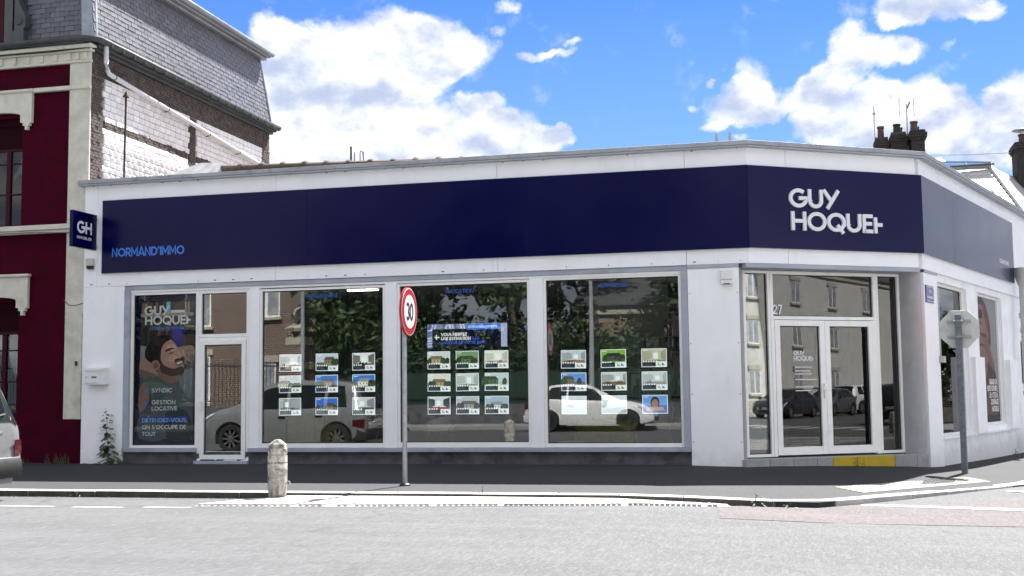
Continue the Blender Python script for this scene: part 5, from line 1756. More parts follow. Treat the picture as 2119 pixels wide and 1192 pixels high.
def lintel(zt):
    """flat arch with stepped drops at both ends"""
    cx = (WX0 + WX1) / 2
    hw = (WX1 - WX0) / 2
    pts = [(cx - hw - 0.23, zt), (cx + hw + 0.23, zt), (cx + hw + 0.23, zt - 0.58), (cx + hw + 0.19, zt - 0.58), (cx + hw + 0.19, zt - 0.63), (cx + hw + 0.15, zt - 0.63), (cx + hw + 0.15, zt - 0.71),
           (cx + hw + 0.09, zt - 0.71), (cx + hw + 0.09, zt - 0.63), (cx + hw + 0.045, zt - 0.63), (cx + hw + 0.045, zt - 0.57), (cx + hw - 0.01, zt - 0.57), (cx + hw - 0.01, zt - 0.43)]
    arch = [(cx + (hw - 0.01) * math.cos(rad(a)), zt - 0.43 + 0.07 * math.sin(rad(a))) for a in range(15, 180, 15)]
    left = [(2 * cx - x_, z_) for x_, z_ in pts[2:]][::-1]
    MB().prism(pts + arch + left, -0.02, 0.055).build('lintel', M_CREAMS, hs, bevel=0.006)
    MB().box(cx - hw - 0.26, -0.06, zt + 0.002, cx + hw + 0.26, 0.055, zt + 0.055).build('lintel_cap', M_CREAMS, hs, bevel=0.012)


lintel(6.86)
lintel(3.4)
for z0, z1, nm in ((4.35, 6.48, 'upper'), (0.85, 3.04, 'lower')):
    w = thing_part('window', hs)
    zh = z1 - 0.62
    MB().box(WX0, 0.16, zh, WX1, 0.24, z1).build('blind_box', M_SHUT, w)
    g = MB()
    sc_ = [(WX0, z1 - 0.002), (WX1, z1 - 0.002)]
    for i in range(41):
        sc_.append((WX1 - (WX1 - WX0) * i / 40, z1 - 0.2 - 0.025 * abs(math.sin(i / 40 * math.pi * 7))))
    g.prism(sc_, 0.13, 0.15)
    g.build('valance', M_SHUT, w)
    g = MB()
    fb = 0.06
    cxw = (WX0 + WX1) / 2 + 0.06
    g.box(WX0, 0.18, z0, WX0 + fb, 0.25, zh)
    g.box(WX1 - fb * 0.7, 0.18, z0, WX1, 0.25, zh)
    g.box(WX0 + fb, 0.182, zh - fb, WX1 - fb * 0.7, 0.25, zh)
    g.box(WX0 + fb, 0.182, z0, WX1 - fb * 0.7, 0.25, z0 + fb)
    for xx in (WX1 - 0.42, WX1 - 0.9):
        g.box(xx, 0.178, z0 + fb, xx + 0.09, 0.252, zh - fb)
    for zz in (z0 + 0.62, z0 + 1.2):
        g.box(WX0 + fb, 0.19, zz, WX1 - fb * 0.7, 0.24, zz + 0.025)
    g.build('frame', M_WINF, w, bevel=0.004)
    MB().box(WX0 + fb, 0.213, z0 + fb, WX1 - fb * 0.7, 0.22, zh - fb).build('pane', M_HGLASS, w)
    g = MB()
    n_ = 60
    vv = []
    for i in range(n_ + 1):
        xx = WX0 + 0.05 + (WX1 - WX0 - 0.08) * i / n_
        yy = 0.31 + 0.02 * math.sin(i * 1.3)
        vv += [(xx, yy, z0 + 0.05), (xx, yy, zh)]
    g.add(vv, [(2 * i, 2 * i + 2, 2 * i + 3, 2 * i + 1) for i in range(n_)])
    g.build('curtain', M_CURT, w, smooth=True)
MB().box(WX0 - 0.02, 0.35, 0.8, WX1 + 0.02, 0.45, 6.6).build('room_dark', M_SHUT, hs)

# side wall: white painted stones between brown brick bands
sw = MB().box(XC - 0.2, 0.062, 0.8, XC - 0.03, 0.402, 7.6).build('side_wall', M_MORTAR, hs)
sw = MB().box(-12.2, 0.4, -0.1, XC - 0.03, 7.62, 7.6).build('side_wall', M_MORTAR, hs)
YB = ((0.5, 3.62), (4.02, 7.14))


def rounded_block(l, h, d, rough_):
    bm = bmesh.new()
    bmesh.ops.create_cube(bm, size=1)
    for v_ in bm.verts:
        v_.co = Vector((v_.co.x * d, v_.co.y * l, v_.co.z * h))
    bmesh.ops.bevel(bm, geom=[e for e in bm.edges], offset=0.008, segments=1, affect='EDGES')
    if rough_:
        bmesh.ops.subdivide_edges(bm, edges=[e for e in bm.edges if e.calc_length() > 0.05], cuts=1, use_grid_fill=True)
        R_ = random.Random(rough_)
        for v_ in bm.verts:
            if v_.co.x > 0 and abs(v_.co.y) < l * 0.4 and abs(v_.co.z) < h * 0.4:
                v_.co.x += R_.uniform(0.01, 0.03)
            else:
                v_.co += Vector((R_.uniform(-0.003, 0.003),) * 3)
    me = bpy.data.meshes.new('stone_block')
    bm.to_mesh(me)
    bm.free()
    me.materials.append(M_BLOCK)
    return me


MF = [rounded_block(0.188, 0.108, 0.05, 0)]
MR = [rounded_block(0.188, 0.108, 0.05, s_) for s_ in (1, 2, 3, 4)]
blocks = []
rowh = 0.118
z = 5.02
ri = 0
while z < 7.12:
    in_band = 6.18 < z + rowh / 2 < 6.36
    if not in_band:
        for y0, y1 in YB:
            off = (ri % 2) * 0.1
            y = y0 - off + (0.0 if ri % 2 == 0 else 0.1) - (0.06 if ri % 3 == 0 else 0)
            while y < y1 - 0.05:
                blocks.append((y + 0.1, z + rowh / 2, z < 5.85 and y < 3.8))
                y += 0.2
    z += rowh
    ri += 1
blocks.sort(key=lambda b: b[0] * 0.9 - b[1] * 0.1)
rest = MB()
RB = random.Random(4)
for i, (y, z, rg) in enumerate(blocks):
    me = RB.choice(MR) if rg else MF[0]
    p = (XC - 0.022 + RB.uniform(-0.003, 0.004), y + RB.uniform(-0.004, 0.004), z + RB.uniform(-0.003, 0.003))
    if i < 300:
        inst('stone_block', me, hs, p, (RB.uniform(-0.015, 0.015), 0, RB.uniform(-0.012, 0.012)))
    else:
        rest.add([(v_.co.x + p[0], v_.co.y + p[1], v_.co.z + p[2]) for v_ in me.vertices], [tuple(q.vertices) for q in me.polygons])
rest.build('stone_block', M_BLOCK, hs, kind='stuff')
# brown bricks: quoins, pier, band and the courses under the gutter
g = MB()


def bricks(y0, y1, z0, z1, ragged=0.0):
    r_ = 0
    z_ = z0
    while z_ < z1 - 0.03:
        y_ = y0 + (0.0 if r_ % 2 else -0.055)
        e = RB.choice((0, 1)) * ragged
        while y_ < y1 + e - 0.02:
            a, b = max(y_, y0) + 0.005, min(y_ + 0.11, y1 + e) - 0.005
            if b - a > 0.02:
                g.box(XC - 0.04, a, z_ + 0.004, XC + RB.uniform(-0.006, 0.006), b, min(z_ + 0.058, z1) - 0.003)
            y_ += 0.11
        z_ += 0.0585
        r_ += 1


bricks(0.062, 0.4, 4.9, 7.15, 0.07)
bricks(3.68, 3.96, 4.9, 7.13)
bricks(7.17, 7.61, 4.9, 7.15)
bricks(0.062, 7.61, 7.15, 7.56)
for y0, y1 in YB:
    bricks(y0, y1, 6.195, 6.35)
g.build('brick', M_BRICK, hs, kind='stuff')
# eaves on the side
MB().box(XC - 0.1, 0.061, 7.561, XC + 0.07, 7.66, 7.62).build('eaves_board', M_ZDARK, hs)
MB().box(XC - 0.1, 0.061, 7.621, XC + 0.14, 7.7, 7.68).build('eaves_board', M_ZDARK, hs)


def gutter(name, path, r, mat):
    """half-round gutter along a path; opens upwards"""
    g_ = MB()
    path = [Vector(p) for p in path]
    rings = []
    for i, p in enumerate(path):
        t_ = (path[min(i + 1, len(path) - 1)] - path[max(i - 1, 0)])
        t_.z = 0
        t_.normalize()
        u_ = Vector((t_.y, -t_.x, 0))
        rings.append([p + u_ * r * math.cos(rad(180 + 180 * k_ / 8)) + Vector((0, 0, r * math.sin(rad(180 + 180 * k_ / 8)))) for k_ in range(9)])
    v_ = [q for rr in rings for q in rr]
    g_.add(v_, [(i * 9 + k_, i * 9 + k_ + 1, (i + 1) * 9 + k_ + 1, (i + 1) * 9 + k_) for i in range(len(path) - 1) for k_ in range(8)])
    o_ = g_.build(name, mat, hs, smooth=True)
    s_ = o_.modifiers.new('thick', 'SOLIDIFY')
    s_.thickness = 0.006
    return o_


gutter('gutter', [(-19, -0.17, 7.755), (-11.78, -0.17, 7.77), (-11.64, -0.06, 7.77), (-11.64, 7.72, 7.74)], 0.085, M_ZDARK)
g = MB()
for i in range(20):
    y = 0.3 + i * 0.385
    g.box(-11.735, y, 7.66, -11.55, y + 0.02, 7.672)
    g.box(-11.56, y, 7.672, -11.55, y + 0.02, 7.76)
g.build('gutter_bracket', M_ZDARK, hs, kind='stuff')

# mansard: boarding and slates
mb0, mt0 = Vector((-11.74, 0.0, 7.74)), Vector((-11.97, 0.2, 9.36))
side_up = Vector((-0.23, 0, 1.62)).normalized()
g = MB()
g.add([(-11.76, 0.02, 7.68), (-11.76, 7.55, 7.68), (-12.0, 7.36, 9.4), (-12.0, 0.24, 9.4), (-19, 0.02, 7.68), (-19, 0.24, 9.4), (-19, 7.55, 7.68), (-19, 7.36, 9.4)],
      [(0, 1, 2, 3), (4, 0, 3, 5), (1, 6, 7, 2), (3, 2, 7, 5), (0, 4, 6, 1)])
g.build('roof_boarding', M_ZDARK, hs)
g = MB()
g.add([(0, -0.113, 0), (0, 0.113, 0), (-0.008, 0.11, 0.17), (-0.008, -0.11, 0.17), (0.012, -0.113, 0.003), (0.012, 0.113, 0.003), (-0.004, 0.11, 0.17), (-0.004, -0.11, 0.17)],
      [(4, 5, 6, 7), (0, 1, 5, 4), (1, 2, 6, 5), (2, 3, 7, 6), (3, 0, 4, 7), (0, 3, 2, 1)])
tmp = g.build('slate', M_SLATE, hs)
slate_me = tmp.data
bpy.data.objects.remove(tmp)
rest = MB()
sl = []
NROW = 17
for r_ in range(NROW):
    t_ = r_ / NROW
    zz = 7.72 + 0.0995 * r_
    xx = -11.745 - 0.24 * (zz - 7.72) / 1.7 + 0.006
    ya, yb = 0.12 + 0.16 * t_, 7.5 - 0.18 * t_
    y = ya + (0.12 if r_ % 2 else 0.0)
    while y < yb:
        sl.append((xx, y, zz))
        y += 0.24
sl.sort(key=lambda q: q[1] * 0.8 + (q[2] > 9.3) * 3 + (q[2] - 7.7) * 0.2)
tilt = math.atan2(0.24, 1.7)
for i, (xx, y, zz) in enumerate(sl):
    rot = (RB.uniform(-0.02, 0.02), -tilt + RB.uniform(0.015, 0.035), 0)
    q = (xx + RB.uniform(-0.002, 0.003), y + RB.uniform(-0.004, 0.004), zz + RB.uniform(-0.004, 0.004))
    if i < 300:
        inst('slate', slate_me, hs, q, rot)
    else:
        Mx = Matrix.Translation(q) @ Matrix.Rotation(rot[1], 4, 'Y')
        rest.add([Mx @ v_.co for v_ in slate_me.vertices], [tuple(p_.vertices) for p_ in slate_me.polygons])
rest.build('slate', M_SLATE, hs, kind='stuff')
rest = MB()
for r_ in range(14):
    zz = 7.77 + 0.1 * r_
    yy = 0.0 + 0.24 * (zz - 7.72) / 1.7
    x = -12.08 + (0.1 if r_ % 2 else 0) - 0.14 * r_ / 14
    while x > -13.2:
        q = (x + RB.uniform(-0.004, 0.004), yy - 0.004, zz)
        o = inst('slate', slate_me, hs, q, (-tilt + 0.02, 0, -math.pi / 2), (1, 0.85, 1))
        o.rotation_euler = (tilt * 0 + 0, -tilt + 0.02, -math.pi / 2)
        x -= 0.2
# hip zinc, top gutter and dormer cheek
g = MB()
g.add([(-11.99, -0.02, 7.74), (-11.8, -0.03, 7.74), (-11.725, 0.05, 7.74), (-11.725, 0.1, 7.74), (-12.2, 0.215, 9.38), (-12.02, 0.2, 9.38), (-11.955, 0.28, 9.38), (-11.955, 0.33, 9.38)],
      [(0, 1, 5, 4), (1, 2, 6, 5), (2, 3, 7, 6)])
g.tube([(-11.775, -0.005, 7.74), (-12.01, 0.22, 9.38)], 0.03, 8)
g.build('hip_flashing', M_ZINC, hs)
g = MB()
g.tube([(-11.73, 7.52, 7.74), (-11.97, 7.34, 9.38)], 0.025, 8)
g.build('hip_flashing', M_ZINC, hs)
g = MB()
g.box(-12.05, 0.1, 9.38, -11.86, 7.5, 9.44)
g.box(-12.1, 0.05, 9.445, -11.78, 7.55, 9.49)
g.build('upper_eaves', M_ZINC, hs, bevel=0.01)
gutter('upper_gutter', [(-11.76, 0.0, 9.58), (-11.76, 7.6, 9.56)], 0.08, M_ZINC)
g = MB()
for i in range(7):
    y = 1.0 + i * 1.05
    g.box(-11.845, y, 9.5, -11.835, y + 0.03, 9.62)
g.build('gutter_strap', M_BLACK, hs, kind='stuff')
g = MB()
g.add([(-11.8, 0.0, 9.5), (-11.8, 7.6, 9.5), (-14.5, 7.6, 10.3), (-14.5, 0.0, 10.3), (-19, 0, 9.6), (-19, 7.6, 9.6)], [(0, 1, 2, 3), (3, 2, 5, 4)])
g.build('upper_roof', M_SLATE, hs)
dm = thing_part('dormer', hs)
MB().box(-14.3, -0.05, 7.76, -13.38, 0.6, 9.3).build('cheek', M_ZDARK, dm)
MB().box(-14.2, -0.08, 7.8, -13.62, -0.051, 9.2).build('frame', M_WINF, dm)
M_DGLASS = glass('dormer glass', (0.25, 0.3, 0.36), 1.9)
MB().box(-13.6, -0.09, 7.83, -13.42, -0.055, 9.2).build('pane', M_DGLASS, dm)
g = MB()
g.box(-13.4, -0.12, 7.77, -13.16, 0.1, 8.02)
g.prism([(-13.38, 8.02), (-13.2, 8.02), (-13.14, 8.1), (-13.14, 8.3), (-13.22, 8.42), (-13.3, 8.6), (-13.38, 8.75)], -0.1, 0.1)
g.lathe([(0.055, -0.125), (0.07, -0.11), (0.07, -0.09)], 16, (-13.27, 0, 8.2), axis='y')
g.build('scroll_bracket', M_ZDARK, dm, bevel=0.012)

# rain pipe crossing the side wall
g = MB()
g.tube([(-11.66, 0.26, 7.68), (-11.66, 0.27, 7.38), (-11.68, 0.33, 7.27), (-11.72, 0.46, 7.22), (-11.72, 6.95, 6.67)], 0.046, 12)
pp = g.build('rain_pipe', pm('white pvc', (0.62, 0.64, 0.67), 0.4, 0.04, 4, dirt=(0.4, 0.4, 0.4), dscale=4, damt=0.3), hs, smooth=0.9)
g = MB()
for t_ in (0.03, 0.33, 0.6, 0.82):
    y, z = 0.46 + 6.49 * t_, 7.22 - 0.55 * t_
    g.lathe([(0.05, -0.012), (0.055, 0), (0.05, 0.012)], 12, (-11.72, y, z), axis='y')
    g.box(-11.8, y - 0.008, z - 0.06, -11.72, y + 0.008, z - 0.045)
g.build('pipe_clip', M_ZDARK, pp)
vp = thing('vent_pipe', 'thin rusty vent pipe with a cap in front of the white stones', 'pipe', (-11.55, 0.75, 5.1))
M_RUST = pm('rusty iron', (0.045, 0.03, 0.026), 0.8, 0.4, 9, 0.3, 50)
MB().tube([(0, 0, 0), (0.0, 0.03, 1.78)], 0.02, 8).build('pipe', M_RUST, vp, smooth=0.7)
MB().lathe([(0.06, 1.74), (0.05, 1.77), (0.006, 1.86)], 10, (0, 0.03, 0)).build('cap', M_RUST, vp)

# ------------------------------------------------------------------ cars
M_TYRE = pm('tyre', (0.016, 0.016, 0.017), 0.85, 0.2, 14)
M_RIM = pm('alloy', (0.45, 0.46, 0.47), 0.3, 0.05, 8, metal=0.85)
M_DRIM = pm('dark alloy', (0.05, 0.05, 0.055), 0.35, 0.05, 8, metal=0.6)
M_TRIM = pm("black trim", (0.011, 0.0115, 0.013), 0.6, 0.1, 8)
M_LAMP = pm('lamp lens', (0.6, 0.62, 0.64), 0.08, 0.03, 8, spec=0.9, coat=1)
M_TAIL = pm('tail lamp', (0.07, 0.004, 0.006), 0.12, 0.05, 8, coat=1)
M_CARG = pm('car glass', (0.012, 0.016, 0.018), 0.04, 0.05, 3, spec=0.9)
M_PLT = pm('number plate', (0.6, 0.6, 0.6), 0.4, 0.05, 8)


def paint(name, col, metal=0.0):
    return pm(name, col, 0.28, 0.02, 2, metal=metal, coat=1.0, dirt=tuple(c * 0.7 for c in col), dscale=1.5, damt=0.15)


def smoothpath(pts, x):
    """monotone-ish cubic through (x, z) control points"""
    for i in range(len(pts) - 1):
        if pts[i][0] <= x <= pts[i + 1][0]:
            (x0, z0), (x1, z1) = pts[i], pts[i + 1]
            t_ = (x - x0) / (x1 - x0)
            m0 = (z1 - (pts[i - 1][1] if i else z0)) / (x1 - (pts[i - 1][0] if i else x0)) * (x1 - x0)
            m1 = ((pts[i + 2][1] if i + 2 < len(pts) else z1) - z0) / ((pts[i + 2][0] if i + 2 < len(pts) else x1) - x0) * (x1 - x0)
            return (2 * t_ ** 3 - 3 * t_ ** 2 + 1) * z0 + (t_ ** 3 - 2 * t_ ** 2 + t_) * m0 + (-2 * t_ ** 3 + 3 * t_ ** 2) * z1 + (t_ ** 3 - t_ ** 2) * m1
    return pts[0][1] if x < pts[0][0] else pts[-1][1]


STY = {
    # x runs from the tail (0) to the nose (L): roof/bonnet line, belt line, wheels, side windows (bottom x0, x1, top x0, x1)
    'hatch': dict(L=3.95, W=1.74, roof=[(0, 0.62), (0.06, 0.86), (0.22, 1.06), (0.55, 1.33), (1.0, 1.43), (1.6, 1.44), (2.05, 1.38), (2.45, 1.2), (2.85, 0.98), (3.3, 0.89), (3.7, 0.77), (3.88, 0.62), (3.95, 0.5)],
                  belt=[(0, 0.6), (0.1, 0.84), (0.5, 0.96), (1.5, 0.93), (2.6, 0.89), (3.2, 0.82), (3.7, 0.7), (3.95, 0.48)], wheels=(0.72, 3.2), r=0.31,
                  side=[(0.62, 1.32, 0.82, 1.32), (1.38, 2.62, 1.38, 2.18)], ws=(2.12, 2.8), rw=(0.18, 0.62)),
    'mpv': dict(L=4.08, W=1.74, roof=[(0, 0.6), (0.03, 0.9), (0.1, 1.15), (0.22, 1.45), (0.4, 1.57), (1.0, 1.63), (2.0, 1.62), (2.5, 1.5), (2.95, 1.22), (3.25, 1.05), (3.7, 0.93), (3.95, 0.75), (4.08, 0.5)],
                belt=[(0, 0.58), (0.05, 0.9), (0.4, 0.98), (1.5, 0.95), (2.8, 0.94), (3.4, 0.9), (3.8, 0.78), (4.08, 0.48)], wheels=(0.66, 3.2), r=0.32,
                side=[(0.42, 0.9, 0.52, 0.9), (0.98, 1.8, 0.98, 1.8), (1.88, 2.85, 1.88, 2.45)], ws=(2.5, 3.15), rw=(0.045, 0.27)),
    'saloon': dict(L=4.35, W=1.78, roof=[(0, 0.62), (0.06, 0.9), (0.3, 1.02), (0.62, 1.12), (1.05, 1.36), (1.6, 1.45), (2.1, 1.45), (2.6, 1.34), (3.1, 1.08), (3.4, 0.97), (3.9, 0.88), (4.2, 0.72), (4.35, 0.5)],
                   belt=[(0, 0.6), (0.1, 0.86), (0.6, 0.97), (1.5, 0.94), (3.0, 0.92), (3.7, 0.86), (4.1, 0.72), (4.35, 0.48)], wheels=(0.82, 3.48), r=0.32,
                   side=[(0.75, 1.4, 1.05, 1.4), (1.46, 2.2, 1.46, 2.2), (2.26, 3.1, 2.26, 2.6)], ws=(2.55, 3.25), rw=(0.4, 1.0)),
    'suv': dict(L=4.45, W=1.84, roof=[(0, 0.7), (0.04, 0.98), (0.18, 1.25), (0.45, 1.55), (1.0, 1.66), (2.0, 1.66), (2.5, 1.56), (3.0, 1.25), (3.3, 1.1), (3.9, 1.0), (4.3, 0.85), (4.45, 0.55)],
                belt=[(0, 0.68), (0.08, 0.96), (0.5, 1.06), (1.5, 1.03), (3.0, 1.02), (3.8, 0.96), (4.2, 0.82), (4.45, 0.53)], wheels=(0.82, 3.5), r=0.36,
                side=[(0.5, 1.05, 0.66, 1.05), (1.12, 1.95, 1.12, 1.95), (2.02, 3.0, 2.02, 2.5)], ws=(2.5, 3.2), rw=(0.12, 0.45)),
}


def make_car(style, label, pm_, loc, rz, rim=M_RIM, group=None, name='parked_car'):
    S_ = STY[style]
    L, W_ = S_['L'], S_['W']
    root = thing(name, label, 'car', loc, rz, group)
    roof_ = lambda x: smoothpath(S_['roof'], x)
    belt_ = lambda x: min(smoothpath(S_['belt'], x), roof_(x) - 0.01)
    R_ = S_['r'] + 0.055

    def half(x):
        e = min(x, L - x)
        base = 1 - 0.16 * max(0, 1 - e / 0.55) ** 2.2
        if x < L / 2 and style in ('mpv', 'suv'):
            base = 1 - 0.10 * max(0, 1 - e / 0.3) ** 2.5
        return W_ / 2 * base

    def bottom(x):
        z_ = 0.2 + 0.1 * max(0, 1 - min(x, L - x) / 0.5)
        for wx in S_['wheels']:
            if abs(x - wx) < R_:
                z_ = max(z_, S_['r'] + math.sqrt(R_ ** 2 - (x - wx) ** 2))
        return z_

    def ring(x):
        w, zb, b, r_ = half(x), bottom(x), belt_(x), roof_(x)
        gh = max(0.0, r_ - b)
        k_ = min(1, gh / 0.35)
        zm = max(zb + 0.01, min(0.55, b - 0.12))
        iw = lambda t_: w * (0.95 - k_ * 0.21 * t_ - (1 - k_) * 0.08 * t_)
        return [(w * 0.55, min(zb, 0.22)), (w * 0.95, zb), (w * 0.992, zb + (zm - zb) * 0.4), (w, zm), (w * 0.992, max(zm + 0.01, b - 0.13)), (w * 0.978, max(zm + 0.015, b - 0.05)), (w * 0.95, b),
                (iw(0.33), b + gh * 0.3), (iw(0.66), b + gh * 0.6), (iw(1.0), b + gh * 0.86), (iw(1.0) * 0.93, b + gh * 0.955), (iw(1.0) * 0.62, r_ - 0.004), (0, r_ + 0.012 * k_)]

    def side_pt(x, v_, off=0.006):
        w, b, r_ = half(x), belt_(x), roof_(x)
        gh = max(0.0, r_ - b)
        k_ = min(1, gh / 0.35)
        t_ = v_
        seq = [(0.0, 0.95 * w, b), (0.33, w * (0.95 - k_ * 0.21 * 0.33 - (1 - k_) * 0.08 * 0.33), b + gh * 0.3), (0.66, w * (0.95 - k_ * 0.21 * 0.66 - (1 - k_) * 0.08 * 0.66), b + gh * 0.6), (1.0, w * (0.95 - k_ * 0.21 - (1 - k_) * 0.08), b + gh * 0.86)]
        for (t0, y0, z0), (t1, y1, z1) in zip(seq, seq[1:]):
            if t0 <= t_ <= t1 + 1e-6:
                q = (t_ - t0) / (t1 - t0)
                return y0 + (y1 - y0) * q + off, z0 + (z1 - z0) * q
        return seq[-1][1], seq[-1][2]

    xs_ = sorted(set([L * i / 70 for i in range(71)] + [wx + R_ * math.cos(rad(a)) for wx in S_['wheels'] for a in range(0, 181, 12)] + [0.02, 0.05, L - 0.02, L - 0.05]))
    xs_ = [x for x in xs_ if 0 <= x <= L]
    g_ = MB()
    v_ = []
    for x in xs_:
        rr = ring(x)
        v_ += [(x - L / 2, y, z) for y, z in rr] + [(x - L / 2, -y, z) for y, z in rr[:-1]][::-1]
    m_ = len(rr) * 2 - 1
    f_ = [(i * m_ + j, i * m_ + (j + 1) % m_, (i + 1) * m_ + (j + 1) % m_, (i + 1) * m_ + j) for i in range(len(xs_) - 1) for j in range(m_)]
    f_ += [tuple(range(m_ - 1, -1, -1)), tuple(range((len(xs_) - 1) * m_, len(xs_) * m_))]
    g_.add(v_, f_)
    g_.build('body', pm_, root, smooth=0.7)
    # side windows
    for sgn in (1, -1):
        for xa, xb, ta, tb in S_['side']:
            g_ = MB()
            vv = []
            for j in range(7):
                t_ = 0.06 + 0.88 * j / 6
                for i in range(9):
                    x = (xa + (ta - xa) * j / 6) * (1 - i / 8) + (xb + (tb - xb) * j / 6) * i / 8
                    y, z = side_pt(x, t_)
                    vv.append((x - L / 2, sgn * y, z))
            g_.add(vv, [(j * 9 + i, j * 9 + i + 1, (j + 1) * 9 + i + 1, (j + 1) * 9 + i) for j in range(6) for i in range(8)])
            g_.build('side_window', M_CARG, root, smooth=True)
    for nm, (xa, xb) in (('windscreen', S_['ws']), ('rear_window', S_['rw'])):
        g_ = MB()
        vv = []
        for j in range(9):
            x = xa + (xb - xa) * j / 8
            rr = ring(x)
            w0 = rr[9][0] * 0.97 + ((rr[6][0] * 0.97 - rr[9][0] * 0.97) * (1 - j / 8) if style == 'mpv' and nm == 'rear_window' else 0)
            for i in range(13):
                u_ = -1 + 2 * i / 12
                y = u_ * w0
                ay = abs(y)
                zz = None
                pts_ = rr[6:]
                for (ya, za), (yb, zb_) in zip(pts_, pts_[1:]):
                    if yb <= ay <= ya + 1e-6:
                        zz = zb_ + (za - zb_) * ((ay - yb) / max(1e-6, ya - yb))
                        break
                vv.append((x - L / 2 + (0.008 if nm == 'windscreen' else -0.008), y, (zz if zz is not None else rr[-1][1]) + 0.008))
        g_.add(vv, [(j * 13 + i, j * 13 + i + 1, (j + 1) * 13 + i + 1, (j + 1) * 13 + i) for j in range(8) for i in range(12)])
        g_.build(nm, M_CARG, root, smooth=True)
    # wheels
    for wx in S_['wheels']:
        for sgn in (1, -1):
            wy = sgn * (W_ / 2 - 0.11)
            r0 = S_['r']
            pr_ = [(r0 * 0.62, -0.1), (r0 * 0.96, -0.1), (r0, -0.07), (r0, 0.07), (r0 * 0.96, 0.1), (r0 * 0.66, 0.1), (r0 * 0.62, 0.05)]
            if sgn < 0:
                pr_ = [(q_[0], -q_[1]) for q_ in pr_][::-1]
            wl = MB().lathe(pr_, 26, (wx - L / 2, wy, r0), axis='y').build('wheel', M_TYRE, root, smooth=0.6)
            g_ = MB()
            for k_ in range(9):
                a = rad(40 * k_)
                c_, s_ = math.cos(a), math.sin(a)
                ro, hw = r0 * 0.64, 0.024
                yf = wy + sgn * 0.085
                g_.add([(wx - L / 2 + c_ * q - s_ * h_, yf - sgn * (0.0 if q > 0.1 else -0.012), r0 + s_ * q + c_ * h_) for q, h_ in ((0.03, -hw * 0.6), (0.03, hw * 0.6), (ro, hw), (ro, -hw))] +
                       [(wx - L / 2 + c_ * q - s_ * h_, yf - sgn * 0.03, r0 + s_ * q + c_ * h_) for q, h_ in ((0.03, -hw * 0.6), (0.03, hw * 0.6), (ro, hw), (ro, -hw))],
                       [(0, 1, 2, 3), (0, 4, 5, 1), (1, 5, 6, 2), (2, 6, 7, 3), (3, 7, 4, 0)])
            g_.lathe([(0.05, 0.06), (0.06, 0.09), (0.03, 0.1)], 12, (wx - L / 2, wy if sgn > 0 else wy - 0.16, r0), axis='y')
            g_.build('rim', rim, wl)
            MB().lathe([(r0 * 0.62, -0.02), (r0 * 0.6, 0.0)], 20, (wx - L / 2, wy + sgn * 0.03, r0), axis='y').build('brake_disc', M_TRIM, wl)
    # trim
    for sgn in (1, -1):
        g_ = MB()
        xm = S_['side'][-1][1] - 0.08
        y0, z0 = side_pt(xm, 0.05)
        g_.box(xm - L / 2 - 0.09, sgn * (y0 + 0.02), z0 + 0.01, xm - L / 2 + 0.06, sgn * (y0 + 0.2), z0 + 0.14)
        g_.build('mirror', pm_, root, bevel=0.035, seg=3)
        for q in S_['side'][:-1] if style != 'hatch' else S_['side'][:1]:
            xd = q[1] + 0.03
            rr = ring(xd)
            g_ = MB()
            g_.box(xd - L / 2 - 0.004, sgn * (rr[3][0] - 0.004), rr[1][1] + 0.06, xd - L / 2 + 0.004, sgn * (rr[3][0] + 0.0015), belt_(xd) - 0.12)
            g_.build('door_gap', M_BLACK, root)
            g_ = MB()
            g_.box(xd - L / 2 + 0.05, sgn * (rr[4][0]), belt_(xd) - 0.16, xd - L / 2 + 0.22, sgn * (rr[4][0] + 0.03), belt_(xd) - 0.125)
            g_.build('door_handle', pm_ if style != 'mpv' else M_TRIM, root, bevel=0.01)
        # lamps wrap round the corners
        g_ = MB()
        vv = []
        for j in range(6):
            x = L - 0.02 - 0.46 * j / 5
            rr = ring(x)
            zt_ = roof_(x) - 0.035 - 0.03 * j / 5 * 0
            zb_ = zt_ - (0.13 - 0.02 * j)
            w_ = half(x) * 1.004
            vv += [(x - L / 2 + 0.006, sgn * w_ * 0.985, zt_ - 0.02), (x - L / 2 + 0.006, sgn * (w_ + 0.002), zb_ - 0.02)]
        x = L - 0.015
        vv += [(L / 2 + 0.004, sgn * half(L) * 0.55, roof_(L - 0.02) + 0.02), (L / 2 + 0.004, sgn * half(L) * 0.55, roof_(L - 0.02) - 0.08)]
        vv = vv[-2:] + vv[:-2]
        g_.add(vv, [(2 * j, 2 * j + 1, 2 * j + 3, 2 * j + 2) for j in range(len(vv) // 2 - 1)])
        g_.build('headlamp', M_LAMP, root)
        g_ = MB()
        vv = []
        tz0, tz1 = (0.54, 0.74) if style == 'mpv' else (belt_(0.15) - 0.2, belt_(0.15) + 0.0)
        for j in range(6):
            x = 0.012 + 0.26 * j / 5
            w_ = half(x) + 0.004
            vv += [(x - L / 2 - 0.006, sgn * w_, tz1 - 0.02 * j / 5), (x - L / 2 - 0.006, sgn * w_, tz0 + 0.05 * j / 5)]
        vv = [(-L / 2 - 0.014, sgn * half(0) * 0.8, tz1), (-L / 2 - 0.014, sgn * half(0) * 0.82, tz0)] + vv
        g_.add(vv, [(2 * j, 2 * j + 1, 2 * j + 3, 2 * j + 2) for j in range(len(vv) // 2 - 1)])
        g_.build('tail_lamp', M_TAIL, root)
    g_ = MB()
    g_.box(L / 2 - 0.06, -half(L) * 0.62, 0.3, L / 2 + 0.012, half(L) * 0.62, 0.42)
    g_.build('grille', M_TRIM, root, bevel=0.02)
    g_ = MB()
    g_.box(L / 2 - 0.02, -0.26, 0.44, L / 2 + 0.02, 0.26, 0.55)
    g_.build('number_plate', M_PLT, root)
    # rear bumper, plate and wiper
    g_ = MB()
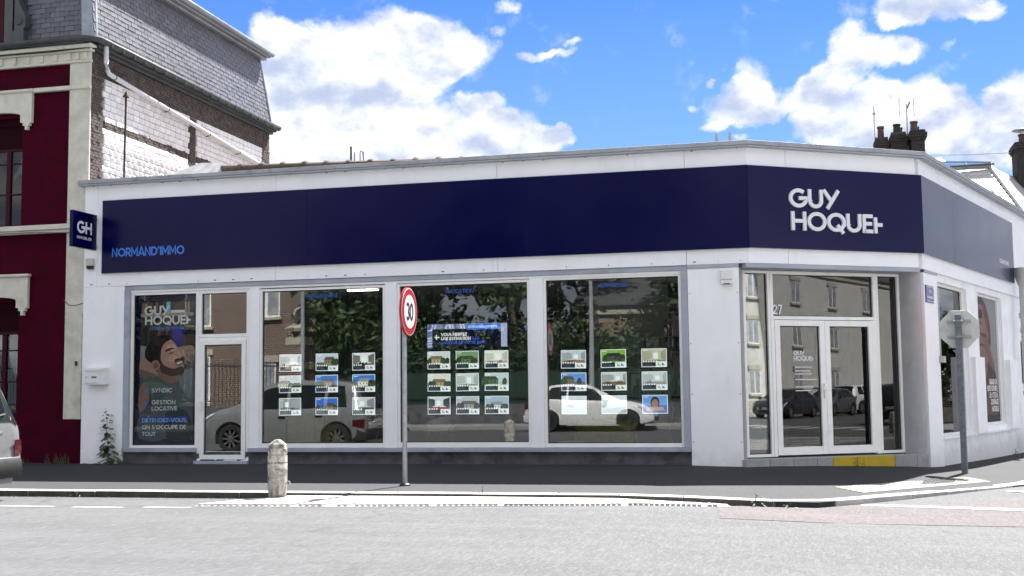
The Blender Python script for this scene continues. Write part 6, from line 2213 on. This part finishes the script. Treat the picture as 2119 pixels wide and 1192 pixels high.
    prof_ = [(-L / 2 + 0.25, 0.3), (-L / 2 - 0.05, 0.3), (-L / 2 - 0.07, 0.4), (-L / 2 - 0.03, 0.52), (-L / 2 + 0.25, 0.52)]
    hw0 = half(0.1)
    vv = []
    for yy, dx in ((-hw0 - 0.02, 0.2), (-hw0 * 0.9, 0.03), (0, -0.01), (hw0 * 0.9, 0.03), (hw0 + 0.02, 0.2)):
        vv += [(-L / 2 - 0.05 + dx, yy, 0.28), (-L / 2 - 0.075 + dx, yy, 0.36), (-L / 2 - 0.075 + dx, yy, 0.46), (-L / 2 - 0.04 + dx, yy, 0.53), (-L / 2 + 0.3, yy * 0.98, 0.53), (-L / 2 + 0.3, yy * 0.98, 0.28)]
    g_.add(vv, [(6 * a + j, 6 * a + j + 1, 6 * a + j + 7, 6 * a + j + 6) for a in range(4) for j in range(5)] + [tuple(range(5, -1, -1)), tuple(range(24, 30))])
    g_.build('rear_bumper', M_TRIM if style in ('mpv', 'suv') else pm_, root, bevel=0.015, smooth=0.8)
    MB().box(-L / 2 - 0.035, -0.27, 0.66 if style == 'mpv' else 0.62, -L / 2 + 0.02, 0.27, 0.78 if style == 'mpv' else 0.73).build('number_plate', M_PLT, root, bevel=0.006)
    if style == 'mpv':
        MB().box(-L / 2 - 0.05, -0.36, 0.8, -L / 2 + 0.02, 0.36, 0.85).build('boot_handle', pm_, root, bevel=0.012)
        MB().tube([(-L / 2 - 0.03, 0, 0.99), (-L / 2 + 0.04, -0.5, 1.06)], 0.014, 6).build('rear_wiper', M_TRIM, root)
        MB().box(-L / 2 - 0.02, -0.62, 0.2, -L / 2 + 0.1, 0.62, 0.285).build('bumper_skirt', pm_, root, bevel=0.02)
    return root


P_WHITE = paint('white car paint', (0.72, 0.72, 0.71))
P_SILVER = paint('silver white car paint', (0.22, 0.225, 0.235), 0.2)
P_NAVY = paint('navy car paint', (0.006, 0.009, 0.035))
P_BLACK = paint('black car paint', (0.009, 0.01, 0.012))
P_GREY = paint('grey car paint', (0.06, 0.065, 0.07))
gz = lambda x, y: (x, y, RZ(x, y))
make_car('mpv', 'white compact people carrier parked at the kerb, its tail in view', P_SILVER, gz(-8.8 - 2.04, -6.72), math.pi)
OPP = 'cars parked on the far side of the street'
make_car('hatch', 'white hatchback mirrored in the right shop window', P_WHITE, gz(-5.74, -17.4), 0, M_DRIM, OPP)
make_car('saloon', 'dark navy car mirrored in the left shop window', P_NAVY, gz(-14.1, -17.4), 0, M_RIM, OPP)
make_car('saloon', 'black car mirrored in the left entrance door leaf', P_BLACK, gz(38.8, -16.6), math.pi, M_RIM, OPP)
make_car('hatch', 'dark grey hatchback mirrored in the middle of the entrance', P_GREY, gz(44.2, -16.6), math.pi, M_RIM, OPP)
make_car('suv', 'white SUV mirrored in the right entrance door leaf', P_WHITE, gz(50.5, -17.2), 0.2, M_RIM, OPP)
make_car('suv', 'black SUV mirrored at the right edge of the entrance doors', P_BLACK, gz(32.5, -8.2), 0, M_RIM, OPP)

# ------------------------------------------------------------------ roofs, chimneys and wires behind the shop
M_GSLATE = pm('weathered slate', (0.46, 0.455, 0.45), 0.5, 0.12, 6, 0.2, 30, spec=0.6, rnd=0.12, dirt=(0.3, 0.28, 0.26), dscale=4, damt=0.4)
M_DBRICK = pm('sooty brick', (0.035, 0.028, 0.028), 0.85, 0.4, 9, 0.5, 40, rnd=0.3)
M_SOOT = pm('sooty mortar', (0.06, 0.055, 0.055), 0.95, 0.3, 8)
M_POT = pm('terracotta pot', (0.1, 0.048, 0.038), 0.8, 0.2, 9, 0.2, 40, dirt=(0.04, 0.03, 0.03), dscale=6, damt=0.5)
M_DPOT = pm('blackened pot', (0.03, 0.024, 0.022), 0.8, 0.2, 9)
M_LGLASS = glass('roof light glass', (0.6, 0.64, 0.66), 1.6)
bh = thing('rear_house', 'house with a pale glaring slate hip roof behind the side street', 'house')
E0, E1, R0, R1 = Vector((-4, 19, 6.3)), Vector((7.15, 19, 6.3)), Vector((-2, 21.6, 8.2)), Vector((6.55, 21.6, 8.25))
E2, R2 = Vector((9.6, 24.5, 6.3)), Vector((9.6, 27, 6.3))
for nm, p in (('wall', None),):
    g = MB()
    g.slab([(-3.8, 19.2), (7.0, 19.2), (9.3, 24.5), (9.3, 30), (-3.8, 30)], -0.6, 6.28)
    g.build('wall', M_WALLW, bh)
g = MB()
g.add([E0, E1, R1, R0, E2, Vector((9.6, 30, 6.3)), Vector((-4, 30, 6.3)), Vector((6.55, 27, 8.25)), Vector((-2, 27, 8.2))], [(0, 1, 2, 3), (1, 4, 5, 7, 2), (3, 2, 7, 8), (0, 3, 8, 6), (6, 8, 7, 5)])
rb = g.build('roof', M_SOOT, bh)
# slates on the two faces in view
up = (R1 - Vector((R1.x, 19, 6.3)))
slope_len = math.hypot(2.6, 1.95)
pit = math.atan2(1.95, 2.6)
g = MB()
g.add([(-0.105, 0, 0), (0.105, 0, 0), (0.1, 0.22, 0), (-0.1, 0.22, 0), (-0.105, 0, 0.01), (0.105, 0, 0.01), (0.1, 0.22, 0.004), (-0.1, 0.22, 0.004)], [(4, 5, 6, 7), (0, 1, 5, 4), (1, 2, 6, 5), (3, 0, 4, 7)])
tmp = g.build('slate', M_GSLATE, rb)
rs_me = tmp.data
bpy.data.objects.remove(tmp)
RS = random.Random(9)
cnt = 0
rest = MB()
for r_ in range(int(slope_len / 0.14)):
    s_ = r_ * 0.14 + 0.02
    xmax = 7.12 - 0.57 * s_ / slope_len
    x = xmax - 0.12 - (0.105 if r_ % 2 else 0)
    while x > 2.2:
        p = Vector((x, 19 + math.cos(pit) * s_, 6.3 + math.sin(pit) * s_ + 0.012))
        if x > 3.6 and cnt < 300:
            inst('slate', rs_me, rb, p, (pit - 0.02 + RS.uniform(-0.012, 0.012), RS.uniform(-0.01, 0.01), RS.uniform(-0.01, 0.01)))
            cnt += 1
        else:
            Mx = Matrix.Translation(p) @ Matrix.Rotation(pit - 0.02, 4, 'X')
            rest.add([Mx @ v_.co for v_ in rs_me.vertices], [tuple(q.vertices) for q in rs_me.polygons])
        x -= 0.215
# right-hand hip face, too oblique to count
ex, rx_ = E2 - E1, R1 - E1
nrm = ex.cross(rx_).normalized()
exn = ex.normalized()
upn = nrm.cross(exn)
for r_ in range(20):
    for c_ in range(30):
        p = E1 + exn * (c_ * 0.21 + 0.1 + (0.1 if r_ % 2 else 0)) + upn * (r_ * 0.14)
        if p.z > 8.2 or (p - E1).dot(exn) < r_ * 0.14 / rx_.dot(upn) * rx_.dot(exn) + 0.12:
            continue
        a, b, c = exn * 0.1, upn * 0.2, nrm * 0.012
        rest.add([p - a + c, p + a + c, p + a + b + c * 0.5, p - a + b + c * 0.5, p - a, p + a], [(0, 1, 2, 3), (4, 5, 1, 0)])
rest.build('slate', M_GSLATE, rb, kind='stuff')
g = MB()
g.tube([E1 + Vector((0, 0, 0.03)), R1 + Vector((0, 0, 0.04))], 0.07, 6)
g.tube([R0 + Vector((0, 0, 0.03)), R1 + Vector((0, 0, 0.04))], 0.05, 6)
g.build('ridge_capping', M_GSLATE, rb)
MB().box(-4, 18.85, 6.2, 7.2, 19.0, 6.29).build('gutter', M_ZDARK, bh, bevel=0.02)
g = MB()
for p in ((5.75, 7.45), (6.3, 7.52)):
    g.tube([(p[0], 20.3, p[1] - 0.1), (p[0], 20.25, p[1] + 0.12)], 0.02, 6)
g.tube([(5.75, 20.25, 7.56), (6.3, 20.25, 7.62)], 0.012, 6)
g.build('roof_hook', M_GALV, rb)
# glazed ridge lantern
lt = thing_part('ridge_lantern', bh)
MB().add([(3.6, 21.35, 8.26), (6.62, 21.35, 8.29), (6.62, 21.6, 8.52 - 0.14), (3.6, 21.6, 8.58)], [(0, 1, 2, 3)]).build('glazing', M_LGLASS, lt)
g = MB()
for x in (3.6, 4.4, 5.1, 5.85, 6.6):
    g.tube([(x, 21.33, 8.25), (x, 21.6, 8.57 - 0.06 * (x - 3.6))], 0.014, 5)
g.tube([(3.6, 21.6, 8.58), (6.62, 21.6, 8.39)], 0.018, 5)
g.tube([(3.6, 21.33, 8.24), (6.66, 21.33, 8.28)], 0.03, 5)
g.build('glazing_bar', M_ZDARK, lt)
# chimney stacks brick by brick in courses


def stack(label, x0, x1, y0, y1, z0, z1, pots, flare=0.05):
    r = thing('chimney_stack', label, 'chimney', ((x0 + x1) / 2, (y0 + y1) / 2, z0))
    hx, hy, h = (x1 - x0) / 2, (y1 - y0) / 2, z1 - z0
    MB().box(-hx + 0.015, -hy + 0.015, 0, hx - 0.015, hy - 0.015, h - 0.01).build('core', M_SOOT, r)
    R_ = random.Random(int(x0 * 100))
    rows_ = int(h / 0.075)
    g = MB()
    for j in range(rows_):
        f = flare if j > rows_ - 4 else (flare * 0.5 if j == rows_ - 4 else 0)
        f -= 0.03 * 0 if j < rows_ - 1 else 0.04
        X, Y = hx + f, hy + f
        zz = j * 0.075
        o_ = 0.1 if j % 2 else 0
        for side in range(4):
            ln = X if side % 2 == 0 else Y
            t_ = -ln - o_
            while t_ < ln:
                a, b = max(-ln, t_) + 0.006, min(ln, t_ + 0.2) - 0.006
                if b - a > 0.03:
                    d = R_.uniform(-0.004, 0.004)
                    if side == 0:
                        g.box(a, -Y - d, zz + 0.006, b, -Y + 0.09, zz + 0.069)
                    elif side == 1:
                        g.box(X - 0.09, a, zz + 0.0065, X + d, b, zz + 0.0685)
                    elif side == 2:
                        g.box(a, Y - 0.09, zz + 0.006, b, Y + d, zz + 0.069)
                    else:
                        g.box(-X - d, a, zz + 0.0065, -X + 0.09, b, zz + 0.0685)
                t_ += 0.2
    g.build('brick', M_DBRICK, r, kind='stuff')
    for px, py, pr, ph, mt in pots:
        MB().lathe([(pr * 0.95, h - 0.02), (pr, h + 0.02), (pr * 0.9, h + ph * 0.8), (pr * 1.08, h + ph * 0.84), (pr * 1.08, h + ph), (pr * 0.8, h + ph), (pr * 0.7, h + ph * 0.6)], 14, (px - (x0 + x1) / 2, py, 0)).build('pot', mt, r, smooth=0.6)
    return r


stack('small sooty chimney stack with one red pot, left of the three', 2.92, 3.33, 18.8, 19.3, 7.9, 8.86, [(3.12, 0, 0.1, 0.36, M_POT)], 0.03)
stack('sooty chimney stack with black pots, middle of the three', 3.38, 3.84, 18.6, 19.5, 7.9, 8.95, [(3.58, -0.2, 0.11, 0.27, M_DPOT), (3.68, 0.25, 0.1, 0.25, M_DPOT)], 0.04)
stack('wide sooty chimney stack with three pots, right of the three', 3.95, 4.34, 18.4, 20.2, 7.8, 8.95, [(4.06, -0.7, 0.11, 0.27, M_POT), (4.18, 0.0, 0.09, 0.24, M_DPOT), (4.24, 0.6, 0.09, 0.22, M_DPOT)], 0.07)
rc = stack('tall sooty chimney stack with a capped pot at the right edge', 7.68, 8.5, 23.6, 24.6, 7.2, 9.4, [(8.0, 0, 0.16, 0.32, M_POT)], 0.08)
MB().lathe([(0.02, 2.62), (0.34, 2.64), (0.36, 2.66), (0.1, 2.72), (0.01, 2.73)], 16, (-0.09, 0, 0)).build('cowl', M_GALV, rc)
g = MB()
for a in range(3):
    g.tube([(-0.09 + 0.12 * math.cos(a * 2.1), 0.12 * math.sin(a * 2.1), 2.5), (-0.09 + 0.14 * math.cos(a * 2.1), 0.14 * math.sin(a * 2.1), 2.65)], 0.012, 5)
g.build('cowl_leg', M_GALV, rc)
# roof the stacks stand on
g = MB()
g.add([(2.6, 18.3, 7.9), (4.9, 18.3, 7.9), (4.9, 19.6, 8.25), (2.6, 19.6, 8.25), (2.6, 21, 7.6), (4.9, 21, 7.6)], [(0, 1, 2, 3), (3, 2, 5, 4)])
g.add([(3.2, 18.3, 8.02), (4.0, 18.3, 8.04), (4.1, 18.3, 7.98), (4.0, 18.45, 8.1), (3.2, 18.45, 8.08)], [(0, 1, 3, 4), (1, 2, 3)])
g.build('stack_saddle', M_LEAD, bh)

an = thing('grid_antenna', 'panel television antenna with a wire reflector above the chimneys', 'antenna', (3.88, 18.9, 8.5))
MB().tube([(0, 0, 0), (0.02, 0, 1.35)], 0.02, 6).build('mast', M_GALV, an)
g = MB()
for i in range(6):
    for s_ in (-1, 1):
        z = 1.22 + s_ * (0.04 + i * 0.05)
        dy = -0.12 * (i / 5) * 1.0
        g.tube([(-0.2, dy + 0.0, z), (0.22, dy, z)], 0.006, 4)
for x in (-0.2, 0.22):
    for s_ in (-1, 1):
        g.tube([(x, 0, 1.22 + s_ * 0.02), (x, -0.12, 1.22 + s_ * 0.3)], 0.012, 5)
g.build('reflector', M_GALV, an)
MB().tube([(0.02, -0.1, 1.18), (0.1, -0.3, 1.36)], 0.03, 6).build('dipole', M_GALV, an)
an = thing('grid_antenna', 'faint smaller antenna on a thin mast left of the chimney pots', 'antenna', (2.94, 19.0, 8.3))
MB().tube([(0, 0, 0), (0.0, 0, 1.56)], 0.014, 6).build('mast', M_GALV, an)
g = MB()
for i in range(12):
    x = -0.2 + i * 0.036
    g.tube([(x, 0.05, 1.1), (x, 0.05, 1.5)], 0.0018, 4)
for z in (1.1, 1.3, 1.5):
    g.tube([(-0.2, 0.05, z), (0.2, 0.05, z)], 0.0022, 4)
g.box(-0.04, -0.03, 1.3, 0.04, 0.03, 1.36)
g.build('reflector', M_GALV, an)
wr_ = MB()
wr_.tube([(4.3, 20, 8.45), (6.0, 22, 8.74), (7.7, 24, 9.1)], 0.008, 4)
tag(wr_.build('overhead_wire', M_SBLACK), 'thin wire strung from the chimneys to the right-hand stack', 'wire')

# rods and stub pipes on the shop roof
for i, (x, z1, z0, lb) in enumerate(((-8.67, 6.55, 5.5, 'tallest thin rod standing on the tiled roof'), (-8.59, 6.42, 5.5, 'thin rod just right of the tallest roof rod'), (-8.46, 6.42, 5.5, 'hooked thin rod, third of the roof rods'), (-8.385, 6.42, 5.5, 'rightmost thin rod on the tiled roof'))):
    o = MB().tube([(0, 0, 0), (0, 0, z1 - z0)], 0.022 if i == 0 else 0.01, 6)
    if i == 2:
        o.tube([(0, 0, z1 - z0), (0.02, 0, z1 - z0 + 0.02), (0.06, 0, z1 - z0), (0.075, 0, z1 - z0 - 0.15)], 0.01, 6)
    o = o.build('roof_rod', M_RUST)
    o.location = (x, 5.0, z0)
    tag(o, lb, 'rod', 'thin rods on the roof')
for x, lb in ((-0.495, 'left stub of two vent pipes on the roof edge'), (-0.28, 'right stub of two vent pipes on the roof edge')):
    o = MB().lathe([(0.026, 0), (0.026, 0.29), (0.02, 0.29)], 10).build('vent_stub', M_GALV)
    o.location = (x, 0.6, 5.1)
    tag(o, lb, 'pipe', 'vent stubs on the roof')
o = tag(MB().box(-0.09, -0.08, 0, 0.1, 0.08, 0.1).build('roof_clutter', M_RTILE, bevel=0.03), 'small heap of broken tile between the two vent stubs', 'rubble')
o.location = (-0.38, 0.55, 5.12)

# ------------------------------------------------------------------ the far side of the street, seen mirrored in the glass
M_OBRICK = brickbump('red brick house', (0.13, 0.06, 0.048), 0.85, 0.24, 0.085, 0.014, 0.6, var=0.3, mort=(0.36, 0.33, 0.28))
M_STONE = pm('pale stone', (0.42, 0.38, 0.3), 0.8, 0.15, 4, 0.3, 40, dirt=(0.2, 0.18, 0.15), dscale=2, damt=0.5)
M_CREAMB = pm('cream render', (0.52, 0.51, 0.48), 0.85, 0.08, 1.5, 0.2, 40, dirt=(0.3, 0.27, 0.22), dscale=0.8, damt=0.4)
M_ORANGE = brickbump('orange brick', (0.27, 0.15, 0.1), 0.85, 0.24, 0.085, 0.014, 0.6, var=0.2, mort=(0.34, 0.28, 0.22))
M_IRON = pm('green iron railing', (0.012, 0.03, 0.024), 0.5, 0.1, 8)
M_SHEET = pm('green sheet', (0.012, 0.035, 0.022), 0.6, 0.15, 5)
M_BARK = pm('bark', (0.07, 0.055, 0.04), 0.9, 0.3, 10, 0.6, 30)
M_TLEAF = pm('tree leaf', (0.04, 0.075, 0.022), 0.6, 0.45, 3.0, spec=0.4)
M_OROOF = pm('dark roof slate', (0.06, 0.06, 0.066), 0.6, 0.15, 5)
OZ = 0.09
M_OGLASS = pm('far window glass', (0.3, 0.31, 0.32), 0.15, 0.3, 3, spec=0.6)


def house(name, label, x0, x1, y, depth, h, wallm, wins, roof_h=2.2, roofm=M_OROOF, z0=OZ, trim=M_STONE, facing=1):
    """house whose front (facing +y) stands at y; windows as recessed frames with panes"""
    r = thing(name, label, 'house', ((x0 + x1) / 2, y, z0))
    hw = (x1 - x0) / 2
    MB().box(-hw, -depth, -0.3, hw, 0, h).build('wall', wallm, r)
    g = MB()
    g.add([(-hw - 0.2, 0.25, h), (hw + 0.2, 0.25, h), (hw + 0.2, -depth - 0.25, h), (-hw - 0.2, -depth - 0.25, h), (-hw - 0.2, -depth / 2, h + roof_h), (hw + 0.2, -depth / 2, h + roof_h)],
          [(0, 1, 5, 4), (2, 3, 4, 5), (1, 2, 5), (3, 0, 4), (0, 3, 2, 1)])
    rf = g.build('roof', roofm, r)
    MB().box(-hw + 0.6, -depth / 2 - 0.3, h + roof_h * 0.5, -hw + 1.3, -depth / 2 + 0.3, h + roof_h + 0.9).build('chimney', wallm, rf)
    MB().box(-hw - 0.08, 0.002, h - 0.35, hw + 0.08, 0.12, h - 0.01).build('cornice', trim, r)
    MB().box(-hw - 0.03, 0.002, -0.29, hw + 0.03, 0.07, 0.6).build('plinth', trim, r)
    for wx, wz, ww, wh in wins:
        w = MB().box(wx - ww / 2, 0.004, wz, wx + ww / 2, 0.03, wz + wh).build('window', M_UPVC, r)
        for s_ in (-1, 1):
            MB().box(wx + s_ * ww / 4 - ww / 4 + 0.06, 0.031, wz + 0.07, wx + s_ * ww / 4 + ww / 4 - 0.06, 0.035, wz + wh - 0.07).build('pane', M_OGLASS, w)
        MB().box(wx - ww / 2 - 0.12, 0.005, wz - 0.12, wx + ww / 2 + 0.12, 0.14, wz - 0.01).build('sill', trim, w)
        MB().box(wx - ww / 2 - 0.15, 0.005, wz + wh + 0.01, wx + ww / 2 + 0.15, 0.08, wz + wh + 0.28).build('lintel', trim, w)
    return r


house('brick_house', 'red brick house mirrored in the side door and left shop window', -31, -18.0, -25.5, 8, 7.2, M_OBRICK,
      [(-4.5, 0.9, 1.2, 1.9), (-2.0, 0.9, 1.2, 1.9), (1.0, 0.9, 1.2, 1.9), (3.8, 0.9, 1.3, 1.6), (-4.5, 4.0, 1.2, 1.9), (-2.0, 4.0, 1.2, 1.9), (1.0, 4.0, 1.2, 1.9), (4.0, 4.3, 1.2, 1.9)])
house('brick_outhouse', 'orange brick gable mirrored in the right shop window', -8.4, -4.6, -29, 6, 4.6, M_ORANGE, [(-0.8, 1.2, 0.9, 1.3)], 1.4)
house('tall_white_house', 'tall white rendered house mirrored at the top of the right shop window', -9.5, -3.0, -44, 9, 13.5, M_CREAMB,
      [(-2, 4, 1.2, 1.9), (0.8, 4, 1.2, 1.9), (-2, 7.4, 1.2, 1.9), (0.8, 7.4, 1.2, 1.9), (-2, 10.6, 1.2, 1.8), (0.8, 10.6, 1.2, 1.8)])
wl_ = [(-38 + 6.4 * i, z, 1.5, 1.5) for i in range(12) for z in (1.0, 4.1, 7.0)]
house('rendered_apartments', 'long cream rendered building mirrored in the entrance doors', 34, 120, -24.5, 9, 9.4, M_CREAMB, wl_, 2.0)
house('white_villa', 'white villa down the street mirrored beside the entrance doors', 12, 28, -26, 9, 6.2, M_WALLW, [(-6 + 3 * i, z, 1.2, 1.7) for i in range(5) for z in (1.0, 3.8)], 2.4)
house('corner_house', 'brick corner house across the side street mirrored in the side windows', 20, 34, 13.5, 7, 3.4, M_OBRICK, [(-4, 1.0, 1.2, 1.5), (0, 1.0, 1.2, 1.5), (4, 1.0, 1.2, 1.5)], 1.2)
co_ = bpy.data.objects['corner_house']
co_.location = (24.5, 30.0, -0.2)
co_.rotation_euler = (0, 0, rad(146))

# stone gate piers with balls
for i, (x, lb) in enumerate(((-17.7, 'brick gate pier with stone bands and a ball beside the brick house'),)):
    r = thing('gate_pier', lb, 'gate pier', (x, -22.6, OZ), 0)
    MB().box(-0.4, -0.4, -0.2, 0.4, 0.4, 3.5).build('shaft', M_OBRICK, r)
    for z in (0.3, 1.2, 2.1, 3.0):
        MB().box(-0.43, -0.43, z, 0.43, 0.43, z + 0.28).build('stone_band', M_STONE, r, bevel=0.02)
    MB().lathe([(0.62, 3.5), (0.66, 3.62), (0.5, 3.72), (0.3, 3.78), (0.16, 3.86)], 4).build('cap', M_STONE, r)
    MB().lathe([(0.02, 3.84), (0.2, 3.9), (0.29, 4.1), (0.29, 4.18), (0.2, 4.38), (0.02, 4.45)], 16).build('ball', M_STONE, r, smooth=True)


def railing(label, x0, x1, y, h, sheet):
    r = thing('iron_railing', label, 'railing', ((x0 + x1) / 2, y, OZ))
    hw = (x1 - x0) / 2
    MB().box(-hw, -0.2, -0.2, hw, 0.1, 0.75).build('base_wall', M_PLINTH, r)
    n_ = int((x1 - x0) / 0.16)
    bar = MB().tube([(0, 0, 0.75), (0, 0, h), (0, 0, h + 0.12)], [0.014, 0.014, 0.002], 5)
    me_ = None
    for i in range(n_):
        p = (-hw + 0.08 + i * 0.16, 0.04, 0)
        if me_ is None:
            o_ = bar.build('bar', M_IRON, r)
            me_ = o_.data
            o_.location = p
        else:
            inst('bar', me_, r, p)
    for z in (0.95, h - 0.15):
        MB().box(-hw, 0.02, z, hw, 0.06, z + 0.045).build('rail', M_IRON, r)
    if sheet:
        g_ = MB()
        for i in range(int((x1 - x0) / 0.09)):
            xx = -hw + i * 0.09
            g_.box(xx, -0.02 - 0.012 * (i % 2), 0.76, xx + 0.088, -0.004 - 0.012 * (i % 2), h * 0.72 + 0.03 * (i % 3))
        g_.build('green_sheet', M_SHEET, r)
    return r


railing('iron railing backed with green sheeting between the gate and the orange brick gable', -14.4, -1.5, -22.6, 2.6, True)
railing('iron gate railing between the two stone piers', -17.25, -15.35, -22.6, 2.9, False)
railing('iron railing in front of the brick house', -31, -18.2, -22.6, 2.4, False)
g = MB().box(-1.4, -22.8, -0.1, 32, -22.5, 2.2)
tag(g.build('garden_wall', M_CREAMB), 'long rendered garden wall opposite the shop', 'wall')


def tree(label, loc, h, r_crown, n_leaf, seed, lsize=0.2):
    R_ = random.Random(seed)
    t_ = thing('street_tree', label, 'tree', loc, 0, 'trees behind the railings opposite')
    g_ = MB()
    g_.tube([(0, 0, -0.2), (0.05, 0, h * 0.2), (-0.05, 0.08, h * 0.45), (0.05, 0, h * 0.75)], [0.26, 0.2, 0.15, 0.05], 9)
    tips = []
    for i in range(16):
        a = i * 2.4 + R_.uniform(-0.3, 0.3)
        z0 = h * R_.uniform(0.25, 0.65)
        ln = r_crown * R_.uniform(0.55, 0.95)
        z1 = z0 + h * R_.uniform(0.05, 0.32)
        tip = (ln * math.cos(a), ln * math.sin(a), z1)
        g_.tube([(0, 0, z0), (tip[0] * 0.5, tip[1] * 0.5, z0 + (z1 - z0) * 0.65), tip], [0.08, 0.05, 0.015], 6)
        tips.append(Vector(tip))
    g_.build('trunk', M_BARK, t_, smooth=0.9)
    g_ = MB()
    cl_ = []
    for tp in tips:
        for _ in range(5):
            cl_.append((tp + Vector((R_.gauss(0, r_crown * 0.2), R_.gauss(0, r_crown * 0.2), R_.gauss(0, h * 0.07))), R_.uniform(0.4, 0.85)))
    for _ in range(14):
        cl_.append((Vector((R_.gauss(0, r_crown * 0.35), R_.gauss(0, r_crown * 0.35), h * R_.uniform(0.45, 0.98))), R_.uniform(0.4, 0.8)))
    for i in range(n_leaf):
        c_, rr = R_.choice(cl_)
        d = Vector((R_.gauss(0, 1), R_.gauss(0, 1), R_.gauss(0, 0.8))).normalized() * rr * R_.random() ** 0.4
        p = c_ + d
        u_ = Vector((R_.gauss(0, 1), R_.gauss(0, 1), R_.gauss(0, 0.6))).normalized()
        w_ = u_.cross(Vector((R_.gauss(0, 1), R_.gauss(0, 1), R_.gauss(0, 1)))).normalized()
        s_ = lsize * R_.uniform(0.6, 1.3)
        g_.add([p - u_ * s_, p + w_ * s_ * 0.5, p + u_ * s_, p - w_ * s_ * 0.5], [(0, 1, 2, 3)])
    g_.build('crown', M_TLEAF, t_)
    return t_


tree('leafy tree nearest the gate piers opposite', (-13.8, -26.5, OZ), 12.0, 3.6, 7500, 1)
tree('leafy tree behind the middle of the railings opposite', (-10.2, -25.6, OZ), 9.5, 3.0, 6000, 2)
tree('tall leafy tree behind the end of the railings opposite', (-8.6, -33, OZ), 15.0, 4.2, 7500, 3)
tree('small tree beside the orange brick gable opposite', (-2.2, -25.6, OZ), 10.0, 3.0, 6000, 4)
tree('tree in front of the brick house opposite', (-27.5, -24.2, OZ), 5.5, 1.9, 2800, 5)
tree('leafy tree beyond the garden wall opposite', (5.5, -27, OZ), 13.0, 4.0, 7000, 6)
tree('tree across the side street', (16.5, 22.0, -0.3), 4.2, 1.9, 3000, 7)
tree('tree before the long cream building down the street', (31.0, -22.0, OZ), 7.5, 2.4, 3000, 8)

# clipped hedge behind the railings
hg = thing('hedge', 'tall dark hedge behind the railings opposite', 'hedge', (-10.4, -23.6, OZ))
RH = random.Random(21)
g = MB().box(-6.3, -0.45, -0.2, 5.9, 0.3, 3.1)
g.build('heart', M_SHEET, hg)
g = MB()
for i in range(9000):
    p = Vector((RH.uniform(-6.7, 6.2), RH.uniform(0.2, 0.75) * RH.choice((1, 1, 1, -1)), RH.uniform(0.3, 3.0) + 0.9 * max(0, RH.gauss(0.3, 0.6))))
    u_ = Vector((RH.gauss(0, 1), RH.gauss(0, 1), RH.gauss(0, 0.6))).normalized()
    w_ = u_.cross(Vector((RH.gauss(0, 1), RH.gauss(0, 1), RH.gauss(0, 1)))).normalized()
    s_ = 0.14 * RH.uniform(0.6, 1.3)
    g.add([p - u_ * s_, p + w_ * s_ * 0.5, p + u_ * s_, p - w_ * s_ * 0.5], [(0, 1, 2, 3)])
g.build('foliage', M_TLEAF, hg)
tree('dense low tree beside the brick gate pier opposite', (-15.6, -25.0, OZ), 7.0, 2.4, 6500, 15, 0.17)

# lamp standards opposite
M_POLE = pm('painted lamp post', (0.34, 0.37, 0.4), 0.5, 0.06, 4)
for x, y, lb in ((-17.05, -21.3, 'grey lamp post by the gate piers opposite'), (-6.45, -21.3, 'pale lamp post before the orange brick gable opposite'), (75.0, -19.2, 'lamp post down the street mirrored in the entrance')):
    r = thing('lamp_post', lb, 'lamp post', (x, y, OZ), 0, 'lamp posts on the far side')
    MB().tube([(0, 0, 0), (0, 0, 6.5), (0, 0.35, 7.1), (0, 1.2, 7.3)], [0.1, 0.06, 0.05, 0.04], 10).build('post', M_POLE, r, smooth=0.8)
    MB().box(-0.12, 1.15, 7.25, 0.12, 1.75, 7.36).build('lantern', M_POLE, r, bevel=0.03)
    MB().lathe([(0.14, 0), (0.13, 0.9), (0.1, 1.0)], 10).build('base', M_POLE, r)
bo = copy_tree(bl)
bo.location = (22.0, -5.2, RZ(22, -5.2))
bo['label'] = 'concrete bollard across the side street mirrored in the entrance'
bl['group'] = bo['group'] = 'concrete bollards'
